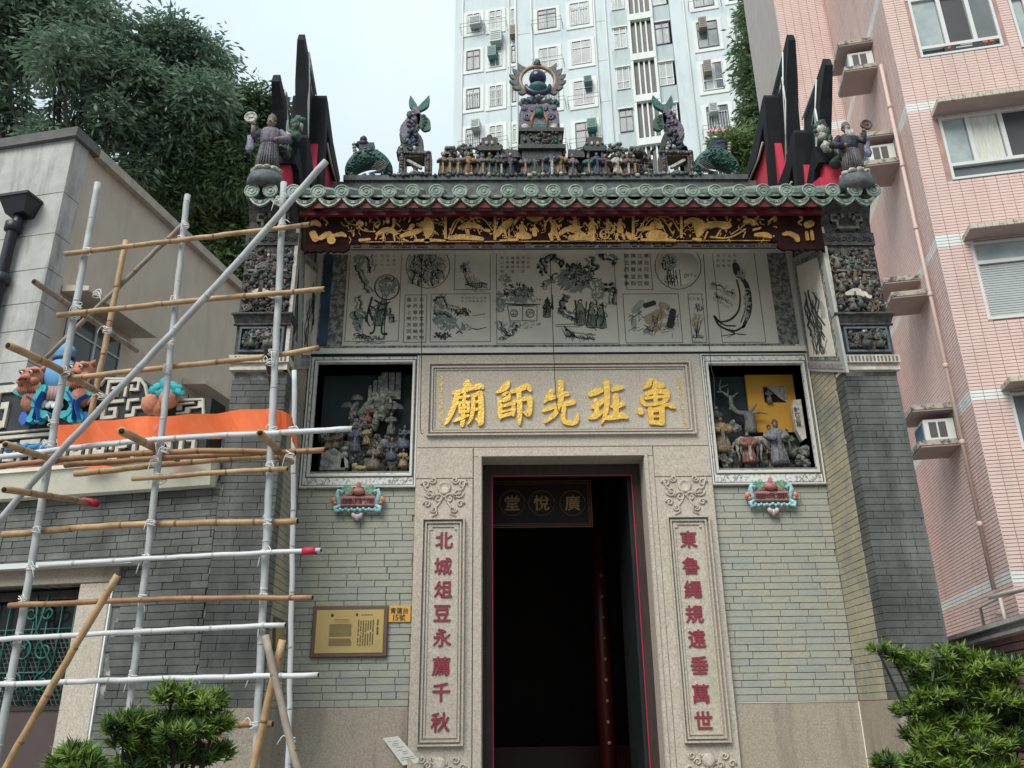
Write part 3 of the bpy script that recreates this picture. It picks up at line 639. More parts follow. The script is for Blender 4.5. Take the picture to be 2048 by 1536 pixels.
# ---- side mural panels on the inner faces of the projecting piers
def side_panel(Xp, sgn, pxs, seed):
    q = [PXx(p[0], p[1], Xp)[1:] for p in pxs]    # (y,z): back-top, front-top, front-bottom, back-bottom
    def lerp(s, t):
        a = np.array(q[0])*(1-s)+np.array(q[1])*s; c = np.array(q[3])*(1-s)+np.array(q[2])*s; return a*(1-t)+c*t
    def patch(mb, s0, s1, t0, t1, d0, d1):
        A = [lerp(s0,t0), lerp(s1,t0), lerp(s1,t1), lerp(s0,t1)]
        mb.prism([tuple(p) for p in A], Xp+sgn*d0, Xp+sgn*d1, axis='x')
    b = MB(); patch(b, 0, 1, 0, 1, -.002, .02); pn = b.build('side_mural_panel', S('grey_frame', (0.36,0.365,0.34), .9, var=.12), temple)
    b = MB(); patch(b, .1, .9, .04, .91, .02, .024); b.build('side_mural_band', PATT, pn)
    b = MB(); patch(b, .17, .83, .09, .88, .024, .027); b.build('side_mural_field', PAPER, pn)
    b = MB(); patch(b, .05, .95, .935, .975, .02, .024); b.build('side_mural_frieze', M('mauve_fret', (0.2,0.17,0.2), .9, scale=40, col2=(.35,.33,.33), c2pos=(.45,.55)), pn)
    rng = random.Random(seed); I, G = MB(), MB()
    def line(mb, pts, w, d):
        V = []; F = []
        for k, (s, t) in enumerate(pts):
            a, c = lerp(s-w/2, t), lerp(s+w/2, t); V += [(Xp+sgn*d, *a), (Xp+sgn*d, *c)]
            if k: F.append((2*k-2, 2*k-1, 2*k+1, 2*k) if sgn < 0 else (2*k, 2*k+1, 2*k-1, 2*k-2))
        mb.add(V, F)
    for k in range(11):
        s = rng.uniform(.25, .6); t = rng.uniform(.15, .6); pts = []
        for j in range(8): pts.append((min(.78, max(.22, s)), min(.86, t))); s += rng.uniform(-.07, .09); t += .045
        line(I, pts, rng.uniform(.02, .06), .029+.0003*k)
    for k in range(7):
        s = rng.uniform(.3, .7); t = rng.uniform(.35, .7); line(G, [(s, t), (s+.05, t+.06), (s+.02, t+.14)], .12, .0275+.0002*k)
    for k in range(12): s = rng.uniform(.3, .7); line(I, [(s, .86), (s+rng.uniform(-.15, .2), .86-rng.uniform(.05, .2))], .012, .0335)
    G.build('grey_wash', WASH, pn); I.build('ink_drawing', INK, pn)
side_panel(XR, -1, [(1585,518),(1647,488),(1698,745),(1617,742)], 3)
side_panel(XL, 1, [(634,533),(599,500),(594,738),(624,736)], 4)
# ================================================================== eaves
YE = -1.02
tpx = [505,542,588,637,684,733,779,826,873,920,968,1016,1062,1106,1151,1200,1246,1291,1338,1384,1430,1479,1526,1572,1618,1664,1708,1746]
tx = [X(p, 380, YE) for p in tpx]; tzs = [Z(p, 381+ (3 if 560 < p < 1500 else 0), YE) for p in tpx]
ZT = float(np.mean(tzs))
b = MB(); r = .070
b.lathe([(r,0),(r,.012),(r*.86,.016),(r*.82,.009),(r*.62,.009),(r*.58,.016),(r*.46,.016),(r*.42,.009),(r*.25,.009),(r*.2,.017),(0,.018)], (0,0,0), 20, 'y', smooth=False)
me_end = bpy.data.meshes.new('tile_end'); me_end.from_pydata(np.vstack(b.v).tolist(), [], b.f); me_end.materials.append(TILEL)
b = MB(); b.tube([(0,0,0),(0,.62,.40)], .062, 10); me_tube = bpy.data.meshes.new('roof_tile'); me_tube.from_pydata(np.vstack(b.v).tolist(), [], b.f); me_tube.materials.append(TILE)
b = MB(); n = 9; t = np.linspace(-1, 1, n)
top = [(u*.115, -.042+.052*u*u) for u in t]; bot = [(u*.115, -.098+.098*abs(u)**2.2) for u in t]
bot[4] = (0, -.106)
b.prism(top+bot[::-1], -.012, .012)
for k in range(3): b.tube([(u*.09, -.014, -.052-.012*k+.05*u*u) for u in np.linspace(-1+.2*k, 1-.2*k, 7)], .0055, 4)
b.box(-.015, .015, -.02, -.01, -.075, -.055)
me_drip = bpy.data.meshes.new('drip_tile'); me_drip.from_pydata(np.vstack(b.v).tolist(), [], b.f); me_drip.materials.append(TILEL)
rng = random.Random(5)
roof = None
b = MB(); b.hexa([(XPL+.2,YE+.05,ZT-.02),(XPR-.05,YE+.05,ZT-.02),(XPR-.05,2.0,ZT+1.95),(XPL+.2,2.0,ZT+1.95),(XPL+.2,YE+.05,ZT+.0),(XPR-.05,YE+.05,ZT+.0),(XPR-.05,2.0,ZT+1.97),(XPL+.2,2.0,ZT+1.97)])
roof = b.build('roof', TILE, temple)
for i, (x, z) in enumerate(zip(tx, tzs)):
    z = ZT*.6+z*.4
    inst(me_tube, 'roof_tile', (x, YE+.01, z), roof)
    inst(me_end, 'tile_end', (x, YE-rng.uniform(0,.012), z), roof, rot=(rng.uniform(-.05,.05), rng.uniform(-.3,.3), 0))
    if i: inst(me_drip, 'drip_tile', ((tx[i-1]+x)/2, YE+.004, z-.055), roof, rot=(rng.uniform(-.05,.06), rng.uniform(-.03,.03), 0))
# rafters, soffit, red eave board
zr0 = Z(1100, 431, -.86)
b = MB(); b.box(XL+.02, XR-.02, -.90, -.86, zr0-.012, zr0+.028); b.build('eave_board', REDP, temple)
for i in range(27):
    x = tx[i]
    if XL+.05 < x < XR-.05:
        b = MB(); b.hexa([(x-.062,-1.0,ZT-.155),(x+.062,-1.0,ZT-.155),(x+.062,0,ZT+.45),(x-.062,0,ZT+.45),(x-.062,-1.0,ZT-.10),(x+.062,-1.0,ZT-.10),(x+.062,0,ZT+.52),(x-.062,0,ZT+.52)]); b.build('rafter', REDP, roof)
b = MB(); b.hexa([(XL,-.98,ZT-.075),(XR,-.98,ZT-.075),(XR,0.02,ZT+.56),(XL,0.02,ZT+.56),(XL,-.98,ZT-.065),(XR,-.98,ZT-.065),(XR,.02,ZT+.57),(XL,.02,ZT+.57)]); b.build('soffit', TANW, roof)
# carved fascia
yF = -.84
fx0, fx1 = X(612, 460, yF), X(1643, 455, yF)
zf1, zf0, zl = Z(1100, 430, yF), Z(1100, 485, yF), Z(1100, 497, yF)
b = MB(); b.box(fx0, fx1, yF, yF+.03, zf0, zf1+.02)
for (xa, xb) in ((fx0, X(700, 490, yF)), (X(1555, 490, yF), fx1)):
    pts = [(xa, zf0)]; nn = 14
    for k in range(nn+1):
        u = xa+(xb-xa)*k/nn; pts.append((u, zl-.045+.035*abs(math.sin(k*1.35))+(.05 if (k == (nn if xa == fx0 else 0)) else 0)))
    pts.append((xb, zf0)); b.prism(pts, yF+.001, yF+.029)
fas = b.build('carved_fascia', M('fascia_black', (0.020,0.009,0.008), .9, spec=.05, var=.3, scale=8), temple)
b = MB(); lx0, lx1 = X(702, 490, yF), X(1552, 490, yF)
b.box(lx0, lx1, yF+.003, yF+.027, zl+.002, zl+.014)
rng = random.Random(11); u = lx0
while u < lx1-.05:
    w = rng.uniform(.05, .15); k = rng.random()
    if k < .35: b.box(u, u+w*.9, yF+.004, yF+.026, zl+.014, zf0+.001)
    else:
        for q in range(3):
            a0 = u+w*rng.random(); b.tube([(a0, yF+.015, zl+.008), (a0+rng.uniform(-.03,.05), yF+.015, (zl+zf0)/2), (a0+rng.uniform(-.04,.06), yF+.015, zf0)], .008, 4)
        b.box(u+w*.2, u+w*.8, yF+.005, yF+.025, (zl+zf0)/2-.005, (zl+zf0)/2+.006)
    u += w
b.build('lace_border', DOORW, fas)
# gilded carvings: strokes traced in pixels
def gst(mb, pts, k): 
    q = []
    for (px, py, wd) in pts: p = PY(px, py, yF); q.append((p[0], p[2], wd*.0047))
    mb.stroke(q, yF-.016-.0006*k, yF+.002, sub=3)
GC = []
def person(x, y, s=1.0, arms=1):
    return [[(x,y-20*s,5*s),(x,y-19*s,6*s)],[(x,y-14*s,7*s),(x,y-6*s,10*s),(x,y+4*s,13*s)],[(x-3*s,y-13*s,3*s),(x-8*s*arms,y-7*s,3*s),(x-11*s*arms,y-12*s,2.5*s)],[(x+3*s,y-13*s,3*s),(x+8*s,y-8*s,3*s),(x+9*s,y-3*s,2.5*s)]]
GC += [[[(622,450,8),(630,446,12),(640,452,8)],[(626,468,14),(632,480,14)],[(642,478,10),(658,470,14),(664,484,16)],[(672,472,8),(684,470,10),(692,474,5)],[(643,436,6),(652,433,5),(660,431,3)],[(648,440,2.5),(656,447,2.5),(652,452,2.5)]]]
GC += [[[(690,438,4),(696,447,2),(712,452,2),(718,448,10),(722,450,14)],[(718,455,3),(728,463,2),(750,465,2.5)],[(754,470,6),(770,462,12),(784,463,12),(792,470,7)],[(756,470,3),(752,480,3)],[(768,468,3),(767,484,2.5)],[(788,470,4),(790,484,2.5)],[(750,452,6),(758,447,7),(754,456,7)],[(776,438,7),(776,446,7)],[(788,440,6),(788,452,5),(782,462,4)],[(792,448,3),(800,455,2.5)]]]
GC += [[[(803,474,8),(820,468,12),(832,465,12),(842,462,9)],[(806,480,3),(816,484,4)],[(828,470,4),(834,482,3)],[(820,460,8),(826,452,8)],[(818,446,2),(822,434,3)],[(838,452,6),(846,448,9)]],
       [[(854,436,8),(856,450,22),(857,462,22),(855,474,10)],[(855,476,5),(854,483,12)]],
       [[(720,482,7),(740,480,5)],[(830,483,5),(860,482,7),(890,483,4)]]]
def arc(x0, x1, yb, yt, w): return [(x0, yb, w), (x0+(x1-x0)*.25, yt+(yb-yt)*.25, w), ((x0+x1)/2, yt, w), (x0+(x1-x0)*.75, yt+(yb-yt)*.25, w), (x1, yb, w)]
GC += [[[(891,432,5),(891,478,5)],arc(903,960,470,432,2.2),arc(898,935,474,440,2),arc(925,985,462,436,2),[(880,434,3),(905,433,3)],[(918,458,6),(935,452,13),(955,455,10),(966,460,4)],[(968,462,4),(978,464,7)],[(900,478,10),(930,476,12),(965,480,8)],[(936,462,5),(938,472,4)]],
       [[(990,432,5),(990,480,6)],[(994,472,10),(1003,460,13),(1015,449,16),(1022,442,10)],[(1008,462,3),(1014,478,3)],[(1018,460,3),(1018,480,3)],[(1000,483,4),(1035,481,6)],[(1028,450,5),(1036,438,5),(1050,432,4)]],
       person(1044,466,1.0)+[[(1034,474,10),(1044,472,20),(1058,475,12)]], person(1069,468,.8)+[[(1056,436,8),(1070,440,12),(1084,436,8)]],
       person(1108,464,1.1,-1)+[[(1100,470,8),(1104,482,6)],[(1112,470,6),(1118,482,6)],[(1100,440,4),(1104,452,4)],[(1118,446,3),(1126,438,4)]],
       [[(1118,470,8),(1135,460,11),(1155,466,11),(1170,474,9)],[(1140,478,12),(1165,476,14),(1180,480,10)]], person(1150,454,.9)+[[(1140,456,9),(1152,459,14),(1158,456,8)]],
       person(1184,462,1.15)+[[(1180,470,12),(1184,480,14)]], person(1216,456,.8),
       [[(1209+9*math.cos(a), 470+9*math.sin(a), 3) for a in np.linspace(0, 6.28, 14)],[(1203,472,2),(1216,466,2)],[(1220,450,5),(1228,458,6),(1222,468,6)]], person(1240,460,1.0)+[[(1234,470,6),(1232,480,5)],[(1245,470,6),(1248,480,5)]],
       [[(1266,432,5),(1266,476,5)],[(1245,434,4),(1262,432,6)],[(1255,470,10),(1262,476,14),(1272,480,6)],arc(1272,1345,470,432,2.2),arc(1285,1330,466,438,2),arc(1300,1358,464,434,2),[(1275,462,6),(1300,458,10),(1308,452,16),(1322,456,10)],[(1296,474,12),(1310,470,20),(1330,474,14)],[(1338,454,7),(1342,448,5)],[(1282,482,5),(1320,481,8),(1350,483,5)]],
       [[(1362,432,5),(1362,476,5)],[(1370,446,8),(1382,442,12),(1396,448,22),(1398,462,20),(1396,474,8)],[(1386,480,6),(1400,481,8)],[(1408,456,8),(1420,452,16),(1434,450,13),(1448,453,18),(1458,452,12)],[(1414,466,4),(1408,480,3)],[(1440,462,4),(1430,478,3)],[(1420,476,4),(1450,478,3),(1470,472,3),(1490,460,3)],[(1462,470,3),(1475,462,2),(1492,448,3)],[(1488,446,8),(1500,444,12),(1506,450,10)],[(1486,432,6),(1492,440,6)],[(1512,440,5),(1516,434,4)],[(1506,462,5),(1520,458,4)],[(1510,472,8),(1530,472,12),(1540,476,8)],[(1536,446,4),(1548,436,5)]],
       [[(1566,470,7),(1576,468,10),(1590,474,12),(1594,482,10)],[(1598,432,6),(1604,440,3),(1596,446,3),(1602,452,3)],[(1612,452,14),(1622,448,14)],[(1612,466,6),(1614,480,7)],[(1622,464,6),(1624,480,7)]]]
for g in GC:
    b = MB(); b.cur = 0
    for k, s in enumerate(g): gst(b, s, k)
    b.build('gilt_carving', GILT, fas)
rng = random.Random(77); b = MB()
for k in range(330):
    px, py = rng.uniform(690, 1560), rng.uniform(433, 480); a = rng.uniform(0, 6.28); d = rng.uniform(2, 6); kk = rng.random()
    if kk < .5: gst(b, [(px, py, 1.2), (px+d*math.cos(a), py+d*math.sin(a), 3.0), (px+1.8*d*math.cos(a+.4), py+1.8*d*math.sin(a+.4), .8)], -4)
    else: gst(b, [(px, py, 1.3), (px+1.5*d*math.cos(a), py+1.5*d*math.sin(a), 1.2), (px+3*d*math.cos(a+.6), py+3*d*math.sin(a+.6), 1)], -6)
b.build('gilt_foliage', GILT, fas, kind='stuff')
b = MB(); b.box(X(720, 484, yF), X(1540, 484, yF), yF-.010, yF, zf0+.004, zf0+.012); b.build('gilt_line', GILT, fas)

# ================================================================== carved pier heads
RELM = [DSTONE, MSTONE, BSTONE, LSTONE, S('glaze_green_dark', (0.07,0.10,0.08), .5, var=.3, scale=20)]
def relief(mb, u0, u1, w0, w1, y, rng, n=60, figs=4, smin=.010, smax=.022):
    for _ in range(n):
        mb.cur = rng.choices([0,1,2,3,4], [7,3,2,.0,.7])[0]; r_ = rng.uniform(smin, smax)
        mb.blob((rng.uniform(u0+r_, u1-r_), y-rng.uniform(0,.02), rng.uniform(w0+r_, w1-r_)), (r_*rng.uniform(.6,1.6), r_*.9, r_*rng.uniform(.6,1.5)), .25, (6,4), rng.uniform(0,3))
    for _ in range(n//4):
        mb.cur = rng.choice([0,1,0,2]); a, c = rng.uniform(u0+.03, u1-.03), rng.uniform(w0+.03, w1-.03); scroll(mb, a, c, rng.uniform(.02,.04), y-.02, 1.3, rng.choice([-1,1]), .007, rng.uniform(0,6))
    for _ in range(figs):
        a, c = rng.uniform(u0+.06, u1-.06), rng.uniform(w0+.02, max(w0+.03, w1-.2)); h = rng.uniform(.12,.19)
        mb.cur = rng.choice([1,2,4,0,0]); mb.lathe([(.036,0),(.030,h*.3),(.022,h*.5),(.026,h*.68),(.008,h*.8)], (a, y-.025, c), 7); mb.rough(.004); sx = rng.choice([-1,1]); mb.tube([(a+sx*.02, y-.03, c+h*.68), (a+sx*.05, y-.05, c+h*.55), (a+sx*.045, y-.055, c+h*.8)], .009, 5); mb.tube([(a-sx*.02, y-.03, c+h*.68), (a-sx*.045, y-.05, c+h*.5), (a-sx*.01, y-.06, c+h*.45)], .009, 5)
        mb.cur = 3 if rng.random() < .3 else 1; mb.blob((a, y-.035, c+h*.88), h*.085, 0, (6,4)); mb.cur = 0; mb.blob((a, y-.03, c+h*.97), (h*.09, h*.08, h*.06), .2, (6,4))
def pier_head(x0, x1, side):
    y = -.775; cx = (x0+x1)/2; p = 1690 if side > 0 else 545
    zs = {k: Z(p+10*side, v, y) for k, v in dict(a=741, b=712, c=652, d=633, e=492, f=468, g=398).items()}
    hd = None
    b = MB(); b.box(x0-.02, x1+.02, y-.02, -.6, zs['a'], zs['a']+.028); b.box(x0, x1, y, -.6, zs['a']+.03, zs['a']+.065); b.box(x0-.03, x1+.03, y-.03, -.6, zs['a']+.068, zs['b'])
    hd = b.build('pier_head', LSTONE, temple)
    b = MB(); 
    for k in range(14): b.box(x0+.02+k*.033, x0+.035+k*.033, y-.034, y-.03, zs['a']+.078, zs['b']-.012)
    b.build('fret_band', MSTONE, hd)
    b = MB(); b.box(x0, x1, y, -.6, zs['b'], zs['c']); b.build('lower_panel', DSTONE, hd)
    b = MB(); b.frame(x0+.035, x1-.035, zs['b']+.03, zs['c']-.02, .018, y-.03, y); b.build('lower_panel_frame', M('blue_grey_stone', (0.09,0.11,0.14), .7, var=.3, scale=20), hd)
    rng = random.Random(20+side); b = MB(); relief(b, x0+.06, x1-.06, zs['b']+.05, zs['c']-.04, y-.005, rng, 90, 5, .010, .024); b.build('carved_relief', RELM, hd)
    b = MB(); b.hexa([(x0-.01,y-.01,zs['c']),(x1+.01,y-.01,zs['c']),(x1+.01,-.6,zs['c']),(x0-.01,-.6,zs['c']),(x0-.035,y-.06,zs['d']),(x1+.035,y-.06,zs['d']),(x1+.035,-.6,zs['d']),(x0-.035,-.6,zs['d'])])
    b.tube([(x0-.04,y-.06,zs['d']),(x1+.04,y-.06,zs['d'])], .014, 6); b.tube([(x0-.02,y-.03,zs['c']),(x1+.02,y-.03,zs['c'])], .012, 6); b.build('cornice', DSTONE, hd)
    b = MB(); b.box(x0, x1, y, -.6, zs['d'], zs['e']); b.build('upper_panel', DSTONE, hd)
    b = MB(); relief(b, x0+.01, x1-.01, zs['d']+.02, zs['e']-.02, y-.01, rng, 300, 16, .010, .024)
    b.cur = 1; zz = (zs['d']*.38+zs['e']*.62)
    for r_ in (.06, .085, .11): b.tube([(cx+r_*math.cos(a), y-.05, zz+r_*.7*math.sin(a)) for a in np.linspace(0, math.pi, 9)], .010, 5)
    b.box(x0+.05, x1-.05, y-.06, y, zz-.02, zz)
    b.cur = 3; b.stroke([(cx-.13, zs['d']+.20, .03),(cx-.03, zs['d']+.22, .07),(cx+.08, zs['d']+.17, .04)], y-.06, y)
    b.build('carved_relief', RELM, hd)
    b = MB(); b.box(x0-.01, x1+.01, y-.02, -.6, zs['e'], zs['f']); 
    for k in range(9): scroll(b, x0+.04+k*(x1-x0-.08)/8, (zs['e']+zs['f'])/2, .028, y-.025, 1.2, 1 if k % 2 else -1, .007)
    b.build('moulding', DSTONE, hd)
    # flaring top block with fret
    prof = [(y, zs['f']), (y-.01, zs['f']+.12), (y-.06, zs['f']+.22), (y-.17, zs['g']), (-.6, zs['g']), (-.6, zs['f'])]
    b = MB(); b.prism(prof, x0, x1, axis='x'); b.build('flared_block', DSTONE, hd)
    b = MB(); z0 = zs['f']+.03
    for sx in (-1, 1):
        for (a0, c0, a1, c1) in ((.0,0,.10,.025),(.08,0,.105,.10),(.105,.075,.15,.10),(.13,.075,.15,.16),(.06,.14,.15,.16),(.06,.10,.08,.16),(.02,.12,.05,.24),(.05,.2,.11,.225)):
            b.box(cx+sx*a0, cx+sx*a1, y-.05-.001*a0, y-.0, z0+c0, z0+c1)
    b.build('fret_ornament', MSTONE, hd)
    # inner edge strip with weathered plaster
    xi = x0 if side > 0 else x1
    b = MB(); b.box(xi-.016, xi+.016, y-.012, -.70, zs['a'], zs['e']+.2); b.build('edge_strip', LSTONE, hd)
pier_head(XR+.012, XPR-.0, 1); pier_head(XPL, XL-.012, -1)
# pale outer edge board of the left pier head
b = MB(); q = [PY(*p, -.7) for p in ((506,465),(500,520),(489,640),(478,752))]; b.tube(q, .016, 6); b.build('edge_trim', S('grey_pipe', (0.42,0.44,0.44), .5), temple)

# ================================================================== flame gables
WLN = S('white_line', (0.75,0.76,0.75), .8)
def gable(side):
    # mirrored about x = 0.575 ; inner/outer x
    def mx(x): return x if side > 0 else 1.145-x
    xi, xo, f0, f1 = 3.10, 3.45, 3.22, 3.35
    g = None
    b = MB(); xs = sorted((mx(3.14), mx(3.44))); b.prism([(-.70,6.2),(2.6,6.2),(2.6,7.78),(1.22,7.78),(.72,7.86),(.30,8.02),(.26,7.15),(.29,6.96),(-.08,6.98),(-.38,7.06),(-.38,6.6),(-.70,6.5)], xs[0], xs[1], axis='x'); g = b.build('gable_wall', PINKR, temple)
    U = [ # body front (y, z_top, z_bottom), back end (y, z), fin apex, fin tip, fin bottom, fin back
        (.19, 8.26, 7.0, (1.22, 7.86), (-.18, 8.57), (-.27, 8.72), (.16, 7.4), (.32, 8.4)),
        (-.45, 7.27, 6.3, (.28, 7.02), (-.86, 7.59), (-.99, 7.72), (-.52, 6.75), (-.36, 7.5))]
    if side < 0: U[1] = tuple(q if not isinstance(q, tuple) else q for q in (-.45, 7.22, 6.3, (.28, 6.98), (-.86, 7.44), (-.97, 7.54), (-.52, 6.75), (-.36, 7.35)))
    for (yb, zt, zb, bk, ap, tp, fb, fbk) in U:
        xs = sorted((mx(xi-.03), mx(xo)))
        b = MB(); th = .24
        prof = [(yb+.26, zb-.35), (yb, zt-.05), (yb+.02, zt), (yb+.10, zt-.02), ((yb+bk[0])/2, (zt+bk[1])/2-.06), bk, (bk[0], bk[1]-.12), ((yb+bk[0])/2, (zt+bk[1])/2-.06-th), (yb+.17, zt-.30), (yb+.36, zb-.35)]
        b.prism(prof, xs[0], xs[1], axis='x'); bd = b.build('gable_coping', BLACKP, g)
        b = MB(); xs = sorted((mx(f0), mx(f1)))
        fin = [fb, ((fb[0]*.4+tp[0]*.6)-.02, fb[1]*.4+tp[1]*.6), (tp[0]-.015, tp[1]-.12), (tp[0]+.0, tp[1]-.03), (tp[0]+.03, tp[1]), (tp[0]+.08, tp[1]-.03), ((tp[0]+fbk[0])/2, (tp[1]+fbk[1])/2), fbk, (yb+.2, zt-.2), (yb+.3, fb[1])]
        b.prism(fin, xs[0], xs[1], axis='x'); vv = b.v[-1]; cxf = (xs[0]+xs[1])/2; kf = np.clip((tp[1]-vv[:,2])/.45, .0, 1)*.55+.45; vv[:,0] = cxf+(vv[:,0]-cxf)*kf; b.build('gable_fin', BLACKP, g)
        b = MB(); xf = mx(f0)-.004*side
        lb = (fb[0]+.015, fb[1]+.02)
        b.tube([(xf,)+lb, (xf, ap[0]+.05+(lb[0]-ap[0])*.35, ap[1]*.65+lb[1]*.35), (xf, ap[0]+.03, ap[1]-.02), (xf, fbk[0]-.0, fbk[1]-.04)], .009, 5)
        b.tube([(xf, fb[0]+.11, fb[1]-.12), (xf, ap[0]+.16, (ap[1]+fb[1])/2), (xf, ap[0]+.16, ap[1]-.26), (xf, ap[0]+.30, ap[1]-.36)], .009, 5)
        b.build('white_line', WLN, g)
        b = MB(); xr = mx(xi-.012); b.tube([(xr, bk[0]-.02, bk[1]-.15), (xr, (yb+bk[0])/2, (zt+bk[1])/2-.06-th-.015), (xr, yb+.30, zt-.44)], .012, 5); b.build('red_wall_moulding', LSTONE, g)
    # lowest foremost crest
    yc = -.74; xa = X(1641, 340, yc) if side > 0 else X(590, 345, yc); xs = sorted((xa, mx(xo))); zc = Z(1650, 287, yc); b = MB()
    b.prism([(yc,zc-.22),(yc+.02,zc-.02),(yc+.10,zc),(yc+.45,zc-.28),(yc+.45,zc-.5),(yc+.2,zc-.32),(yc+.13,zc-.22)], xs[0], xs[1], axis='x'); b.build('gable_coping', BLACKP, g)
    b = MB(); xs = sorted((xa+.06*side, mx(3.42))); b.prism([(yc+.03,6.15),(yc+.03,zc-.2),(yc+.14,zc-.2),(yc+.5,zc-.45),(yc+.5,6.3)], xs[0], xs[1], axis='x'); b.build('red_panel', PINKR, g)
gable(1); gable(-1)
# ================================================================== roof ridge
YR = .9
def RX(px, py=320): return X(px, py, YR)
def RZ(py, px=1080): return Z(px, py, YR)
K = RX(1090)-RX(1089)      # metres per pixel on the ridge
RDG = M('ridge_dark', (0.05,0.058,0.06), .6, scale=14, col2=(0.10,0.11,0.11), c2pos=(.4,.6), bump=.2)
CER = {k: M('ceramic_'+k, tuple(q*.22 for q in c), .5, scale=42, col2=tuple(min(1, q*.92) for q in c), c2pos=(.34, .60), bump=.5, bscale=70, detail=8) for k, c in dict(brown=(.16,.10,.07), green=(.05,.13,.09), teal=(.035,.17,.15), blue=(.05,.085,.17), navy=(.028,.032,.06), orange=(.40,.20,.07), white=(.56,.55,.49), grey=(.15,.155,.15), dark=(.05,.055,.05), mauve=(.20,.165,.22), skin=(.34,.20,.13), red=(.25,.06,.05), gold=(.42,.24,.07), lilac=(.24,.24,.34), yellow=(.50,.40,.13)).items()}
ridge = None
b = MB(); b.box(RX(668), RX(1506), YR, YR+.4, RZ(392), RZ(362)); ridge = b.build('roof_ridge', RDG, temple)
b = MB(); b.box(RX(690), RX(1490), YR-.03, YR+.3, RZ(362)+.002, RZ(352)); b.build('ridge_moulding', RDG, ridge)
rng = random.Random(9); b = MB()
for k in range(70):
    u = RX(782)+(RX(1395)-RX(782))*k/69; b.cur = rng.choice([0,0,1,2]); b.blob((u, YR-.04, RZ(353)+rng.uniform(-.01,.02)), (rng.uniform(.02,.035), .02, rng.uniform(.015,.03)), .2, (6,4))
b.build('flower_border', [CER['grey'], CER['white'], CER['dark']], ridge)
b = MB(); b.box(RX(876), RX(1312), YR+.16, YR+.22, RZ(352), RZ(303)); b.build('figure_backdrop', RDG, ridge)
b = MB(); relief(b, RX(878), RX(1310), RZ(352), RZ(301), YR+.15, rng, 420, 46, .015, .04); b.build('carved_crowd', RELM, ridge)
b = MB()
for (a, c) in ((1008,1040),(1140,1165),(1205,1218)): b.box(RX(a), RX(c), YR+.13, YR+.16, RZ(352), RZ(318))
b.build('pale_backdrop', CER['white'], ridge)
for (a, c) in ((798, 862), (1322, 1388)):     # open square frames with little towers inside
    b = MB(); b.frame(RX(a), RX(c), RZ(352), RZ(302), .075, YR, YR+.2, tb=.03); fr_ = b.build('ridge_window', CER['brown'], ridge)
    b = MB(); 
    for k in range(44):
        t = k/44*4; sd_ = int(t); f = t-sd_; b.cur = rng.choice([0,1,2]); x0, x1, z0, z1 = RX(a), RX(c), RZ(352), RZ(302)
        p = [(x0+.035, z0+(z1-z0)*f), (x0+(x1-x0)*f, z1-.035), (x1-.035, z0+(z1-z0)*f), (x0+(x1-x0)*f, z0+.02)][sd_]; b.blob((p[0], YR-.01, p[1]), rng.uniform(.018,.03), .3, (6,4))
    b.build('knot_carving', [CER['grey'], CER['mauve'], CER['dark']], fr_)
    cx = (RX(a)+RX(c))/2; b = MB(); b.lathe([(.05,0),(.05,.08),(.08,.09),(.03,.13),(.03,.19),(.05,.2),(.0,.23)], (cx, YR+.1, RZ(351)), 8)
    sg = 1 if a < 1000 else -1
    b.stroke([(cx-sg*.09, RZ(351)+.24, .035), (cx+sg*.07, RZ(351)+.14, .035)], YR+.02, YR+.06, sub=1); b.build('miniature_tower', CER['white'], fr_)
# small roofs, vases and caps along the top of the ridge
def cap(px0, px1, py0, py1):
    b = MB(); b.box(RX(px0), RX(px1), YR+.05, YR+.25, RZ(py1), RZ(py1)+.03); b.box(RX(px0)+.02, RX(px1)-.02, YR+.07, YR+.23, RZ(py1)+.03, RZ(py0)-.03)
    b.tube([(RX(px0)+.03, YR+.1, RZ(py0)-.03), (RX(px1)-.03, YR+.1, RZ(py0)-.03)], .035, 6); b.build('ridge_cap', CER['grey'], ridge)
    b = MB()
    for k in range(3): b.blob((RX(px0)+.05+k*(RX(px1)-RX(px0)-.1)/2, YR+.06, (RZ(py0)+RZ(py1))/2+.01), .022, .2, (6,4))
    b.build('cap_carving', CER['dark'], ridge)
cap(884, 914, 283, 302); cap(1259, 1291, 284, 303)
def small_roof(px0, px1, py0, py1):
    x0, x1, z0, z1 = RX(px0), RX(px1), RZ(py1), RZ(py0); cx = (x0+x1)/2
    b = MB(); b.prism([(x0-.03, z0+.05), (x0, z0), (x1, z0), (x1+.03, z0+.05), (x1-.04, z0+.08), (cx+.10, z1-.07), (cx, z1-.05), (cx-.10, z1-.07), (x0+.04, z0+.08)], YR, YR+.3)
    b.lathe([(.03,0),(.05,.03),(.02,.06),(.035,.09),(0,.12)], (cx, YR+.1, z1-.06), 8)
    for k in range(8): b.blob((x0+(x1-x0)*k/7, YR+.03, z0+.07+.09*math.sin(k/7*math.pi)), .028, .3, (6,4))
    b.build('miniature_roof', CER['dark'], ridge)
    b = MB(); 
    for sx in (-1, 1): b.blob((cx+sx*.035, YR-.01, z0+.1), (.022, .01, .03), 0, (6,4))
    b.build('white_shells', CER['white'], ridge)
    b = MB(); b.box(x0+.02, x0+.045, YR+.02, YR+.06, RZ(352), z0); b.box(x1-.045, x1-.02, YR+.02, YR+.06, RZ(352), z0); b.build('miniature_column', CER['blue'], ridge)
small_roof(957, 1001, 266, 300); small_roof(1172, 1211, 266, 301)
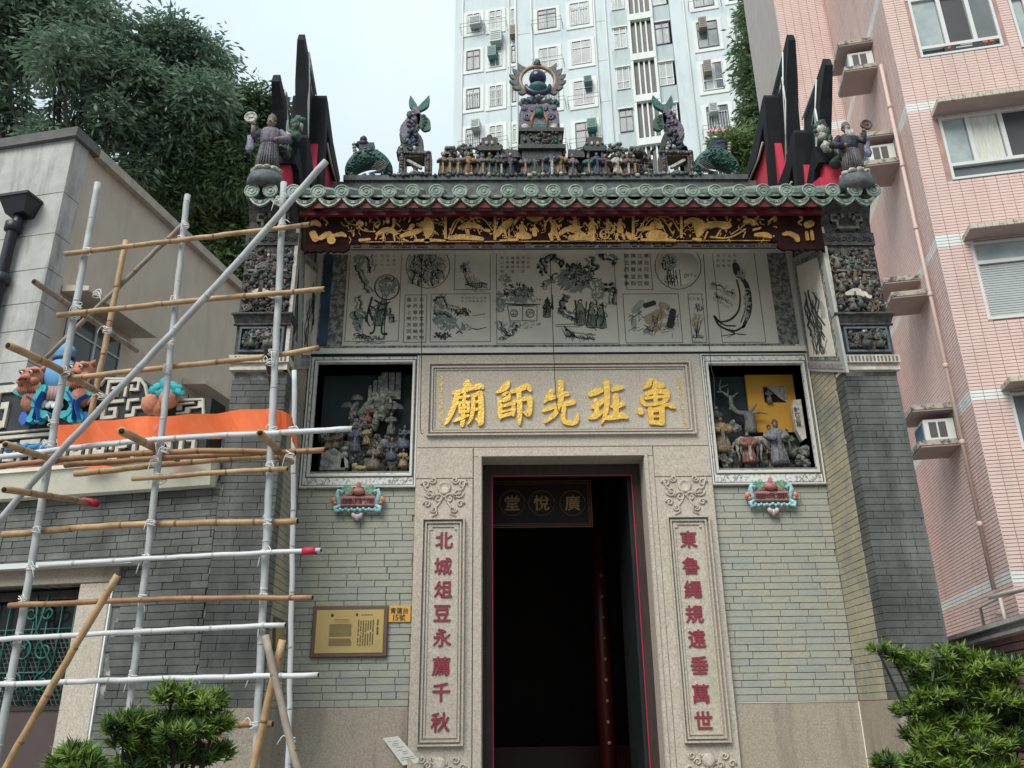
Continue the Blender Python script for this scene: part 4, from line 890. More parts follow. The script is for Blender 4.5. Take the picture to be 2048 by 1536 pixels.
for (a, c) in ((1003, 1039), (1137, 1170)):
    b = MB(); b.prism([(RX(a), RZ(312)), (RX(c), RZ(312)), (RX(c), RZ(303)), (RX(c)-.03, RZ(297)), (RX(a)+.03, RZ(297)), (RX(a), RZ(303))], YR+.02, YR+.25)
    for k in range(5): b.blob((RX(a)+.03+k*.035, YR+.08, RZ(295)), (.02, .02, .035), .3, (6,4))
    b.build('miniature_roof', CER['dark'], ridge)
for px in (932, 1238):
    b = MB(); b.lathe([(.03,0),(.06,.06),(.04,.11),(.05,.13)], (RX(px), YR+.08, RZ(312)), 9)
    for k in range(22):
        t = rng.uniform(0, 3.14); q = rng.uniform(.05, .15); b.blob((RX(px)+q*math.cos(t), YR+.05, RZ(300)+q*.9*math.sin(t)), rng.uniform(.015,.03), .4, (6,4))
    b.build('flower_vase', CER['grey'], ridge)
b = MB(); rng = random.Random(15)
for k in range(150):
    px = rng.uniform(880, 1312); top = 296-10*abs(math.sin(px*.09))*rng.random(); b.cur = rng.choices([0,1,2,4],[6,1.5,1,1])[0]
    b.blob((RX(px), YR+rng.uniform(.02,.16), RZ(rng.uniform(top, 312))), (rng.uniform(.014,.035), .03, rng.uniform(.02,.05)), .35, (6,4), rng.uniform(-.6,.6), False)
b.build('carved_crest', RELM, ridge)
# centre pedestal
b = MB(); b.box(RX(1036), RX(1132), YR-.04, YR+.3, RZ(300), RZ(292)); b.box(RX(1042), RX(1126), YR-.01, YR+.3, RZ(292), RZ(266)); b.box(RX(1038), RX(1130), YR-.04, YR+.3, RZ(266), RZ(259)); b.box(RX(1044), RX(1124), YR+.0, YR+.3, RZ(352), RZ(300)); b.build('centre_pedestal', CER['dark'], ridge)
b = MB()
for k in range(40): b.cur = rng.choice([0,1,2,3]); b.blob((rng.uniform(RX(1046), RX(1122)), YR-.02, rng.uniform(RZ(291), RZ(268))), rng.uniform(.012,.026), .4, (6,4))
b.build('pedestal_carving', [CER['dark'], CER['green'], CER['brown'], CER['grey']], ridge)
# ---- figurines
SKIN = CER['skin']
_figs = {}
def figurine(px, py, hpx, robe, label, Y, group, hat='dark', seated=False, under='grey', wide=1.0, lean=0.0, cat='figurine', kscale=None):
    p = PY(px, py, Y); h = PY(px, py-hpx, Y)[2]-p[2]
    t = thing('figurine', p, label, cat, group); b = MB(Fr(p))
    w = h*.19*wide
    if seated: b.lathe([(w*1.25,0),(w*1.35,h*.12),(w*1.1,h*.3),(w*.7,h*.42),(w*.78,h*.62),(w*.62,h*.74),(w*.2,h*.78)], (0,0,0), 10, sy=.7)
    else: b.lathe([(w*.95,0),(w*1.0,h*.05),(w*.72,h*.35),(w*.62,h*.52),(w*.82,h*.70),(w*.62,h*.78),(w*.2,h*.81)], (lean*.3,0,0), 10, sy=.7)
    for sx in (-1, 1): b.tube([(sx*w*.75, 0, h*.73), (sx*w*1.0, -w*.4, h*.58), (sx*w*.35*(1 if lean == 0 else 1.8), -w*1.0, h*random.uniform(.46,.58))], [w*.30, w*.38, w*.30], 6)
    for q in range(6): a = -2.9+q*.52; b.tube([(w*1.0*math.cos(a), w*.7*math.sin(a), 0), (w*.66*math.cos(a), w*.46*math.sin(a), h*.42)], w*.10, 4)
    b.rough(h*.012, None); b.build('robe', CER[robe], t)
    b = MB(Fr(p)); b.box(-w*.18, w*.18, -w*.72, -w*.5, h*.05, h*.5); b.tube([(-w*.66,0,h*.5),(-w*.3,-w*.5,h*.49),(w*.3,-w*.5,h*.49),(w*.66,0,h*.5)], w*.12, 5); b.build('sash', CER[under], t)
    b = MB(Fr(p)); b.blob((0, -w*.1, h*.88), (h*.062, h*.07, h*.08), 0, (8,5)); b.blob((0, -w*.1-h*.07, h*.87), h*.016, 0, (6,4))
    b.blob((w*.3, -w*1.15, h*.52), w*.22, 0, (6,4)); b.build('head', SKIN, t)
    b = MB(Fr(p)); b.lathe([(h*.07,0),(h*.075,h*.02),(h*.05,h*.07),(h*.02,h*.10),(0,h*.11)], (0, 0, h*.92), 8); b.build('hat', CER[hat], t)
    return t
ORD = ['first','second','third','fourth','fifth','sixth','seventh','eighth','ninth','tenth','eleventh','twelfth','thirteenth','fourteenth','fifteenth','sixteenth','seventeenth','eighteenth','nineteenth','twentieth','twenty-first','twenty-second']
RF_ = [(886,352,46,'brown','white'),(900,352,44,'grey','dark'),(916,352,44,'grey','white'),(937,353,48,'orange','grey'),(956,352,42,'dark','white'),(966,352,44,'grey','brown'),(979,352,46,'green','gold'),(992,352,40,'dark','grey'),(1003,352,40,'dark','white'),(1021,353,46,'navy','white'),(1051,353,44,'mauve','white'),(1070,352,42,'green','orange'),(1085,350,46,'navy','brown'),(1104,352,52,'blue','brown'),(1121,353,50,'orange','red'),(1146,353,44,'mauve','gold'),(1178,353,42,'teal','orange'),(1195,351,46,'blue','dark'),(1212,353,44,'brown','orange'),(1236,353,46,'white','grey'),(1257,353,44,'brown','gold'),(1270,352,42,'navy','gold')]
CN = dict(brown='brown', grey='grey', orange='orange', dark='blackish', green='dark green', navy='navy', mauve='mauve', blue='blue', teal='jade green', white='off-white', red='red')
for i, (px, py, h, r, ht) in enumerate(RF_):
    figurine(px, py, h, r, f'{ORD[i]} ceramic figurine from the left in the roof ridge row, {CN[r]} robe', YR+.03, 'figurines along the roof ridge', ht, lean=rng.choice([0, 0, .02, -.02]), under=rng.choice(['grey','white','dark','gold']), wide=rng.uniform(.95, 1.25))
# ---- pearl finial
def fin_parts():
    cx, cz = RX(1076, 150), RZ(158); R = 37*K; y = YR+.1
    t = thing('pearl_finial', (cx, y, RZ(259)), 'dark blue pearl in a flaming ring crowning the middle of the roof ridge', 'roof ornament')
    b = MB(); b.tube([(cx+R*math.cos(a), y, cz+.06+R*math.sin(a)) for a in np.linspace(0, 2*math.pi, 37)], 4.6*K, 8, caps=False); b.build('ring', M('ring_glaze', (.36,.22,.13), .4, var=.25, scale=10), t)
    b = MB()
    for sx in (-1, 1):
        for k, a in enumerate((-42,-24,-8,8,24,42)):
            a = math.radians(a); c, s_ = math.cos(a)*sx, math.sin(a); r0, r1 = R+2*K, R+(24-abs(k-2.5)*2.5)*K
            base = np.array([cx+c*r0, cz+.06+s_*r0]); tip = np.array([cx+c*r1, cz+.06+s_*r1+6*K]); mid = (base+tip)/2+np.array([0, -3*K])
            b.stroke([(base[0], base[1], 15*K), (mid[0], mid[1], 12*K), (tip[0], tip[1], 2*K)], y-.02-.001*k, y+.02)
    b.build('flame', CER['grey'], t)
    b = MB(); b.lathe([(.02,0),(.06,.02),(.02,.04),(.045,.07),(.03,.10),(0,.12)], (cx, y, cz+.06+R), 10); b.build('tip', CER['grey'], t)
    b = MB(); b.blob((cx, y, RZ(146)), 18.5*K, 0, (16,10)); b.build('pearl', M('pearl_glaze', (.022,.028,.06), .12, var=.2), t)
    b = MB(); b.lathe([(8*K,0),(13*K,4*K),(18*K,12*K),(20*K,19*K),(17*K,19*K)], (cx, y, RZ(179)), 14); b.build('cup', CER['teal'], t)
    b = MB(); b.tube([(cx+25*K*math.cos(a), y-.03, RZ(161)+25*K*math.sin(a)) for a in np.linspace(math.pi*1.02, math.pi*1.98, 15)], [3*K+5*K*math.sin(q) for q in np.linspace(0.1, 3.04, 15)], 8); b.build('crescent', M('navy_glaze', (.03,.035,.075), .25), t)
    b = MB()
    for k in range(34):
        q = k/33*2-1; b.cur = random.choice([0,0,1,2]); b.blob((cx+q*38*K, y-.06+random.uniform(-.02,.02), RZ(196)-abs(q)**2*10*K+random.uniform(-4,5)*K), (7*K, .05, 4*K), .3, (6,4), q)
    b.build('wave_crest', [CER['lilac'], CER['white'], CER['teal']], t)
    b = MB(); b.prism([(cx-42*K, RZ(258)), (cx+42*K, RZ(258)), (cx+41*K, RZ(226)), (cx+34*K, RZ(206)), (cx-34*K, RZ(206)), (cx-41*K, RZ(226))], y-.08, y+.15); b.build('pedestal', CER['mauve'], t)
    b = MB()
    for sx in (-1, 1):
        for (dx, pz, r) in ((24, 232, 9), (31, 214, 6), (12, 216, 6), (34, 248, 6)): b.cur = 0; scroll(b, cx+sx*dx*K, RZ(pz), r*K, y-.09, 1.6, sx, .012)
        b.cur = 1; b.tube([(cx+sx*8*K, y-.09, RZ(222)), (cx+sx*16*K, y-.09, RZ(238)), (cx+sx*14*K, y-.09, RZ(256))], .02, 6)
        b.cur = 2; b.lathe([(9*K,0),(8*K,.02),(4*K,.03),(0,.03)], (cx+sx*30*K, y-.08, RZ(253)), 10, 'y')
    b.build('pedestal_scrolls', [CER['lilac'], CER['orange'], CER['white']], t)
    b = MB(); b.lathe([(8*K,0),(11*K,8*K),(7*K,18*K),(9*K,20*K),(0,20*K)], (cx, y-.08, RZ(231)), 10); b.build('jade_vase', CER['teal'], t)
    b = MB()
    for k in range(8): b.tube([(cx+(k-3.5)*3.2*K, y-.1, RZ(249)), (cx+(k-3.5)*3.6*K, y-.12, RZ(262))], .016, 5)
    b.build('tassels', CER['teal'], t)
fin_parts()
def fish(px, sg, label):
    cx = RX(px, 250); y = YR+.08
    t = thing('dragon_fish', (cx, y, RZ(300)), label, 'roof ornament', 'leaping fish on the roof ridge')
    q = lambda dx, py: (cx+sg*dx*K, RZ(py))
    b = MB(); a, c = q(-28, 302); d, e = q(30, 302); b.prism([(min(a,d), c), (max(a,d), c), (q(22,290)[0], RZ(290)), (q(-24,290)[0], RZ(290))], y-.06, y+.12)
    b.stroke([(*q(-2,295), 46*K), (*q(4,278), 42*K), (*q(-8,262), 36*K)], y-.03, y+.08)
    for k in range(30):
        b.cur = random.choice([0,0,1,2]); u, v = random.uniform(-20, 22), random.uniform(298, 258); w_ = (v-240)/60; b.blob((*[(q(u*w_, v)[0])], y-.06, q(0, v)[1]), random.uniform(3, 6)*K, .35, (6,4))
    b.build('wave_base', [CER['dark'], CER['white'], CER['blue']], t)
    b = MB(); b.stroke([(*q(0,272), 26*K), (*q(-8,256), 32*K), (*q(2,238), 30*K), (*q(6,222), 22*K), (*q(8,212), 12*K)], y-.04, y+.06)
    for k in range(26): u, v = random.uniform(-9, 12), random.uniform(220, 250); b.blob((q(u, v)[0], y-.05, q(u, v)[1]), random.uniform(2.5, 5)*K, .3, (6,4))
    b.build('body', CER['mauve'], t)
    b = MB()
    for (e1, e2) in (((-4, 186), -1), ((34, 186), 1)): b.stroke([(*q(11, 214), 8*K), (*q((11+e1[0])/2+e2*2, 204), 15*K), (*q((11+e1[0]*3)/4+e2*2, 195), 10*K), (*q(*e1), 2*K)], y-.03-.002*e2, y+.02)
    b.build('tail', CER['teal'], t)
    b = MB()
    for k in range(5): u, v = q(24+3*math.sin(k), 228+k*6); scroll(b, u, v, 3.5*K, y-.045, 1.2, sg, .01)
    b.stroke([(*q(12,226), 14*K), (*q(24,238), 26*K), (*q(30,250), 20*K)], y-.04, y); b.build('fin', CER['green'], t)
fish(822, 1, 'leaping green-tailed ceramic fish left of the pearl on the ridge'); fish(1346, -1, 'leaping green-tailed ceramic fish right of the pearl on the ridge')
def beast(px, sg, label):
    cx = RX(px, 320); y = YR+.05
    t = thing('ridge_dragon', (cx, y, RZ(362)), label, 'roof ornament', 'scaly creatures at the ridge ends')
    q = lambda dx, py: (cx+sg*dx*K, RZ(py))
    b = MB(); body = [(*q(-40,350), 14*K), (*q(-32,328), 34*K), (*q(-10,312), 46*K), (*q(14,314), 40*K), (*q(36,330), 22*K), (*q(34,350), 16*K), (*q(14,352), 10*K)]
    sp = smooth_path(body, 4); b.tube([(p[0], y+.02, p[1]) for p in sp], [p[2]/2 for p in sp], 10); bo = b.build('body', CER['green'], t)
    b = MB()
    for k in range(170):
        i = random.randrange(len(sp)); p = sp[i]; o = random.uniform(-.45, .45)*p[2]; dy = math.sqrt(max(0, .25-(o/p[2])**2))*p[2]
        b.blob((p[0]+random.uniform(-.03,.03), y+.02-dy-.004, p[1]+o), (3*K, .014, 2.2*K), .1, (6,4), random.uniform(-.5,.5))
    b.build('scales', CER['teal'], t)
    b = MB(); h = q(-16, 284); b.blob((h[0], y, h[1]), (14*K, .07, 9*K), .15); b.blob((q(-14, 276)[0], y-.02, RZ(276)), 8*K, .1); b.box(*sorted((q(-22,296)[0], q(8,296)[0])), y-.05, y+.05, RZ(297), RZ(284)); b.build('head', CER['navy'], t)
    b = MB()
    for k in range(5): b.blob((q(-33+k*1.2, 285+k*6)[0], y-.02, RZ(285+k*6)), (5*K, .03, 3*K), .1, (6,4), sg*.4)
    b.build('mane', CER['white'], t)
    b = MB()
    for k in range(8): b.tube([(*[q(20-k*2, 318+k*3)[0]], y-.08, RZ(318+k*3)), (q(38-k*2, 330+k*2)[0], y-.09, RZ(330+k*2)), (q(30-k*4, 352)[0], y-.09, RZ(350))], .010, 4)
    for k in range(26): b.blob((q(random.uniform(-40, 30), 0)[0], y-.03, RZ(random.uniform(345, 362))), random.uniform(3, 6)*K, .4, (6,4))
    b.build('cloud_base', CER['grey'], t)
beast(738, 1, 'scaly green ridge creature at the left end beside the dark gable'); beast(1432, -1, 'scaly green ridge creature at the right end beside the dark gable')

# ================================================================== corner deities on the eaves
def deity(px, pyb, pyt, sg, label, robe, coat, disc, beard):
    Y = -.96; p = PY(px, pyb, Y); k = .0047; h = (pyb-pyt)*k*1.02
    dz0 = Z(px, pyb+34, Y)
    b = MB(Fr((p[0], Y, dz0))); H = p[2]-dz0
    b.lathe([(.17,0),(.168,H*.45),(.15,H*.75),(.10,H*.95),(0,H)], (0,0,0), 16, sy=.8); b.build('statue_plinth', RDG, temple)
    t = thing('deity_statue', p, label, 'statue', 'deity statues at the two eave corners')
    b = MB(Fr(p))
    for q in range(9): a = q/9*6.28; b.blob((.10*math.cos(a), .08*math.sin(a), -.005), (.05,.05,.028), .2, (8,5), .2)
    b.build('cloud_base', CER['white'], t)
    b = MB(Fr(p)); b.lathe([(h*.17,0),(h*.175,h*.04),(h*.14,h*.25),(h*.12,h*.46)], (0,0,0), 16, sy=.75)
    for q in range(14):
        a = -math.pi+q/13*math.pi; b.cur = q % 4; b.tube([(h*.175*math.cos(a), h*.135*math.sin(a), .01), (h*.12*math.cos(a), h*.095*math.sin(a), h*.46)], h*.018, 5)
    b.build('robe_skirt', [CER[robe], CER['blue'], CER['brown'], CER['grey']], t)
    b = MB(Fr(p)); b.lathe([(h*.12,h*.44),(h*.15,h*.55),(h*.165,h*.68),(h*.13,h*.74),(h*.05,h*.77)], (0,0,0), 14, sy=.72)
    # arm raising the disc and arm bent at the hip
    b.tube([(sg*h*.14,0,h*.71),(sg*h*.24,-h*.05,h*.60),(sg*h*.22,-h*.12,h*.74)], [h*.06,h*.055,h*.045], 8)
    b.tube([(-sg*h*.14,0,h*.71),(-sg*h*.27,-h*.02,h*.56),(-sg*h*.14,-h*.13,h*.47)], [h*.06,h*.065,h*.05], 8)
    b.rough(h*.006, None); b.build('robe_top', CER[coat], t)
    b = MB(Fr(p)); b.lathe([(h*.06,0),(h*.05,-h*.12),(h*.07,-h*.22),(h*.03,-h*.30)], (sg*h*.27,-h*.04,h*.62), 8, sy=.4); b.build('sleeve', CER['lilac'], t)
    b = MB(Fr(p)); b.blob((0,-h*.03,h*.86), (h*.058,h*.065,h*.08), 0, (12,8)); b.blob((0,-h*.10,h*.85), h*.014, 0, (6,4)); b.blob((sg*h*.22,-h*.14,h*.76), h*.035, .1, (6,4)); b.blob((-sg*h*.13,-h*.15,h*.47), h*.035, .1, (6,4))
    for sx in (-1, 1): b.blob((sx*h*.058,-h*.02,h*.86), h*.018, 0, (6,4))
    b.build('head', CER['skin'], t)
    if beard:
        b = MB(Fr(p))
        for q in range(9): b.tube([((q-4)*h*.011,-h*.085,h*.83),((q-4)*h*.016,-h*.11,h*.73),((q-4)*h*.012,-h*.10,h*.66)], [h*.014,h*.014,.002], 5)
        b.build('beard', CER['white'], t)
    b = MB(Fr(p)); b.lathe([(h*.068,0),(h*.075,h*.03),(h*.06,h*.10),(h*.03,h*.14),(0,h*.15)], (0,0,h*.89), 10); b.build('hat', CER['grey' if beard else 'brown'], t)
    b = MB(Fr(p)); c = (sg*h*.27,-h*.14,h*.86); b.lathe([(h*.095,0),(h*.095,.018),(h*.075,.022),(h*.07,.016),(0,.018)], c, 20, 'y'); b.box(c[0]-h*.03,c[0]+h*.03,c[1]-.024,c[1]-.016,c[2]-h*.012,c[2]+h*.012)
    b.build('disc', CER[disc], t)
    # swirling dragon mass behind the shoulder
    b = MB(Fr(p))
    for q in range(34):
        a = q/34; b.cur = random.choice([0,0,1,2]); b.blob((-sg*(h*.10+h*.26*a)+random.uniform(-.04,.04), h*.18+.03, h*(.50+.62*a)+random.uniform(-.06,.06)), random.uniform(.03,.06), .3, (6,4))
    b.build('dragon_cloud', [CER['green'], CER['white'], CER['dark']], t)
deity(533, 345, 212, -1, 'beardless robed deity statue raising a white disc at the eave corner above the scaffold', 'grey', 'mauve', 'white', False)
deity(1709, 350, 228, 1, 'white-bearded deity statue raising a brown disc at the eave corner beside the pink block', 'brown', 'navy', 'brown', True)

# ================================================================== niche scenes
CERF = dict(CER)
for k, c in dict(brown=(.17,.13,.10), green=(.12,.15,.11), teal=(.10,.15,.14), blue=(.11,.14,.20), navy=(.08,.09,.12), white=(.34,.33,.29), red=(.25,.11,.09), gold=(.30,.22,.12), lilac=(.19,.20,.23), yellow=(.38,.31,.14), grey=(.17,.17,.16)).items():
    CER[k] = M('niche_clay_'+k, tuple(q*.4 for q in c), .75, scale=48, col2=tuple(q*1.2 for q in c), c2pos=(.34,.6), bump=.5, bscale=80, detail=8)
ROCK = M('niche_rock', (.10,.10,.09), .9, scale=24, col2=(.30,.30,.27), c2pos=(.38,.65), bump=.4)
NK = .0047
def npx(x, y, o, k): return o[0]+x*k, o[1]+y*k
def nf(x, yb, yt, o, k, depth, robe, label, **kw):
    px, py = npx(x, yb, o, k); figurine(px, py, (yb-yt)*k*1.1, robe, label, depth, kw.pop('group'), kscale=NK, **kw)
oL, kL = (620, 720), .1692
b = MB(); relief(b, NL[0]+.02, NL[1]-.02, NL[2]+.03, NL[2]+(NL[3]-NL[2])*.42, .24, random.Random(4), 300, 12, .012, .04); b.build('relief_backdrop', [ROCK, CER['grey'], CER['brown'], CER['white'], CER['green']], fr_L)
b = MB(); relief(b, NR[0]+.02, NR[1]-.02, NR[2]+.03, NR[2]+(NR[3]-NR[2])*.30, .24, random.Random(6), 220, 8, .012, .04); b.build('relief_backdrop', [ROCK, CER['grey'], CER['brown'], CER['white'], CER['green']], fr_R)
t = thing('rock_mountain', PY(*npx(700, 800, oL, kL), .2), 'grey modelled rock cliff behind the figures of the rock-cliff niche', 'sculpture')
b = MB()
def pxp(x, y, Y, o, k): return PY(*npx(x, y, o, k), Y)
for (x0, y0, x1, y1) in ((690,310,740,480),(745,250,800,480),(800,200,850,480),(840,145,930,420),(930,150,1010,420),(1010,145,1085,480)):
    p, q = pxp(x0, y1, .26, oL, kL), pxp(x1, y0, .26, oL, kL); b.prism([(p[0],p[2]),(q[0],p[2]),(q[0],q[2]-.01),((p[0]+q[0])/2,q[2]),(p[0],q[2]-.02)], .22, .29)
for (x, y, r) in ((560,640,90),(700,560,110),(800,520,100),(900,470,110),(960,560,70),(620,760,90),(760,740,80),(520,700,70),(860,620,90),(690,880,60),(150,900,70),(400,900,60),(1100,900,60),(820,1080,70),(540,1130,80)):
    p = pxp(x, y, .22, oL, kL); R_ = r*kL*NK
    for q in range(9): b.blob(p+np.array([random.uniform(-.7,.7)*R_, random.uniform(-.05,.03), random.uniform(-.8,.8)*R_]), (R_*random.uniform(.3,.6), .05, R_*random.uniform(.4,.9)), .3, (8,5), random.uniform(-.6,.6), False)
for (x, y) in ((440,560),(850,500),(1040,580),(560,470),(1000,430)):
    p = pxp(x, y, .15, oL, kL)
    for j in range(11): a = j/10*math.pi; b.tube([(p[0], .14, p[2]), (p[0]+.055*math.cos(a), .135, p[2]+.05*math.sin(a))], .0035, 4)
b.build('rock', ROCK, t)
gL = 'clay figures in the rock-cliff niche'
for a in ((530,1090,790,.14,'blue','standing clay figure in a blue robe in the rock-cliff niche',{}),
          (662,1000,800,.16,'yellow','standing clay figure in a yellow robe in the rock-cliff niche',{}),
          (680,740,560,.17,'red','clay figure with red sleeves in the rock cave, rock-cliff niche',{'seated':True}),
          (955,890,640,.15,'green','clay figure in green high on the right of the rock-cliff niche',{}),
          (960,1190,945,.08,'navy','bald seated clay figure in dark blue in the rock-cliff niche',{'seated':True,'hat':'skin'}),
          (1100,1270,1065,.05,'gold','small seated clay boy in red and yellow, right edge of rock-cliff niche',{'seated':True,'under':'red'}),
          (745,1300,1010,.06,'brown','seated beige clay figure at the front centre of the rock-cliff niche',{'seated':True}),
          (205,1060,880,.12,'brown','leftmost crouching brown clay figure in the rock-cliff niche',{'seated':True}),
          (300,1050,865,.14,'brown','second crouching brown clay figure from the left in the rock-cliff niche',{'seated':True}),
          (410,1150,1000,.12,'white','crouching pale clay figure beside the grey stone, rock-cliff niche',{'seated':True}),
          (1115,1060,790,.2,'blue','clay figure in faded blue-grey at right back of the rock-cliff niche',{'seated':True})):
    nf(*a[:3], oL, kL, *a[3:6], group=gL, **a[6])
def stone(name, x, y, w, h, Y, o, k, mat, label, cat):
    p = pxp(x, y, Y, o, k); b = MB(); b.prism([(p[0]-w*k*NK*.5,p[2]),(p[0]+w*k*NK*.5,p[2]),(p[0]+w*k*NK*.4,p[2]+h*k*NK*.7),(p[0],p[2]+h*k*NK),(p[0]-w*k*NK*.45,p[2]+h*k*NK*.8)], Y-.03, Y+.04); b.build(name, mat, label=label, cat=cat)
stone('boulder', 270, 1310, 300, 270, .05, oL, kL, ROCK, 'dark grey wedge-shaped stone at the front left of the rock-cliff niche', 'rock')
stone('white_block', 410, 1280, 90, 130, .05, oL, kL, CER['white'], 'small white clay block beside the dark stone in the rock-cliff niche', 'sculpture')
b = MB(); p = pxp(590, 1300, .04, oL, kL); b.blob((p[0], .04, p[2]+.02), (.075,.03,.025), .1, (8,5)); b.blob((p[0]-.05, .04, p[2]+.04), (.03,.03,.03), .1, (8,5)); b.build('gourd', CER['yellow'], label='yellow gourd lying on the floor of the rock-cliff niche', cat='sculpture')
oR, kR = (1400, 720), .1693
b = MB(); A = pxp(605, 860, .27, oR, kR); B_ = pxp(1130, 150, .27, oR, kR); w0, w1 = pxp(760, 510, .27, oR, kR), pxp(1008, 318, .27, oR, kR)
for r in split(A[0], B_[0], A[2], B_[2], [(w0[0], w1[0], w0[2], w1[2])]): b.box(r[0], r[1], .255, .285, r[2], r[3])
ow = b.build('clay_wall', M('ochre_paint', (.52,.27,.035), .8, var=.08, scale=6), label='ochre clay house wall with a square window in the ochre-house niche', cat='sculpture')
b = MB(); b.prism([(w1[0]-.19, w1[2]), (w1[0], w1[2]), (w1[0], w0[2]), (w1[0]-.06, w0[2]+.04)], .262, .275); b.build('torn_paper', CER['white'], ow)
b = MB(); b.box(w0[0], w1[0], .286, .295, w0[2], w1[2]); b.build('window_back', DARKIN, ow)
t = thing('bare_tree', pxp(600, 870, .2, oR, kR), 'leafless grey clay tree with forked branches in the ochre-house niche', 'sculpture')
b = MB()
def br(pts, r0, r1): 
    P_ = [pxp(x, y, .18, oR, kR) for x, y in pts]; b.tube(smooth_path(P_, 3), np.linspace(r0, r1, (len(P_)-1)*3+1) if len(P_) > 2 else [r0, r1], 6)
br([(600,870),(590,720),(560,640)], .065, .05); br([(560,640),(440,620),(370,540),(360,450),(330,430),(260,380),(200,380)], .032, .008); br([(330,430),(330,330)], .012, .004); br([(370,450),(450,385)], .014, .004); br([(240,380),(230,290),(255,215)], .012, .004); br([(240,330),(330,290)], .01, .004); br([(560,640),(640,560),(680,500)], .02, .004); br([(600,640),(700,620),(800,640)], .014, .004); br([(440,620),(340,570),(390,600)], .012, .005)
b.build('trunk', CER['grey'], t)
gR = 'clay figures in the ochre-house niche'
for a in ((590,1215,875,.06,'red','clay figure in a long red robe beside the horse, ochre-house niche',{'under':'white','wide':1.2}),
          (945,1230,755,.05,'lilac','clay figure in grey-blue robe greeting with raised arms, ochre-house niche',{'wide':1.05,'hat':'navy'}),
          (850,1110,800,.14,'gold','clay figure with a flat black hat behind the greeting man, ochre-house niche',{}),
          (275,1090,700,.10,'gold','clay figure in a gold robe with arms folded at left of ochre-house niche',{'wide':1.2}),
          (215,820,575,.2,'teal','clay figure with a brimmed hat at the back left of the ochre-house niche',{'hat':'white'}),
          (825,510,350,.24,'brown','clay figure looking out of the ochre window in the ochre-house niche',{}),
          (1060,1150,850,.2,'green','clay figure half hidden beside the stone slab, ochre-house niche',{})):
    nf(*a[:3], oR, kR, *a[3:6], group=gR, **a[6])
p = pxp(600, 1200, .12, oR, kR); s = .30
t = thing('horse', p, 'pale grey clay horse standing behind the red-robed figure, ochre-house niche', 'sculpture')
b = MB(Fr((p[0], .12, p[2])))
b.tube([(-s*.42,0,s*.60),(-s*.25,0,s*.66),(0,0,s*.62),(s*.28,0,s*.66),(s*.42,0,s*.72),(s*.56,0,s*.60),(s*.66,-.02,s*.36)], [s*.11,s*.17,s*.16,s*.17,s*.12,s*.085,s*.05], 10)
for lx, kx in ((-.36,-.05),(-.24,-.05),(.24,.04),(.36,.03)): b.tube([(s*lx,.0,s*.58),(s*(lx+kx*.4),0,s*.33),(s*(lx+kx*-.6),0,s*.18),(s*lx,0,0)], [s*.075,s*.042,s*.03,s*.035], 7)
b.tube([(-s*.46,0,s*.64),(-s*.54,0,s*.45),(-s*.52,0,s*.25)], [s*.04,s*.04,s*.01], 6)
b.build('body', CER['white'], t)
b = MB(Fr((p[0], .12, p[2]))); b.blob((0, 0, s*.74), (s*.2, s*.17, s*.09), .1); b.build('saddle', CER['blue'], t)
A = pxp(1080, 960, .14, oR, kR); t = thing('stone_slab', A, 'pale upright stone slab with black characters in the ochre-house niche', 'sculpture')
b = MB(); q = [pxp(x, y, .14, oR, kR) for x, y in ((1095,480),(1190,470),(1260,920),(1200,960),(1130,830),(1085,560))]; b.prism([(v[0], v[2]) for v in q], .12, .18); b.build('slab', LSTONE, t)
b = MB()
for i, ch in enumerate('對棋品泉'): v = pxp(1140+i*9, 590+i*58, .12, oR, kR); glyph(b, ch, v[0], .117, v[2], .052, .012)
b.build('slab_text', INK, t)
for lab, pts in (('grey rockwork at the feet of the gold-robed figure, ochre-house niche', ((300,1180,80),(230,1150,60),(360,1130,60),(300,1240,60))), ('grey rockwork under the pale stone slab, ochre-house niche', ((1230,1080,70),(1180,1180,60),(1260,1220,60),(1110,1100,50))), ('grey rock behind the bare tree, ochre-house niche', ((420,820,70),(380,780,60)))):
    b = MB()
    for (x, y, r) in pts:
        v = pxp(x, y, .14, oR, kR); b.blob(v, (r*kR*NK, .05, r*kR*NK), .3, (8,5), None, False)
        for q in range(6): b.blob(v+np.array([random.uniform(-.6,.6)*r*kR*NK, random.uniform(-.04,.02), random.uniform(-.6,.6)*r*kR*NK]), (r*kR*NK*.5, .04, r*kR*NK*.5), .35, (8,5), None, False)
    b.build('rockwork', ROCK, label=lab, cat='sculpture')
CER = CERF
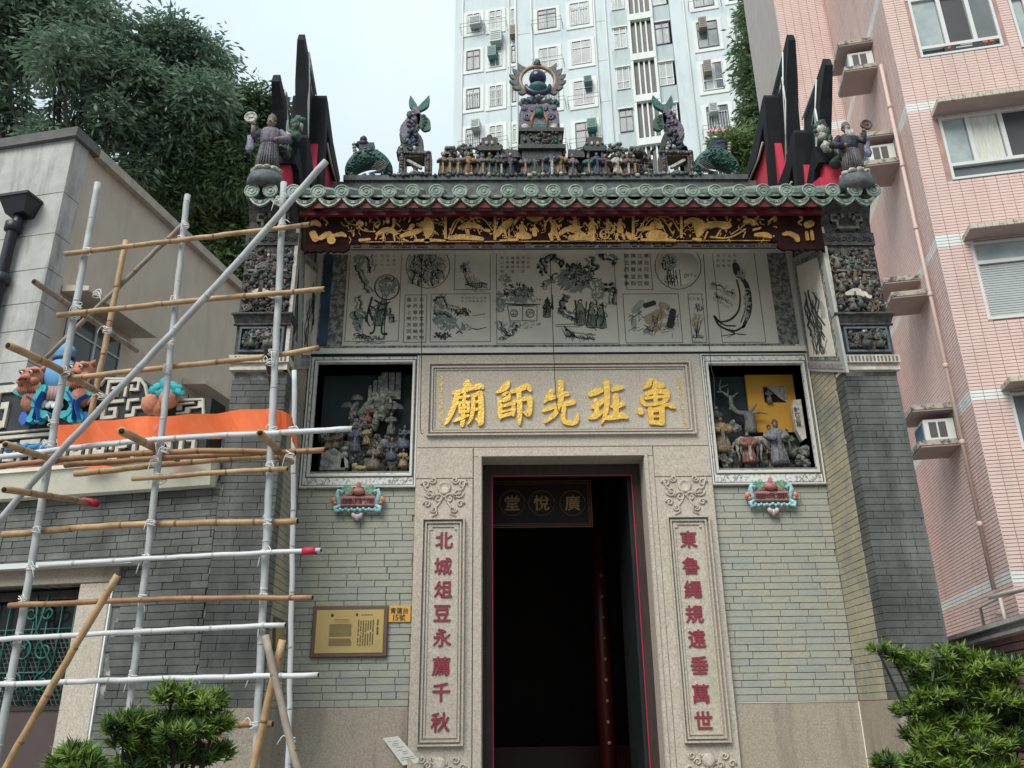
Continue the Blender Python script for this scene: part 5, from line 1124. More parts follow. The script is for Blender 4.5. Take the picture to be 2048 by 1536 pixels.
# ================================================================== plaques and notices on the wall
def plaque(px, py, text, label):
    c = PY(px, py, -.02); k = .00465; f = Fr((c[0], -.03, c[2])); t = thing('ceramic_plaque', (c[0], -.02, c[2]-.2), label, 'plaque', 'ceramic plaques under the niches')
    b = MB(f); b.bevbox(-35*k, 35*k, -.03, .03, -11*k, 10*k, .01); b.build('red_tablet', M('plaque_red', (.36,.17,.155), .6, var=.2, scale=18), t)
    b = MB(f)
    for i, ch in enumerate(text): glyph(b, ch, (i-(len(text)-1)/2)*9.0*k, -.034, -1*k, 11*k, .02)
    b.build('plaque_text', S('dark_maroon', (.07,.02,.022), .7), t)
    b = MB(f)
    for sx in (-1, 1):
        b.tube([(sx*38*k,0,-14*k),(sx*37*k,-.02,0),(sx*41*k,-.03,12*k),(sx*38*k,-.03,20*k),(sx*31*k,-.03,18*k),(sx*33*k,-.02,12*k)], [.016,.02,.024,.022,.018,.012], 7)
        b.tube([(sx*34*k,-.02,-9*k),(sx*44*k,-.03,-14*k),(sx*42*k,-.03,-21*k),(sx*34*k,-.03,-19*k)], [.014,.022,.022,.014], 7)
    for q in range(13): b.blob(((q-6)*5.6*k, -.02, -17*k-(2*k if q % 2 else 0)), (4*k, .025, 3.4*k), .2, (8,5), q*.6)
    b.build('cyan_scrollwork', M('cyan_glaze', (.16,.42,.46), .4, scale=40, col2=(.45,.66,.68), c2pos=(.4,.62)), t)
    b = MB(f)
    for sx in (-1, 1):
        for q in range(5): a = math.radians(50+q*20); b.stroke([(sx*22*k, 14*k, 6*k), (sx*(22*k+math.cos(a)*9*k), 14*k+math.sin(a)*9*k, 8*k), (sx*(22*k+math.cos(a)*17*k), 14*k+math.sin(a)*17*k, 2*k)], -.02-.003*q, .02)
    b.build('green_leaves', M('leaf_glaze', (.05,.22,.19), .45, scale=30, col2=(.30,.42,.16), c2pos=(.4,.65)), t)
    b = MB(f); b.blob((0, -.03, 18*k), (13*k, .04, 8*k), .05, (12,8)); b.blob((0, -.03, 29*k), (4*k, .025, 9*k), .05)
    for sx in (-1, 1): b.stroke([(sx*8*k, 20*k, 9*k), (sx*20*k, 13*k, 6*k), (sx*29*k, 11*k, 2*k)], -.025, .02)
    b.build('red_bat', M('bat_glaze', (.42,.16,.15), .5, var=.25, scale=25), t)
    b = MB(f)
    for sx in (-1, 1): b.cur = 0; b.blob((sx*47*k, -.02, 2*k), (6*k, .03, 7*k), .1, (8,5), sx*.5); b.blob((sx*44*k, -.02, -5*k), (4*k, .03, 4*k), .1)
    b.cur = 1; b.blob((0, -.01, -25*k), (6*k, .025, 5*k), .1); b.cur = 2
    for q in (-1, 0, 1): b.blob((q*6*k, -.02, -33*k+abs(q)*3*k), (5*k, .03, 7*k), .05, (8,5), -q*.5)
    b.build('peaches_and_lotus', [M('peach_glaze', (.55,.26,.17), .45, var=.2, scale=30), CER['teal'], M('lotus_glaze', (.55,.42,.42), .45, var=.3, scale=30)], t)
plaque(717, 1003, '造建記照鍾港香', 'colourful ceramic plaque with red tablet under the rock-cliff niche'); plaque(1541, 993, '建重年辰戊國民', 'colourful ceramic plaque with red tablet under the ochre-house niche')
BRASS = M('brass_plate', (.52,.38,.15), .42, var=.10, scale=3, metal=.35)
a = rect(627, 1212, 773, 1314, -.03)
t = thing('info_board', ((a[0]+a[1])/2, -.02, a[2]), 'gold information board in a brown frame on the brick wall', 'sign')
b = MB(); b.bevbox(a[0], a[1], -.035, -.004, a[2], a[3], .008); b.build('board_frame', M('brown_frame', (.13,.085,.06), .6, var=.15), t)
i_ = .036; g = (a[0]+i_, a[1]-i_, a[2]+i_, a[3]-i_); b = MB(); b.box(g[0], g[1], -.039, -.035, g[2], g[3]); b.build('gold_plate', BRASS, t)
b = MB(); W_, H_ = g[1]-g[0], g[3]-g[2]; rng = random.Random(2); yy = -.0405
for i in range(26): 
    if i in (15, 16): continue
    b.box(g[0]+W_*.20, g[0]+W_*(.54-rng.uniform(0, .02)), yy, yy+.001, g[2]+H_*(.66-.02*i), g[2]+H_*(.668-.02*i))
for i in range(3): b.box(g[0]+W_*.27, g[0]+W_*.49, yy, yy+.001, g[2]+H_*(.77-.03*i), g[2]+H_*(.776-.03*i))
for i in range(7):
    zt_ = .76-.02*(i % 2)
    for j in range(30):
        if rng.random() < .9: b.box(g[0]+W_*(.62+.036*i), g[0]+W_*(.64+.036*i), yy, yy+.001, g[2]+H_*(zt_-.02*j-.012), g[2]+H_*(zt_-.02*j))
for i, ch in enumerate('法定古蹟 魯班先師廟'): glyph(b, ch, g[0]+W_*.915, yy, g[2]+H_*(.75-.035*i), .018, .01)
b.box(g[0]+W_*.66, g[0]+W_*.84, yy, yy+.001, g[2]+H_*.866, g[2]+H_*.882)
b.blob((g[0]+W_*.23, -.039, g[2]+H_*.87), (.014,.001,.012), .3); b.blob((g[0]+W_*.6, -.039, g[2]+H_*.88), (.012,.001,.013), .3)
b.build('board_text', INK, t)
a = rect(776, 1212, 821, 1244, -.012); t = thing('address_plate', ((a[0]+a[1])/2, -.012, a[2]), 'small orange address plate with black characters beside the information board', 'sign')
b = MB(); b.bevbox(a[0], a[1], -.016, -.003, a[2], a[3], .003); b.build('plate', M('orange_plate', (.66,.36,.07), .5, var=.06), t)
b = MB()
for i, ch in enumerate('青蓮台'): glyph(b, ch, a[0]+(a[1]-a[0])*(.24+.27*i), -.018, a[2]+(a[3]-a[2])*.70, .05, .012)
glyph(b, '1', a[0]+(a[1]-a[0])*.27, -.018, a[2]+(a[3]-a[2])*.28, .05, .02); glyph(b, '5', a[0]+(a[1]-a[0])*.41, -.018, a[2]+(a[3]-a[2])*.28, .05, .02); glyph(b, '號', a[0]+(a[1]-a[0])*.64, -.018, a[2]+(a[3]-a[2])*.28, .052, .012)
b.build('plate_text', INK, t)
q = [PY(x, y, -.03) for x, y in ((765,1476),(797,1472),(843,1524),(806,1531))]
b = MB(); b.hexa([q[3]+[0,-.004,0], q[2]+[0,-.03,0], q[2]+[0,-.028,0], q[3]+[0,-.002,0], q[0]+[0,-.004,0], q[1]+[0,-.03,0], q[1]+[0,-.028,0], q[0]+[0,-.002,0]])
t = b.build('paper_notice', M('white_paper', (.72,.72,.66), .8, var=.04), label='tilted white paper notice on the granite plinth left of the door', cat='notice')
b = MB()
def pq(u, v): return (q[0]*(1-u)+q[1]*u)*(1-v)+(q[3]*(1-u)+q[2]*u)*v+np.array([0, -.006-.027*u, 0])
for (u0, u1, v) in ((.15,.35,.14),(.45,.8,.16),(.3,.7,.24),(.2,.6,.30),(.35,.8,.38),(.3,.6,.48),(.5,.8,.55),(.45,.75,.62),(.15,.95,.75),(.1,.9,.82)): b.add([pq(u0, v), pq(u1, v), pq(u1, v+.012), pq(u0, v+.012)], [(0,1,2,3)])
b.build('notice_text', S('grey_print', (.12,.12,.12)), t)
yz = [PXx(x, y, XL+.012)[1:] for x, y in ((565,1242),(549,1234),(547,1300),(562,1304))]
b = MB(); b.prism([tuple(v) for v in yz], XL+.001, XL+.02, axis='x'); t = b.build('wall_plaque', M('brown_frame', (.13,.085,.06)), label='narrow gold plaque on the side wall behind the bamboo poles', cat='sign')
c = np.mean(yz, 0); b = MB(); b.prism([tuple(c+(np.array(v)-c)*.8) for v in yz], XL+.02, XL+.024, axis='x'); b.build('gold_plate', BRASS, t)
for i, (pts, lab) in enumerate((([(843,508),(843,700),(841,850),(846,868)], 'thin black wire hanging left of the stone name tablet'), ([(1100,508),(1105,640),(1109,740),(1112,790),(1116,820),(1124,826)], 'thin black wire hanging in front of the gold characters'), ([(1407,508),(1414,620),(1422,730),(1428,760),(1430,840)], 'thin black wire hanging beside the ochre-house niche'))):
    b = MB(); b.tube(smooth_path([PY(x, y, -.2) for x, y in pts], 4), .004, 5); b.build('hanging_wire', S('cable_black', (.015,.015,.015), .5), label=lab, cat='wire')

# ================================================================== doorway interior
yD = .22
x0, x1, z1 = X(987, 1200, yD), X(1279, 1230, yD), Z(1120, 953, yD)
b = MB(); b.box(DX0-.02, x0-.012, yD, yD+.08, 0, DZ+.02); b.box(x1+.012, DX1+.02, yD, yD+.08, 0, DZ+.02); b.box(x0-.012, x1+.012, yD, yD+.08, z1+.012, DZ+.02); dfr = b.build('door_frame', DOORW, temple)
b = MB(); b.frame(x0-.012, x1+.012, -.01, z1+.012, .009, yD-.006, yD, tb=.001); b.build('red_trim', M('trim_crimson', (.42,.01,.05), .5, var=.1), dfr)
b = MB()
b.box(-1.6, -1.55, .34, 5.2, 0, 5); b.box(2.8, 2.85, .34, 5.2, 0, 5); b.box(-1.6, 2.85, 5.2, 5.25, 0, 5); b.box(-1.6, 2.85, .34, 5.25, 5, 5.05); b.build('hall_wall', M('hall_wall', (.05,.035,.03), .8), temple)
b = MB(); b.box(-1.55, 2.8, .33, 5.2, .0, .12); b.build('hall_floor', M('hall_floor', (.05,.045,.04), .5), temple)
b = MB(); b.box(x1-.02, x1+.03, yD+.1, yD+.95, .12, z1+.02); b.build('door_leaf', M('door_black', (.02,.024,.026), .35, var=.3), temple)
yB = .75
a = rect(975, 962, 1186, 1054, yB); t = thing('hanging_board', ((a[0]+a[1])/2, yB, a[2]), 'black name board with three gold ringed characters inside the doorway', 'sign')
b = MB(); b.box(a[0], a[1], yB, yB+.04, a[2], a[3]); b.build('board', M('lacquer_black', (.006,.005,.004), .7), t)
b = MB()
for k, (ins, w) in enumerate(((.0,.008),(.02,.006),(.036,.004))): b.frame(a[0]-.2, a[1]-ins, a[2]+ins, a[3]-ins, w, yB-.006+.001*k, yB+.002)
b.build('gilt_border', M('dim_gilt', (.16,.07,.018), .5, var=.2, metal=.3), t)
for i, (px, ch) in enumerate(((1024,'堂'),(1083,'悅'),(1145,'廣'))):
    c = PY(px, 1006, yB); b = MB(); b.tube([(c[0]+.128*math.cos(q), yB-.004, c[2]+.128*math.sin(q)) for q in np.linspace(0, 6.2832, 25)], .006, 5); b.build('gilt_ring', M('dim_gilt', (.33,.16,.04)), t)
    b = MB(); nib(b, ch, c[0], yB-.004, c[2], .15, .04, 4, .02); b.build('gilt_character', M('pale_gilt', (.30,.18,.06), .5, metal=.2), t)
b = MB(); c = PY(1205, 1280, 2.0); b.tube([(c[0], 2.0, .12), (c[0], 2.0, 4.6)], .09, 14); t = b.build('red_pillar', M('lacquer_red', (.055,.006,.006), .4), label='dim red pillar inside the dark hall, seen through the doorway', cat='pillar')
b = MB()
for k in range(9): p = PY(1208+k*3, 1150+k*42, 1.9); b.blob((c[0]+.01, 1.905, p[2]), (.02,.008,.02), .3, (6,4))
b.build('gilt_spot', M('pale_gilt', (.62,.40,.16)), t)
t = thing('altar_table', (.5, 3.6, .12), 'dark red altar table at the back of the dim hall', 'table')
b = MB(); b.box(-.5, 1.7, 3.4, 4.0, 1.25, 1.32); b.build('table_top', M('lacquer_red', (.14,.012,.012)), t)
b = MB(); b.box(-.48, 1.68, 3.42, 3.44, .5, 1.25); b.build('table_cloth', M('lacquer_red', (.14,.012,.012)), t)
for sx in (-.45, 1.65):
    b = MB(); b.box(sx-.04, sx+.04, 3.45, 3.95, .12, 1.25); b.build('leg', DOORW, t)
# ================================================================== ground
b = MB(); b.box(-150, 150, -60, 200, -.3, 0); b.build('ground', M('paving', (.20,.19,.175), .9, var=.2, scale=2, bump=.2), kind='structure')
def fdist(p): return float((np.array(p)-CAM) @ CM.T @ np.array([0,0,0]) if False else ((CM.T @ (np.array(p)-CAM))[2]))

# ================================================================== annex with fret parapet, left of the temple
OB = Fr((XPL-.004, YF+.03, 0), E1, E2)
annex = thing('annex', OB.pts([[-2.5, .1, 0]])[0], 'dark grey brick annex with fret-patterned parapet behind the bamboo scaffold', 'building')
def ou(px, py, v=0.0): return OB.uv(px, py, v)
uL = -5.0
du1, dz1 = ou(163, 1168); ju1 = ou(205, 1300)[0]; du0 = -4.6
zl0, zl1 = ou(215, 990)[1], ou(215, 945)[1]
b = MB(OB)
for r in split(uL, 0.0, 0, zl1+.05, [(du0, du1, 0, dz1)]): b.box(r[0], r[1], .016, .3, r[2], r[3])
aw = b.build('wall', LMORT, annex)
brickwork(uL, -.005, .0, zl0, OB, DBRICK, aw, 'annex', cap=0, holes=[(du0-.2, ju1+.03, 0, ou(100, 1135)[1]), (uL, 0, 0, 1.35)], seed=21, gap=.004) if False else None
lint1 = ou(100, 1132)[1]
brickwork(-2.0, -.005, 1.30, zl0-.004, OB, DBRICK, aw, 'annex', cap=300, holes=[(du0-.2, ju1+.02, 0, lint1)], seed=21, gap=.004)
brickwork(uL, -2.0, 1.30, zl0-.004, OB, DBRICK, aw, 'annex', cap=0, holes=[(du0-.2, ju1+.02, 0, lint1)], seed=22, gap=.004)
b = MB(OB); b.bevbox(du1+.004, ju1, -.02, .28, 0, dz1, .005); b.build('door_jamb', GRAN, annex)
b = MB(OB); b.box(ju1+.002, ju1+.016, -.012, .05, 0, dz1+.1); b.build('joint_line', WLN, annex)
b = MB(OB); b.bevbox(du0, ju1+.06, -.03, .28, dz1+.003, ou(100, 1140)[1], .005); b.build('door_lintel', GRAN2, annex)
b = MB(OB); p = ou(285, 1117); b.box(du0, p[0], -.14, .0, lint1-.035, lint1+.008); b.build('white_canopy_strip', S('white_metal', (.62,.63,.63), .45, var=.05), annex)
# green gate
GREEN = M('green_iron', (.012,.10,.075), .45, var=.25, scale=20)
gz0 = ou(100, 1418)[1]
gt = None
b = MB(OB); b.box(du0, du1, .12, .16, 0, gz0-.004); gt = b.build('gate_panel', M('brown_steel', (.075,.055,.052), .55, var=.12, scale=3), annex)
b = MB(OB); b.box(du0, du1, .10, .16, gz0, gz0+.025); b.box(du0, du1, .10, .16, dz1-.10, dz1-.03); b.box(du1-.05, du1, .10, .16, gz0, dz1-.03); b.build('gate_frame', DOORW, annex)
b = MB(OB)
u = du1-.1
while u > du1-1.9: b.tube([(u, .11, gz0+.03), (u, .11, dz1-.1)], .008, 5); u -= .125
for z in (gz0+.28, gz0+.62): b.tube([(du0+2, .112, z), (du1-.05, .112, z)], .008, 5)
b.build('gate_bar', GREEN, annex, kind='stuff')
b = MB(OB)
for cx in (du1-.42, du1-1.15):
    for sx in (-1, 1):
        for (dx, dz, r, tr) in ((.10,.45,.09,1.2),(.13,.20,.08,1.1),(.08,.75,.07,1.2)):
            t = np.linspace(0, 1, 16); a = sx*t*tr*6.28+1.6; rr = r*(1-.7*t); b.tube(np.stack([cx+sx*dx+rr*np.cos(a), np.full(16, .095), gz0+dz+rr*np.sin(a)], 1), .010, 5)
        b.tube([(cx, .095, gz0+.1), (cx+sx*.2, .095, gz0+.33), (cx, .095, gz0+.6), (cx+sx*.06, .095, gz0+.9)], .010, 5)
b.build('gate_scroll', GREEN, annex)
b = MB(OB); hx = .042
for j in range(16):
    for i in range(24):
        cx, cz = du1-.09-i*hx-(hx/2 if j % 2 else 0), gz0+.05+j*hx*.87
        b.tube([(cx+.021*math.cos(a), .13, cz+.021*math.sin(a)) for a in np.linspace(0, 6.2832, 7)], .0028, 3, caps=False, smooth=False)
b.build('gate_mesh', M('mesh_grey', (.16,.19,.18), .5), annex, kind='stuff')
b = MB(OB); b.box(du0, du1, .2, .22, gz0, dz1); b.build('gate_glass', M('dark_glass', (.012,.016,.016), .15), annex)
# ledge
p0, p1 = ou(425, 945), ou(432, 974)
b = MB(OB); b.hexa([(uL,-.10,zl0),(p1[0],-.10,zl0),(p1[0],.0,zl0),(uL,.0,zl0),(uL,-.17,zl1),(p1[0]+.03,-.17,zl1),(p1[0]+.03,.0,zl1),(uL,.0,zl1)]); b.box(uL, p1[0]+.05, -.19, 0, zl1+.002, zl1+.035); b.build('ledge', M('cream_plaster', (.66,.64,.53), .85, var=.10, scale=5, streak=(.42,.40,.33), streak_amt=.5, bump=.1), annex)
# parapet board with stepped outline, fret strips
zb = zl1+.036
def oz(px, py): return ou(px, py)
uR = oz(415, 880)[0]
steps = [(uL, zb), (uR, zb), (uR, oz(410, 798)[1]), (oz(352, 800)[0], oz(352, 800)[1]), (oz(300, 800)[0], oz(300, 800)[1]), (oz(296, 770)[0], oz(296, 770)[1]), (oz(283, 757)[0], oz(283, 757)[1]), (oz(215, 757)[0], oz(215, 757)[1]), (oz(196, 778)[0], oz(196, 778)[1]), (oz(120, 800)[0], oz(120, 800)[1]), (oz(40, 800)[0], oz(40, 800)[1]), (oz(26, 765)[0], oz(26, 765)[1]), (uL, oz(0, 765)[1])]
b = MB(OB); b.prism(steps, -.015, .22); par = b.build('parapet', M('parapet_black', (.035,.038,.042), .8, var=.3, scale=6), annex)
FRET = M('fret_plaster', (.55,.52,.44), .85, var=.18, scale=20, bump=.15)
b = MB(OB); zm = oz(60, 875)[1]
b.box(uL, uR, -.05, -.015, zm-.012, zm+.018); b.box(uL, uR, -.045, -.015, zm+.045, zm+.06); b.box(uL, uR, -.05, -.015, zb+.005, zb+.03)
b.build('parapet_band', FRET, par)
def fret(u0, u1, z0, z1, seed):
    rng = random.Random(seed); b = MB(OB); th = .026; n = max(1, round((u1-u0)/.22)); w = (u1-u0)/n; H = z1-z0
    for i in range(n):
        a = u0+i*w; k = rng.randrange(3); y = -.04-.001*i
        if k == 0: R_ = [(.05,.95,.82,.98),(.05,.2,.2,.98),(.05,.7,.05,.2),(.58,.72,.05,.6),(.35,.72,.46,.6)]
        elif k == 1: R_ = [(.08,.22,.02,.9),(.08,.9,.78,.92),(.76,.9,.3,.92),(.4,.9,.28,.42),(.4,.54,.28,.62)]
        else: R_ = [(.1,.5,.05,.2),(.36,.5,.05,.55),(.36,.85,.42,.55),(.72,.85,.42,.95),(.1,.6,.82,.95),(.1,.22,.4,.95)]
        for q in R_: b.box(a+q[0]*w, a+q[1]*w, y-.0004*R_.index(q), -.015, z0+q[2]*H, z0+q[3]*H)
    b.build('fret', FRET, par)
fret(-2.9, uR-.02, zb+.05, zm-.03, 1)
fret(oz(2, 840)[0]-.3, oz(30, 840)[0], zm+.08, oz(15, 772)[1], 2)
fret(oz(205, 830)[0], oz(298, 830)[0], zm+.09, oz(250, 800)[1], 3); fret(oz(215, 790)[0], oz(285, 790)[0], oz(250, 797)[1], oz(250, 760)[1], 4); fret(oz(350, 830)[0], uR-.02, zm+.08, oz(385, 806)[1], 5)
b = MB(OB)
for P_ in (((205,775),(216,760),(284,760),(295,775),(300,803),(348,803)), ((350,803),(410,801),(412,870))):
    b.tube([(*[oz(*q)[0]], -.03, oz(*q)[1]) for q in P_], .016, 5, smooth=False)
b.build('parapet_edge', FRET, par)
# painted plaster creatures on the parapet
TERR = M('terracotta_paint', (.30,.10,.065), .8, col2=(.50,.21,.14), c2pos=(.3,.6), scale=18, bump=.3); AQUA = M('aqua_paint', (.035,.36,.40), .7, var=.15, scale=14); COB = M('cobalt_paint', (.05,.11,.42), .7, var=.2, scale=10); SKYB = M('sky_paint', (.12,.33,.58), .7, var=.12, scale=10); EYEW = S('eye_white', (.7,.7,.66), .4); PEACH = M('peach_paint', (.42,.13,.08), .75, col2=(.62,.25,.15), c2pos=(.3,.55), scale=14, bump=.3, bscale=30)
OK_ = .0047
def op(px, py, v): 
    q = OB.uv(px, py, v); return (q[0], v, q[1])
def bat(cx, cy, sg, label):
    t = thing('plaster_bat', OB.pts([op(cx, 870, -.1)])[0], label, 'sculpture', 'plaster bats on the annex parapet'); k = OK_*.9
    b = MB(OB); c = op(cx, cy, -.14); b.blob(c, (26*k, .10, 26*k), .06, (12,8)); b.blob((c[0], -.22, c[2]-8*k), (15*k, .06, 10*k), .08, (12,8))
    for sx in (-1, 1): b.tube([(c[0]+sx*15*k, -.13, c[2]+16*k), (c[0]+sx*20*k, -.13, c[2]+24*k), (c[0]+sx*23*k, -.13, c[2]+29*k)], [8*k, 5*k, 1*k], 6); b.blob((c[0]+sx*14*k, -.21, c[2]+11*k), (10*k, .04, 4*k), .1); b.blob((c[0]+sx*16*k, -.19, c[2]-12*k), (10*k, .05, 8*k), .15)
    for q in range(10): b.tube([(c[0]+(q-4.5)*5*k, -.17, c[2]-14*k), (c[0]+(q-4.5)*5.6*k, -.18, c[2]-26*k), (c[0]+(q-4.5)*4.6*k, -.17, c[2]-36*k)], [4*k, 3.4*k, 1.2*k], 6)
    d = op(cx, cy+45, -.10); b.blob(d, (26*k, .08, 26*k), .08, (12,8)); b.build('head', TERR, t)
    for sx in (-1, 1):
        b = MB(OB); b.blob((c[0]+sx*11*k, -.235, c[2]+5*k), 4.2*k, 0, (8,5)); b.build('eye', EYEW, t)
        b = MB(OB); b.blob((c[0]+sx*11*k, -.250, c[2]+4*k), 2.6*k, 0, (6,4)); b.build('pupil', S('pupil_black', (.01,.01,.01), .3), t)
    b = MB(OB); b.tube([(c[0]-9*k, -.262, c[2]-14*k), (c[0], -.275, c[2]-11*k), (c[0]+9*k, -.262, c[2]-14*k)], 2.4*k, 6); b.build('mouth', S('mouth_dark', (.06,.015,.012)), t)
    def rib(name, mat, strokes, v0):
        b = MB(OB)
        for n_, st in enumerate(strokes):
            pts = []
            for (x, y, w) in st:
                px, py = x*.3152, 660+y*.3152
                if sg < 0: px = 218-px
                p = op(px, py, v0); pts.append((p[0], p[2], w*.3152*OK_))
            b.stroke(pts, v0-.008*n_, v0+.06, sub=4)
        b.build(name, mat, t)
    rib('aqua_ribbon', AQUA, [[(95,385,34),(150,408,40),(205,430,40),(222,480,36),(205,530,40),(185,568,44)], [(222,470,34),(238,530,40),(240,570,44)], [(228,480,24),(255,525,34),(290,540,50)], [(290,365,36),(270,400,50),(235,440,44),(222,480,34)], [(255,360,40),(262,400,40),(240,440,30)], [(288,400,30),(262,425,30),(235,450,26)]], -.15)
    rib('cobalt_ribbon', COB, [[(122,320,16),(128,360,34),(160,400,30),(205,425,14)], [(150,535,40),(150,562,62),(150,588,36)]], -.12)
    rib('blue_crease', S('crease_blue', (.02,.10,.36), .7), [[(150,405,3),(205,440,3),(218,490,3),(200,560,2)], [(225,440,3),(230,500,3),(236,570,2)], [(270,390,3),(236,450,3),(228,490,2)]], -.205)
bat(67, 757, 1, 'terracotta-coloured plaster bat with bulging eyes, left of the blue gourd'); bat(166, 746, -1, 'terracotta-coloured plaster bat turned sideways, right of the blue gourd')
t = thing('plaster_gourd', OB.pts([op(122, 800, -.05)])[0], 'pale blue plaster gourd between the two terracotta bats', 'sculpture')
b = MB(OB); c = op(122, 745, -.06); b.lathe([(0,-.2),(.10,-.18),(.165,-.08),(.16,.02),(.10,.10),(.07,.14),(.10,.18),(.11,.22),(.07,.26),(.05,.27),(.06,.30),(.03,.33),(0,.34)], c, 18, sy=.6); b.build('gourd', SKYB, t)
b = MB(OB); b.tube([(c[0]+.09*math.cos(a), c[1]+.055*math.sin(a), c[2]+.135) for a in np.linspace(0, 6.28, 14)], .02, 6); b.build('cord', S('dark_cord', (.04,.07,.10)), t)
t = thing('plaster_feet', OB.pts([op(112, 830, -.1)])[0], 'mauve plaster hand and white coin cluster under the gourd', 'sculpture')
b = MB(OB)
for q in range(3): a, c = op(100+q*8, 775, -.12), op(97+q*7, 800, -.14); b.tube([a, c], [.03, .022], 7)
b.build('hand', M('mauve_plaster', (.36,.22,.21), .8, var=.15), t)
b = MB(OB)
for q in range(7): c = op(86+q*6, 812-(q % 2)*5, -.12); b.lathe([(.03,0),(.028,.02),(.012,.022),(0,.018)], c, 10, 'y')
b.build('coin', EYEW, t)
t = thing('plaster_peach', OB.pts([op(325, 835, -.1)])[0], 'orange plaster peaches with aqua leaves at the right of the parapet', 'sculpture')
b = MB(OB); b.blob(op(305, 808, -.12), (.095, .08, .10), .03, (16,10)); b.blob(op(338, 798, -.13), (.085, .08, .085), .04, (16,10)); b.blob(op(350, 792, -.10), (.06, .06, .06), .05, (12,8)); b.blob(op(318, 815, -.11), (.07,.06,.08), .03, (12,8)); b.build('peach', PEACH, t)
b = MB(OB)
for (x, y, w_, h_, r_) in ((312,778,.07,.045,.5),(330,770,.05,.07,0),(350,775,.08,.04,-.5),(340,782,.07,.035,-.2),(358,785,.05,.03,-.6),(322,786,.05,.05,.8)): c = op(x, y, -.16); b.blob(c, (w_, .025, h_), .3, (12,8), r_)
b.build('leaf', AQUA, t)
b = MB(OB)
for q in range(9): c = op(20+q*11, 897-(q % 2)*3, -.10); b.blob(c, (.05,.04,.03), .2, (8,5), .3)
b.build('blue_wave', M('wave_blue', (.03,.22,.45), .7, var=.3, scale=20), label='bright blue plaster wave moulding under the parapet fret at far left', cat='sculpture')
b = MB(OB)
for (x, y, r) in ((40,938,.06),(62,934,.07),(25,940,.045),(115,926,.06),(130,924,.05)): b.blob(op(x, y, -.12), (r*1.3, .05, r*.8), .25, (12,8))
b.build('plaster_lump', TERR, label='terracotta plaster cloud lumps above the cream ledge at far left', cat='sculpture')

# ================================================================== beige house behind
cp = PY(150, 277, 4.2); HF = Fr((cp[0], cp[1], 0), E1, E2); HS = Fr((cp[0], cp[1], 0), E2, tuple(-np.array(E1)))
house = thing('house', HF.pts([[-2, 3, 0]])[0], 'beige rendered house with grey stone-block front rising behind the annex', 'building')
ht = cp[2]
BEI = M('beige_render', (.52,.45,.365), .9, var=.08, scale=1.6, bump=.06, bscale=30, streak=(.33,.28,.22), streak_amt=.45)
GREYB = M('grey_block', (.43,.43,.41), .9, var=.16, scale=3, bump=.15, bscale=60, streak=(.13,.13,.12), streak_amt=.75)
b = MB(HF); b.box(-6, -.015, .02, 13, 0, ht-.01)
b.v[-1] = b.v[-1]; hw = b.build('wall', BEI, house)
# stone block front
zz = []; 
for py in (277, 383, 462, 530, 596, 650, 712, 780, 850, 930, 1000): zz.append(HF.uv(100, py+6)[1])
for i in range(len(zz)-1):
    for (a, c) in ((-3.2, -1.75), (-1.74, -.0)):
        b = MB(HF); b.bevbox(a, c-.006, -.02, .06, zz[i+1]+.004, zz[i]-.004, .005); b.build('stone_block', GREYB, hw)
    b = MB(HS); b.bevbox(-.018, .34, -.018, .05, zz[i+1]+.004, zz[i]-.004, .005); b.build('quoin_block', GREYB, hw)
b = MB(HF); b.box(-4, .10, -.10, .5, ht-.02, ht+.16); b.build('front_coping', M('dark_coping', (.12,.12,.115), .9, var=.25, scale=6), house)
b = MB(HS); b.box(.5, 13, -.12, .3, ht-.05, ht+.12); b.build('side_coping', M('coping_tan', (.40,.36,.30), .9, var=.2, scale=5, streak=(.2,.17,.15)), house)
def hs(px, py): return HS.uv(px, py)
def canopy_window(TL, BR, c0, c1, nm):
    a, c = hs(*TL), hs(*BR); u0, u1, z0, z1 = min(a[0], c[0]), max(a[0], c[0]), min(a[1], c[1]), max(a[1], c[1])
    b = MB(HS); b.box(u0, u1, -.004, .03, z0, z1); w = b.build('window', M('window_dark', (.07,.08,.085), .12), house)
    b = MB(HS); b.frame(u0, u1, z0, z1, .04, -.03, -.004); b.box((u0+u1)/2-.025, (u0+u1)/2+.025, -.03, -.004, z0+.04, z1-.04); b.box(u0+.04, u1-.04, -.028, -.004, z0+(z1-z0)*.62, z0+(z1-z0)*.62+.03); b.build('window_frame', S('alu_grey', (.42,.46,.47), .4), w)
    b = MB(HS); b.hexa([(u0-.25,-.5,z1+.10),(u1+.25,-.5,z1+.10),(u1+.25,0,z1+.14),(u0-.25,0,z1+.14),(u0-.25,-.5,z1+.18),(u1+.25,-.5,z1+.18),(u1+.25,0,z1+.26),(u0-.25,0,z1+.26)]); b.build('canopy', BEI, w)
canopy_window((140, 612), (226, 790), 0, 0, 'a'); canopy_window((378, 790), (452, 905), 0, 0, 'b')
t = thing('drainpipe', HF.pts([[-1.2, -.1, 3]])[0], 'black rainwater pipe with a hopper head on the grey block wall', 'pipe')
PIPEB = M('pipe_black', (.02,.023,.028), .4, var=.2)
a = HF.uv(45, 405, -.15); c = HF.uv(45, 433, -.15); b = MB(HF); hx = a[0]
b.hexa([(hx-.17,-.26,c[1]+.02),(hx+.17,-.26,c[1]+.02),(hx+.17,-.03,c[1]+.02),(hx-.17,-.03,c[1]+.02),(hx-.26,-.36,a[1]),(hx+.26,-.36,a[1]),(hx+.26,-.03,a[1]),(hx-.26,-.03,a[1])]); b.box(hx-.28, hx+.28, -.38, -.03, a[1]+.002, a[1]+.05); b.build('hopper', PIPEB, t)
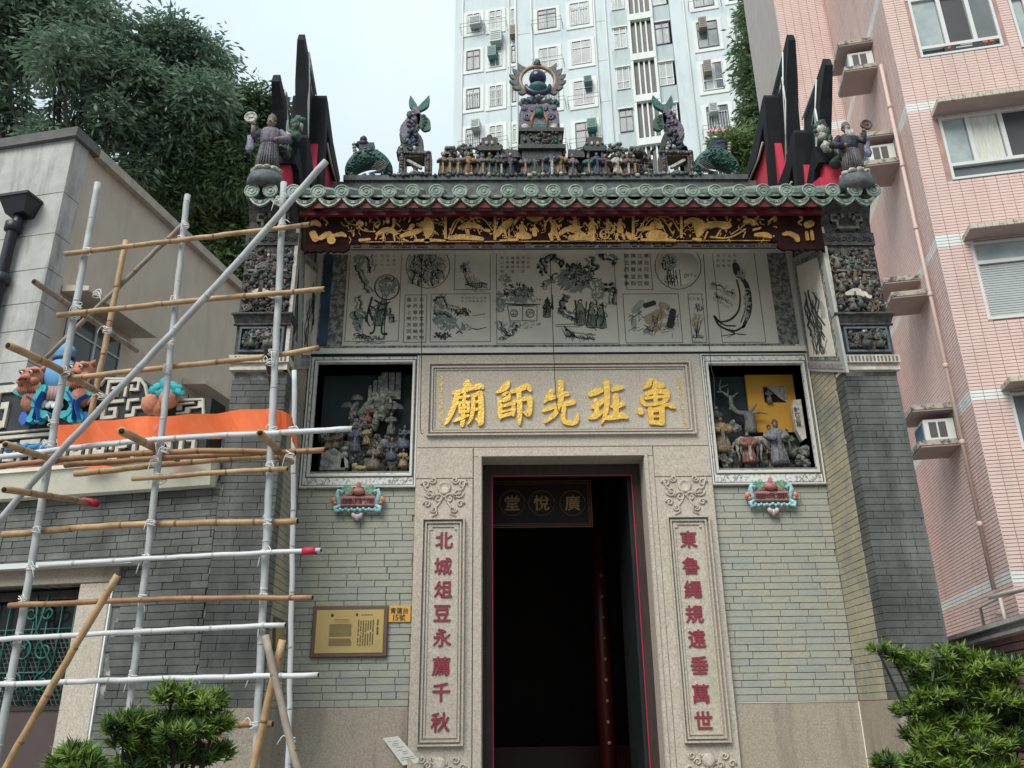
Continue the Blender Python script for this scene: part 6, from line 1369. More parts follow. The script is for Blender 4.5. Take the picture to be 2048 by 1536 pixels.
b = MB(HF); u2 = HF.uv(24, 470, -.13)[0]; b.tube([(hx, -.14, c[1]+.03), (hx-.02, -.14, c[1]-.14), (u2, -.14, c[1]-.25), (u2, -.14, 1.0)], .085, 12)
for py in (455, 555): z = HF.uv(24, py, -.13)[1]; b.lathe([(.10,0),(.125,.02),(.125,.16),(.10,.18)], (u2, -.14, z-.1), 14)
b.build('pipe', PIPEB, t)

# ================================================================== pink tiled apartment block on the right
d0 = ray(1872, 482); d0 = d0/np.hypot(d0[0], d0[1]); pc = CAM+d0*14.6
PF = Fr((pc[0], pc[1], 0), E1, E2); PS = Fr((pc[0], pc[1], 0), tuple(-np.array(E2)), E1)   # PS: left-facing return, u towards the viewer
pink = thing('pink_apartment_block', PF.pts([[2, 3, 0]])[0], 'pink mosaic-tiled apartment block with white-framed windows on the right', 'building')
PINKT = M('pink_tile', (.68,.51,.465), .6, var=.07, scale=1.2, streak=(.50,.37,.33), streak_amt=.7)
PJ = M('tile_joint', (.40,.255,.225), .9, var=.2, scale=4)
WBT = M('white_band_tile', (.70,.72,.69), .5, var=.08)
def pf(px, py, v=0.0): return PF.uv(px, py, v)
def ps(px, py, v=0.0): return PS.uv(px, py, v)
dep = -ps(1770, 640)[0]                      # depth of the recess
zTop = 21.0; zBands = [pf(1872, 484)[1]+k*2.82 for k in (-2, -1, 0, 1, 2)]
WIN = []
def prct(l, r_, top, bot):      # left/right edge points, top and bottom points
    return (pf(*l)[0], pf(*r_)[0], pf(*bot)[1], pf(*top)[1])
W1 = prct((1828,57),(1996,50),(1815,2),(1835,117)); W2 = prct((1889,292),(2085,270),(1873,238),(1906,360)); W3 = prct((1957,562),(2130,545),(1935,487),(1977,640)); W4 = prct((2032,850),(2180,840),(2012,787),(2040,900)); W0 = prct((2030,50),(2110,40),(2022,-5),(2042,95))
wins = [W1, W2, W3, W4, W0]
u2l = pf(1572, 150, dep)[0]
b = MB(PF)
for r in split(.012, 6, 0, zTop+4, wins): b.box(r[0], r[1], .012, .5, r[2], r[3])
b.box(.012, 6, .5, .52, 0, zTop+4); b.box(.012, .3, .52, 8, 0, zTop+4); b.box(u2l+.015, .012, dep+.012, dep+.4, 0, zTop+4)
pw = b.build('wall', PJ, pink)
def tiles(fr, u0, u1, z0, z1, holes, tw=.195, th=.058, g=.008):
    b = MB(fr); z = z0; V = []
    bands = [(q-.10, q+.10) for q in zBands]
    while z < z1:
        u = u0; b.cur = 1 if any(a < z+th/2 < c for a, c in bands) else 0
        while u < u1-.02:
            e = min(u+tw, u1)
            if not any(h[0]-.02 < (u+e)/2 < h[1]+.02 and h[2]-.02 < z+th/2 < h[3]+.02 for h in holes):
                d = random.uniform(-.0012, .0012)
                b.add([(u+g/2,.012,z+g/2),(e-g/2,.012,z+g/2),(e-g/2,.012,z+th-g/2),(u+g/2,.012,z+th-g/2),(u+g/2+.002,d,z+g/2+.002),(e-g/2-.002,d,z+g/2+.002),(e-g/2-.002,d,z+th-g/2-.002),(u+g/2+.002,d,z+th-g/2-.002)], [(4,5,6,7),(0,1,5,4),(1,2,6,5),(2,3,7,6),(3,0,4,7)])
            u += tw
        z += th
    b.build('mosaic_tile', [PINKT, WBT], pw, kind='stuff')
tiles(PF, 0, 4.2, 2.0, zTop-1, wins)
tiles(PS, -dep, 0, 1.5, zTop, [])
tiles(Fr(PF.pts([[0, dep, 0]])[0], E1, E2), u2l, 0, 2.0, zTop, [])
e = MB(Fr(PF.pts([[u2l, dep, 0]])[0], E1, E2)); e.box(-.01, .02, 0.0, 5, 0, zTop+3); e.build('plain_side', M('side_render', (.47,.42,.39), .9, var=.08, scale=2, streak=(.34,.29,.27)), pink)
GLASSP = M('pane_glass', (.10,.115,.12), .08, var=.2, scale=.9, spec=.7); ALU = M('alu_white', (.62,.63,.61), .4, var=.05); CURT = M('curtain', (.52,.53,.47), .8, scale=9, col2=(.66,.67,.60), c2pos=(.4,.6), stretch=(8,8,.4)); DARKR = S('dark_room', (.06,.06,.063), .6)
def pwin(w, mull, tr, style):
    u0, u1, z0, z1 = w
    b = MB(PF); b.box(u0, u1, .05, .09, z0, z1); wn = b.build('window', GLASSP, pink)
    zb_ = z0+(z1-z0)*tr if tr else z0
    b = MB(PF); b.frame(u0, u1, z0, z1, .045, -.015, .05)
    b2 = [b]
    for m in mull: x = u0+(u1-u0)*m; b.box(x-.035, x+.035, -.01, .05, zb_+.04, z1-.045)
    if tr: b.box(u0+.045, u1-.045, -.02, .05, zb_-.02, zb_+.045)
    b.build('window_frame', ALU, wn)
    edges = [0]+list(mull)+[1]
    for k in range(len(edges)-1):
        a, c = u0+(u1-u0)*edges[k]+.05, u0+(u1-u0)*edges[k+1]-.05
        m = style[k] if k < len(style) else GLASSP
        b = MB(PF); b.box(a, c, .035-.001*k, .05, zb_+.05, z1-.05); b.build('pane', m, wn)
    return wn
GL2 = M('pane_sky', (.30,.35,.36), .1, scale=1.5, col2=(.42,.48,.46), c2pos=(.4,.6)); GL3 = M('pane_dim', (.15,.16,.165), .15, var=.25, scale=1.0)
w1 = pwin(W1, (.36, .70), .14, [GL2, DARKR, GL3]); pwin(W2, (.29, .63), .22, [GL2, CURT, DARKR]); pwin(W4, (.4,), .0, [GL3, GL3])
w3 = pwin(W3, (), .72, [GL2])
b = MB(PF)
for k in range(22): z = W3[2]+.06+(W3[3]-W3[2])*.66*k/22; b.box(W3[0]+.06, W3[1]-.06, .02, .026, z, z+.035)
b.build('blind_slat', M('blind_grey', (.42,.45,.44), .5, var=.06), w3, kind='stuff')
pwin(W0, (.4,), .0, [GL2, GL3])
b = MB(PF); u0, u1, z0, z1 = W1; b.box(u0+(u1-u0)*.3, u0+(u1-u0)*.92, -.012, .04, z0+.06, z0+(z1-z0)*.115); b.build('window_banner', S('banner_dark', (.03,.034,.038), .4), w1)
b = MB(PF); 
for k in range(18): b.box(u0+(u1-u0)*(.44+.011*k), u0+(u1-u0)*(.448+.011*k), -.0135, -.012, z0+.10, z0+.125)
for k in range(13): b.box(u0+(u1-u0)*(.5+.011*k), u0+(u1-u0)*(.508+.011*k), -.0135, -.012, z0+.15, z0+.17)
b.build('banner_print', S('banner_white', (.6,.6,.6)), w1)
b = MB(PF); b.blob((u0+(u1-u0)*.36, -.014, z0+.13), (.03,.002,.03), .2); b.blob((u0+(u1-u0)*.80, -.014, z0+.15), (.06,.002,.035), .3); b.blob((u0+(u1-u0)*.88, -.014, z0+.15), (.05,.002,.035), .3); b.build('banner_mark', S('banner_red', (.55,.10,.04)), w1)
CANT = M('canopy_tile', (.52,.48,.40), .8, scale=12, col2=(.13,.11,.09), c2pos=(.52,.68)); CANU = M('canopy_underside', (.40,.31,.29), .9, var=.1)
for w in (W2, W3, W4):
    b = MB(PF); b.box(w[0]-.08, w[1]+.1, -.42, 0, w[3]+.05, w[3]+.09); cn = b.build('canopy', CANU, pink)
    b = MB(PF)
    for k in range(int((w[1]-w[0]+.18)/.11)):
        b.box(w[0]-.08+k*.11+.004, w[0]-.08+(k+1)*.11-.004, -.432, -.40, w[3]+.045, w[3]+.13)
    b.box(w[0]-.092, w[0]-.08, -.43, 0, w[3]+.045, w[3]+.13); b.build('canopy_edge_tile', CANT, cn, kind='stuff')
# air-conditioner shelves on the return wall
def shelf(c_out, c_in, wdt, lab=None):      # px of outer-left front bottom corner
    pass
MOSS = M('mossy_concrete', (.42,.39,.33), .9, scale=9, col2=(.09,.085,.075), c2pos=(.48,.62))
def pshelf(u0, u1, z, L_=.62, th=.09):
    b = MB(PS); b.box(u0, u1, -L_, 0, z, z+th*.3); s_ = b.build('concrete_shelf', CANU, pink)
    b = MB(PS); b.box(u0-.012, u1+.012, -L_-.015, 0, z+th*.3+.002, z+th+.03); b.build('shelf_edge', MOSS, s_); return s_
AC = []
def pac(u0, u1, z0, z1, label, blue):
    t = thing('air_conditioner', PS.pts([[(u0+u1)/2, -.3, z0]])[0], label, 'air conditioner', 'window air conditioners on the pink block')
    b = MB(PS); b.box(u0, u1, -.50, -.02, z0, z1); b.build('casing', M('ac_white', (.64,.65,.63), .5, var=.06), t)
    b = MB(PS)
    for k in range(9): b.box(u0+.03+(u1-u0-.06)*k/9, u0+.05+(u1-u0-.06)*k/9, -.512, -.50, z0+.04, z1-.04)
    b.build('grille', M('ac_blue' if blue else 'ac_pale', (.06,.14,.20) if blue else (.22,.30,.32), .4), t)
    b = MB(PS); b.box(u1, u1+.006, -.42, -.30, z0+.05, z1-.05); b.box(u1, u1+.006, -.27, -.15, z0+.05, z1-.05); b.build('louvre', S('ac_dark', (.09,.085,.08)), t)
# anchor the shelves on the return plane through pixels of their wall-side corner
for (pw_, ph_, top, ac, lab, bl) in (((1745,165),(1737,82),True,1,'white window air conditioner on the uppermost shelf of the pink block',0), ((1788,352),(1790,290),True,1,'white window air conditioner half hidden behind the bearded eave statue',0), ((1828,583),None,False,0,'',0), ((1845,612),None,False,0,'',0), ((1905,905),(1903,822),True,1,'white window air conditioner with blue grille, lowest on the pink block',1)):
    u, z = ps(*pw_, -.02); pshelf(u-.35, u+.45, z)
    if ph_:
        zt_ = ps(ph_[0], ph_[1], -.02)[1]; zc_ = z+ (zt_-z if zt_ > z+.4 else .62); pshelf(u-.4, u+.5, z+.62, .66); pac(u-.22, u+.38, z+.13, z+.50, lab, bl)
b = MB(PS); pts = [ps(*q, -.08) for q in ((1722,-20),(1765,180),(1835,470),(1890,700),(1945,950),(1990,1160))]
um = float(np.mean([q[0] for q in pts])); b.tube([(um, -.08, 13.5), (um, -.08, ps(1975,1185,-.08)[1])], .033, 10)
for k in range(8): z = 3+k*1.35; b.lathe([(.038,0),(.044,.02),(.044,.06),(.038,.08)], (um, -.08, z), 12)
b.build('drainpipe', M('pipe_pink', (.58,.44,.38), .5, var=.08), label='tall pale pink drainpipe running down the recess of the pink block', cat='pipe')
# podium wall with ledge
q0 = ray(1893, 1283); q0 = q0/np.hypot(q0[0], q0[1]); po = CAM+q0*9.6
QF = Fr((po[0], po[1], 0), tuple(-np.array(E2)), E1)
pod = thing('podium_wall', QF.pts([[1, .5, 0]])[0], 'brown tiled boundary wall with a weathered ledge at the foot of the pink block', 'wall')
b = MB(QF); b.box(-.3, 6, .03, 1.5, 0, po[2]-.02); b.build('core', S('podium_joint', (.10,.06,.055), .9), pod)
b = MB(QF); z = 1.0
while z < po[2]-.1:
    u = -.3
    while u < 4.5: b.bevbox(u+.004, u+.186, 0, .03, z+.004, z+.056, .002); u += .19
    z += .06
b.build('wall_tile', M('brown_tile', (.27,.155,.14), .7, var=.2, scale=3, streak=(.13,.08,.075), streak_amt=.7), pod, kind='stuff')
b = MB(QF); b.box(-.3, 6, -.10, 1.6, po[2]-.10, po[2]-.075); b.box(-.3, 6, -.06, 1.6, po[2]-.073, po[2]-.035); b.box(-.3, 6, -.13, 1.6, po[2]-.033, po[2]); b.build('ledge', M('ledge_grey', (.50,.49,.46), .8, var=.2, scale=8, streak=(.15,.13,.12), streak_amt=.8), pod)
b = MB(PS); a, c, e_ = ps(1960, 1215, -.15), ps(2000, 1195, -.15), ps(2075, 1180, -.15)
b.tube([(a[0], -.15, po[2]-.4), (a[0], -.15, a[1]), (c[0], -.15, c[1]), (c[0]+.0, -.15, c[1]-.9)], .028, 8); b.tube([(c[0]+.05, -.3, c[1]), (e_[0]+.4, -.3, e_[1])], .035, 8); b.build('service_pipe', M('pipe_pale', (.52,.47,.42), .6, var=.2), label='bent pale service pipes above the boundary wall ledge', cat='pipe')
# ================================================================== pale tower block behind
TW = Fr((2.8, 29.3, 0), E1, E2)
tower = thing('apartment_tower', TW.pts([[0, 6, 0]])[0], 'pale blue-white high-rise apartment tower far behind the roof ridge', 'building')
def tu(px, py, v=0.0): return TW.uv(px, py, v)
TWM = M('tower_paint', (.60,.67,.685), .85, var=.06, scale=.35, streak=(.42,.49,.49), streak_amt=.7, bump=.03); TWP = M('tower_panel', (.47,.54,.54), .85, var=.08, scale=.5, streak=(.33,.39,.40), streak_amt=.8); TWW = M('tower_trim', (.74,.77,.74), .8, var=.05, scale=.6, streak=(.5,.52,.5), streak_amt=.5)
zt_ = 60
uA, uB, uC, uD = tu(908, 190, .7)[0], tu(1034, 150)[0], tu(1341, 150)[0], tu(1353, 150, -.6)[0]
b = MB(TW); b.box(uA, uB, .7, 14, 0, zt_); b.box(uB, uC, 0, 14, 0, zt_); b.box(uD, uD+14, -.6, 14, 0, zt_); tw = b.build('wall', TWM, tower)
fl = tu(1076, 22)[1]-tu(1078, 98)[1]
TGL = M('tower_glass', (.09,.11,.125), .12, scale=.9, col2=(.19,.225,.245), c2pos=(.4,.6), rnd=.25); TGD = S('tower_dark', (.045,.05,.05), .4, var=.4)
cols = [((933,180),(960,216),.7),((979,174),(1005,211),.7),((1024,170),(1040,203),.7),((1075,23),(1113,55),0),((1139,9),(1179,47),0),((1226,60),(1255,96),0),((1309,49),(1341,87),0),((1392,47),(1439,92),-.6),((1463,39),(1492,80),-.6)]
rng = random.Random(31)
CURW = M('tower_curtain', (.50,.53,.51), .8, scale=6, col2=(.38,.41,.41), c2pos=(.4,.6), stretch=(6,6,.3))
for ci, (a, c, v) in enumerate(cols):
    p, q = tu(*a, v), tu(*c, v); u0, u1, z0, z1 = p[0], q[0], q[1], p[1]; w = u1-u0
    for k in range(-7, 8):
        dz = k*fl; 
        zz0, zz1 = z0+dz, z1+dz
        if zz0 < tu(1100, 330, v)[1] or zz0 > tu(1100, -10, v)[1]: continue
        b = MB(TW); b.box(u0, u1, v-.03, v-.0, zz0, zz1); wn = b.build('window', TGL, tower)
        b = MB(TW); t_ = .05
        t_ = .04; b.frame(u0, u1, zz0, zz1, t_, v-.07, v-.03)
        n = 1; 
        for m in range(1, n+1): 
            if n > 1 or True: x = u0+w*m/(n+1) if n > 1 else u0+w/2; b.box(x-.022, x+.022, v-.065, v-.03, zz0+t_, zz1-t_)
        hb = zz0+(zz1-zz0)*rng.choice([.68, .75, .35]); b.box(u0+t_, u1-t_, v-.063, v-.03, hb-.025, hb+.025)
        b.build('window_frame', TWW if rng.random() < .45 else S('tower_dark_frame', (.10,.12,.13), .5), wn)
        if ci not in (5, 6):
            b = MB(TW); b.frame(u0-.22, u1+.22, zz0-.25, zz1+.16, .2, v-.05, v); b.build('window_surround', TWW, wn)
        else:
            b = MB(TW); b.box(u0-.12, u1+.1, v-.012, v, zz1-fl+.1, zz0-.04); b.build('spandrel_panel', TWP, wn)
            b = MB(TW); b.box(u0-.05, u1+.05, v-.14, v, zz1+.02, zz1+.10); b.build('lintel', TWW, wn)
        if rng.random() < .55: b = MB(TW); x = u0+.06+rng.random()*w*.3; b.box(x, x+w*rng.uniform(.3, .55), v-.036, v-.03, zz0+.05, zz1-.07); b.build('curtain', CURW, wn)
        if rng.random() < .16:
            b = MB(TW)
            for m in range(8): x = u0+.06+(w-.12)*m/7; b.box(x-.012, x+.012, v-.10, v-.08, zz0+.02, zz0+(zz1-zz0)*.75)
            b.box(u0, u1, v-.10, v-.08, zz0+(zz1-zz0)*.75, zz0+(zz1-zz0)*.75+.03); b.build('window_bars', S('tower_white_bar', (.6,.63,.62), .5), wn, kind='stuff')
        if ci in (0, 1, 3, 4, 7) and rng.random() < .6:
            b = MB(TW); x0_, x1_ = u0-.3, u1+.35
            for hh in (0, .25): b.tube([(x0_, v, zz0-.1+hh), (x0_, v-.6, zz0-.05+hh), (x1_, v-.6, zz0-.05+hh), (x1_, v, zz0-.1+hh)], .014, 4, smooth=False)
            b.build('drying_rack', S('rack_grey', (.16,.18,.18), .5), wn)
p, q = tu(1261, 53), tu(1308, 117); su0, su1, sz0, sz1 = p[0], q[0], q[1], p[1]
for k in range(-7, 5):
    dz = k*fl*1.0
    if sz0+dz < tu(1280, 330)[1]-2 or sz0+dz > tu(1280, -60)[1]: continue
    b = MB(TW); b.box(su0, su1, -.02, 0, sz0+dz+.3, sz0+dz+fl-.12); st = b.build('stair_opening', TGD, tower)
    b = MB(TW)
    for m in range(1, 4): x = su0+(su1-su0)*m/4; b.box(x-.042, x+.042, -.12, 0, sz0+dz+.3, sz0+dz+fl-.12)
    b.build('stair_fin', TWW, st)
    b = MB(TW); b.box(su0-.12, su1+.12, -.26, 0, sz0+dz-.12, sz0+dz+.3); b.build('stair_parapet', TWW, st)
b = MB(TW); b.box(su0-.14, su0, -.24, 0, 10, zt_); b.box(su1, su1+.14, -.24, 0, 10, zt_); b.build('stair_side', TWW, tower)
for px, v in ((1034, .0), (1066, 0), (1196, 0), (1219, 0), (1382, -.6), (925, .7), (1020, .7)):
    b = MB(TW); u = tu(px, 150, v)[0]; b.tube([(u, v-.08, 12), (u, v-.08, zt_)], .045, 6); b.build('downpipe', TWW, tower)
# expansion joints
b = MB(TW)
for k in range(-6, 7): z = tu(1150, 60)[1]+k*fl*1.0+.3; b.box(uB, uB+1.0, -.006, 0, z, z+.03); b.box(tu(1196,150)[0], tu(1219,150)[0], -.006, 0, z, z+.03)
b.build('joint_line', S('joint_grey', (.25,.29,.30)), tower)
acs = [((940,38),(962,50),.7,'top left window air conditioner of the pale tower, first window column'),((981,65),(1004,84),.7,'air conditioner under the blue-shuttered window high on the pale tower'),((1020,55),(1040,70),.7,'air conditioner beside the inner corner high on the pale tower'),((976,97),(993,113),.7,'grey-green air conditioner over the second window column of the pale tower'),((943,243),(960,257),.7,'lowest air conditioner at the left of the pale tower, just above the ridge'),((1168,157),(1184,166),0,'teal air conditioner right of the flaming pearl ornament'),((1174,242),(1194,257),0,'green air conditioner above the right miniature roof of the ridge'),((1396,40),(1414,58),-.6,'brown air conditioner, uppermost in the right window column of the pale tower'),((1467,28),(1484,38),-.6,'white air conditioner beside the tree at the right edge of the tower'),((1406,126),(1424,146),-.6,'tan air conditioner, middle of the right window column of the pale tower'),((1417,211),(1436,226),-.6,'white air conditioner above the pink laundry on the pale tower')]
for i, (a, c, v, lab) in enumerate(acs):
    p, q = tu(*a, v-.3), tu(*c, v-.3)
    t = thing('air_conditioner', TW.pts([[(p[0]+q[0])/2, v-.3, q[1]]])[0], lab, 'air conditioner', 'window air conditioners on the pale tower')
    m = [M('ac_old_white', (.45,.50,.49), .5), M('ac_green', (.10,.22,.20), .5), M('ac_brown', (.22,.18,.15), .5)][(0,0,2,1,0,1,1,2,0,2,0)[i]]
    b = MB(TW); b.box(p[0], q[0], v-.5, v-.02, q[1], p[1]); b.build('casing', m, t)
    b = MB(TW); 
    for k in range(5): z = q[1]+(p[1]-q[1])*(.15+.16*k); b.box(p[0]+.05, q[0]-.05, v-.512, v-.5, z, z+.03)
    b.build('grille', S('ac_grille_dark', (.12,.14,.14)), t)
b = MB(TW)
for k in range(12): p = tu(1418+k*5, 264-(k % 3)*2, -1.2); b.blob((p[0], -1.2, p[1]), (.16, .05, .13), .4, (6,4))
b.build('pink_laundry', M('laundry_pink', (.70,.28,.33), .9, var=.2, scale=5), label='pink washing on a rack outside the right windows of the pale tower', cat='laundry')

# ================================================================== trees
def leafmat(name, c0, c1, tr=0.38):
    m = M(name, c0, .5, scale=.9, col2=c1, c2pos=(.35, .65), detail=8, spec=.5); n = m.node_tree.nodes; l = m.node_tree.links
    b = n['Principled BSDF']; src = b.inputs['Base Color'].links[0].from_socket; t = n.new('ShaderNodeBsdfTranslucent'); l.new(src, t.inputs['Color'])
    x = n.new('ShaderNodeMixShader'); x.inputs['Fac'].default_value = tr; l.new(b.outputs[0], x.inputs[1]); l.new(t.outputs[0], x.inputs[2]); l.new(x.outputs[0], n['Material Output'].inputs['Surface']); return m
LEAF = leafmat('leaf_dark', (.07,.13,.065), (.16,.24,.11)); LEAF2 = leafmat('leaf_mid', (.095,.165,.065), (.21,.30,.12)); LEAF3 = leafmat('leaf_flare', (.09,.16,.11), (.22,.31,.215)); BARK = M('bark', (.026,.021,.017), .9, var=.3, scale=6, bump=.4)  # third leaf green carries the pale bluish lens flare in its colour
def leaves(centers, radii, n, L_, seed, name, mat, parent, droop=.5, asp=.30, clump=.16):
    r = np.random.RandomState(seed); centers = np.array(centers); radii = np.array(radii); w = radii**2; w = w/w.sum()
    nc = max(1, n//14); idx = r.choice(len(centers), nc, p=w)
    d = r.normal(size=(nc, 3)); d /= np.linalg.norm(d, axis=1)[:, None]; rad = r.uniform(.25, 1.0, nc)**.5
    cc = centers[idx]+d*(radii[idx]*rad)[:, None]*np.array([1, 1, .9])
    ii = np.repeat(np.arange(nc), 14); N_ = len(ii)
    cs = clump*radii[idx][ii][:, None]*.9+.10
    off = r.normal(size=(N_, 3))*np.minimum(cs, .42); pos = cc[ii]+off
    dr = off/(np.linalg.norm(off, axis=1)[:, None]+1e-6)+r.normal(size=(N_, 3))*.5; dr[:, 2] = dr[:, 2]*.5-droop; dr /= np.linalg.norm(dr, axis=1)[:, None]
    nn = np.cross(dr, r.normal(size=(N_, 3))+np.array([0,0,.6])); nn /= np.linalg.norm(nn, axis=1)[:, None]
    LL = (L_*r.uniform(.6, 1.25, N_))[:, None]; s = LL*asp/2
    up = np.cross(nn, dr)
    v = np.stack([pos, pos+dr*LL*.45+nn*s+up*LL*.04, pos+dr*LL, pos+dr*LL*.45-nn*s+up*LL*.04], 1).reshape(-1, 3)
    me = bpy.data.meshes.new(name); org = WLOC[parent]; v = v-org
    me.vertices.add(len(v)); me.vertices.foreach_set('co', v.astype(np.float32).ravel()); me.loops.add(4*N_); me.loops.foreach_set('vertex_index', np.arange(4*N_, dtype=np.int32))
    me.polygons.add(N_); me.polygons.foreach_set('loop_start', np.arange(0, 4*N_, 4, dtype=np.int32)); me.update(calc_edges=True); me.validate()
    me.materials.append(mat); o = bpy.data.objects.new(name, me); COL.objects.link(o); o.parent = parent; WLOC[o] = org; return o
def tree(label, Y, blobs, base, n, L_, mat, seed, group='trees behind the houses', trunk_r=.3):
    cs, rs = [], []
    for (px, py, rp, dy) in blobs:
        p = PY(px, py, Y+dy); cs.append(p); rs.append(rp*fdist(p)/FPX)
    bp_ = PY(base[0], base[1], Y); bp_ = np.array([bp_[0], bp_[1], 0.0])
    t = thing('broadleaf_tree', bp_, label, 'tree', group)
    leaves(cs, rs, n, L_, seed, 'crown', mat, t)
    b = MB(); r = random.Random(seed); top = np.mean(cs, 0); zf = min(c[2] for c in cs)
    fork = np.array([bp_[0]*.6+top[0]*.4, bp_[1], zf*.82])
    b.tube(smooth_path([bp_, (bp_+fork)/2+np.array([.3,0,0]), fork], 4), np.linspace(trunk_r, trunk_r*.7, 9), 9); b.build('trunk', BARK, t)
    b = MB()
    for c, rr in zip(cs, rs):
        if seed in (42, 43, 44, 46): fork = c-np.array([0, 0, rr*.6])
        m = (fork+c)/2+np.array([r.uniform(-.5,.5), 0, -.4]); b.tube(smooth_path([fork, m, c], 4), np.linspace(trunk_r*.34, .02, 9), 6)
        for k in range(5):
            e = c+np.array([r.uniform(-1,1), r.uniform(-1,1), r.uniform(-.6,1)])*rr*.9; b.tube(smooth_path([c*.6+m*.4, (c+e)/2+np.array([0,0,.1]), e], 3), np.linspace(trunk_r*.18, .015, 7), 5)
    b.build('branches', BARK, t)
tree('tallest dark broadleaf tree rising behind the grey stone-block front of the beige house', 11, [(40,40,80,0),(120,30,80,.5),(190,60,70,0),(20,120,60,1),(205,130,60,0),(120,110,60,-1),(-60,120,90,0),(90,-60,110,0),(225,230,42,0),(20,215,34,.5),(265,150,50,0),(60,255,28,.5),(170,200,36,0),(110,190,24,0),(180,290,36,.5),(-20,40,90,0),(130,250,34,1),(80,285,34,0),(10,270,40,1),(200,270,36,1)], (110,600), 34000, .26, LEAF3, 41, trunk_r=.12)
tree('rounded broadleaf tree behind the side roofline of the beige house', 12, [(345,95,58,0),(400,130,55,.5),(300,130,45,0),(320,195,55,0),(405,205,52,-.5),(335,270,50,0),(270,270,34,0),(390,280,45,.4),(280,340,30,0)], (330,700), 26000, .25, LEAF3, 42, trunk_r=.12)
tree('broadleaf tree directly behind the statue that raises a white disc', 13, [(455,235,48,0),(500,215,42,0),(430,310,58,0),(535,235,38,.3),(480,340,60,0),(540,300,45,.4),(380,350,50,0),(340,390,34,0)], (450,800), 30000, .24, LEAF, 43, trunk_r=.16)
tree('low green broadleaf tree between the beige house and the carved pier head', 15, [(420,440,70,0),(360,400,55,0),(480,430,60,0),(470,520,70,0),(400,500,60,0),(500,590,60,0),(330,370,40,0),(520,480,50,.5)], (440,900), 30000, .27, LEAF2, 44, trunk_r=.14)
tree('slim dark tree squeezed between the pale tower and the pink block', 16, [(1525,20,40,0),(1515,90,38,0),(1520,150,42,0),(1535,210,45,0),(1510,240,32,0),(1545,120,40,0),(1530,-40,40,0)], (1530,700), 16000, .25, LEAF, 45, trunk_r=.18)
tree('small leafy tree behind the right ridge creature', 13, [(1470,300,30,0),(1500,320,34,0),(1445,290,18,0),(1520,290,34,.3)], (1490,700), 8000, .21, LEAF2, 46, trunk_r=.12)

# ================================================================== podocarpus bushes in front
NEED = leafmat('needle_green', (.125,.215,.03), (.30,.41,.065), .3); NEEDO = leafmat('needle_old', (.035,.075,.022), (.085,.14,.04), .2); NEEDY = M('needle_young', (.16,.26,.035), .45, var=.25, scale=12)
def bush(label, clusters, base, n_ro, seed, L_=.062, group='podocarpus bushes in front of the temple', young=()):
    r = np.random.RandomState(seed); P_ = []; D_ = []
    for (px, py, rp, Y) in clusters:
        c = PY(px, py, Y); rr = rp*fdist(c)/FPX; k = max(4, int(1.75*n_ro*(rp/40.0)**2))
        for _ in range(k):
            d = r.normal(size=3); d /= np.linalg.norm(d); d[2] = abs(d[2])*1.0-.15; q = c+d*rr*np.array([1,1,.72])*r.uniform(.55, 1); P_.append(q); D_.append(d*.7+np.array([0,-.12,.75]))
    P_ = np.array(P_); D_ = np.array(D_); D_ /= np.linalg.norm(D_, axis=1)[:, None]
    m = 26; N_ = len(P_)*m; ii = np.repeat(np.arange(len(P_)), m)
    ax = D_[ii]; rnd_ = r.normal(size=(N_, 3)); side = np.cross(ax, rnd_); side /= np.linalg.norm(side, axis=1)[:, None]
    tilt = r.uniform(.25, 1.25, N_)[:, None]; dr = ax*np.cos(tilt)+side*np.sin(tilt); h = (r.uniform(0, .045, N_))[:, None]
    pos = P_[ii]-ax*.02+ax*(.040-h); LL = (L_*r.uniform(.55, 1.15, N_)*np.repeat(r.uniform(.75, 1.15, len(P_)), m))[:, None]; nn = np.cross(dr, ax); nn /= (np.linalg.norm(nn, axis=1)[:, None]+1e-6); s = .0040
    bend = -np.array([0,0,1.0])*LL*.10
    v = np.stack([pos-nn*s*.5, pos+dr*LL*.5-nn*s, pos+dr*LL+bend, pos+dr*LL*.5+nn*s, pos+nn*s*.5], 1).reshape(-1, 3)
    bp_ = np.array(base, float); t = thing('podocarpus_bush', bp_, label, 'bush', group)
    F = (np.arange(N_)[:, None]*5+np.arange(5)).tolist(); me = bpy.data.meshes.new('foliage'); me.from_pydata((v-bp_).tolist(), [], F); me.materials.append(NEED); me.materials.append(NEEDY); me.materials.append(NEEDO)
    mi = np.zeros(N_, np.int32); yr = r.rand(len(P_)) < .05; mi[np.repeat(yr, m)] = 1; mi[np.repeat(r.rand(len(P_)) < .28, m)] = 2; mi[(r.rand(N_) < .12)] = 2; me.polygons.foreach_set('material_index', mi); me.update()
    o = bpy.data.objects.new('foliage', me); COL.objects.link(o); o.parent = t; WLOC[o] = bp_
    b = MB(); rr_ = random.Random(seed); cs = [PY(c[0], c[1], c[3]) for c in clusters]; zf = min(c[2] for c in cs)-.15; fork = np.array([np.mean([c[0] for c in cs]), np.mean([c[1] for c in cs]), zf])
    b.tube(smooth_path([bp_, (bp_+fork)/2+np.array([.05,0,0]), fork], 4), np.linspace(.05, .035, 9), 8); b.build('trunk', BARK, t)
    b = MB()
    for c in cs:
        mdl = (fork+c)/2+np.array([rr_.uniform(-.06,.06), 0, -.06]); b.tube(smooth_path([fork, mdl, c], 4), np.linspace(.014, .005, 9), 6)
    for q in P_[::3]:
        c = cs[int(np.argmin([np.linalg.norm(q-c) for c in cs]))]; b.tube([c, (c+q)/2+np.array([0,0,-.01]), q], [.006, .004, .003], 4)
    b.build('branches', BARK, t)
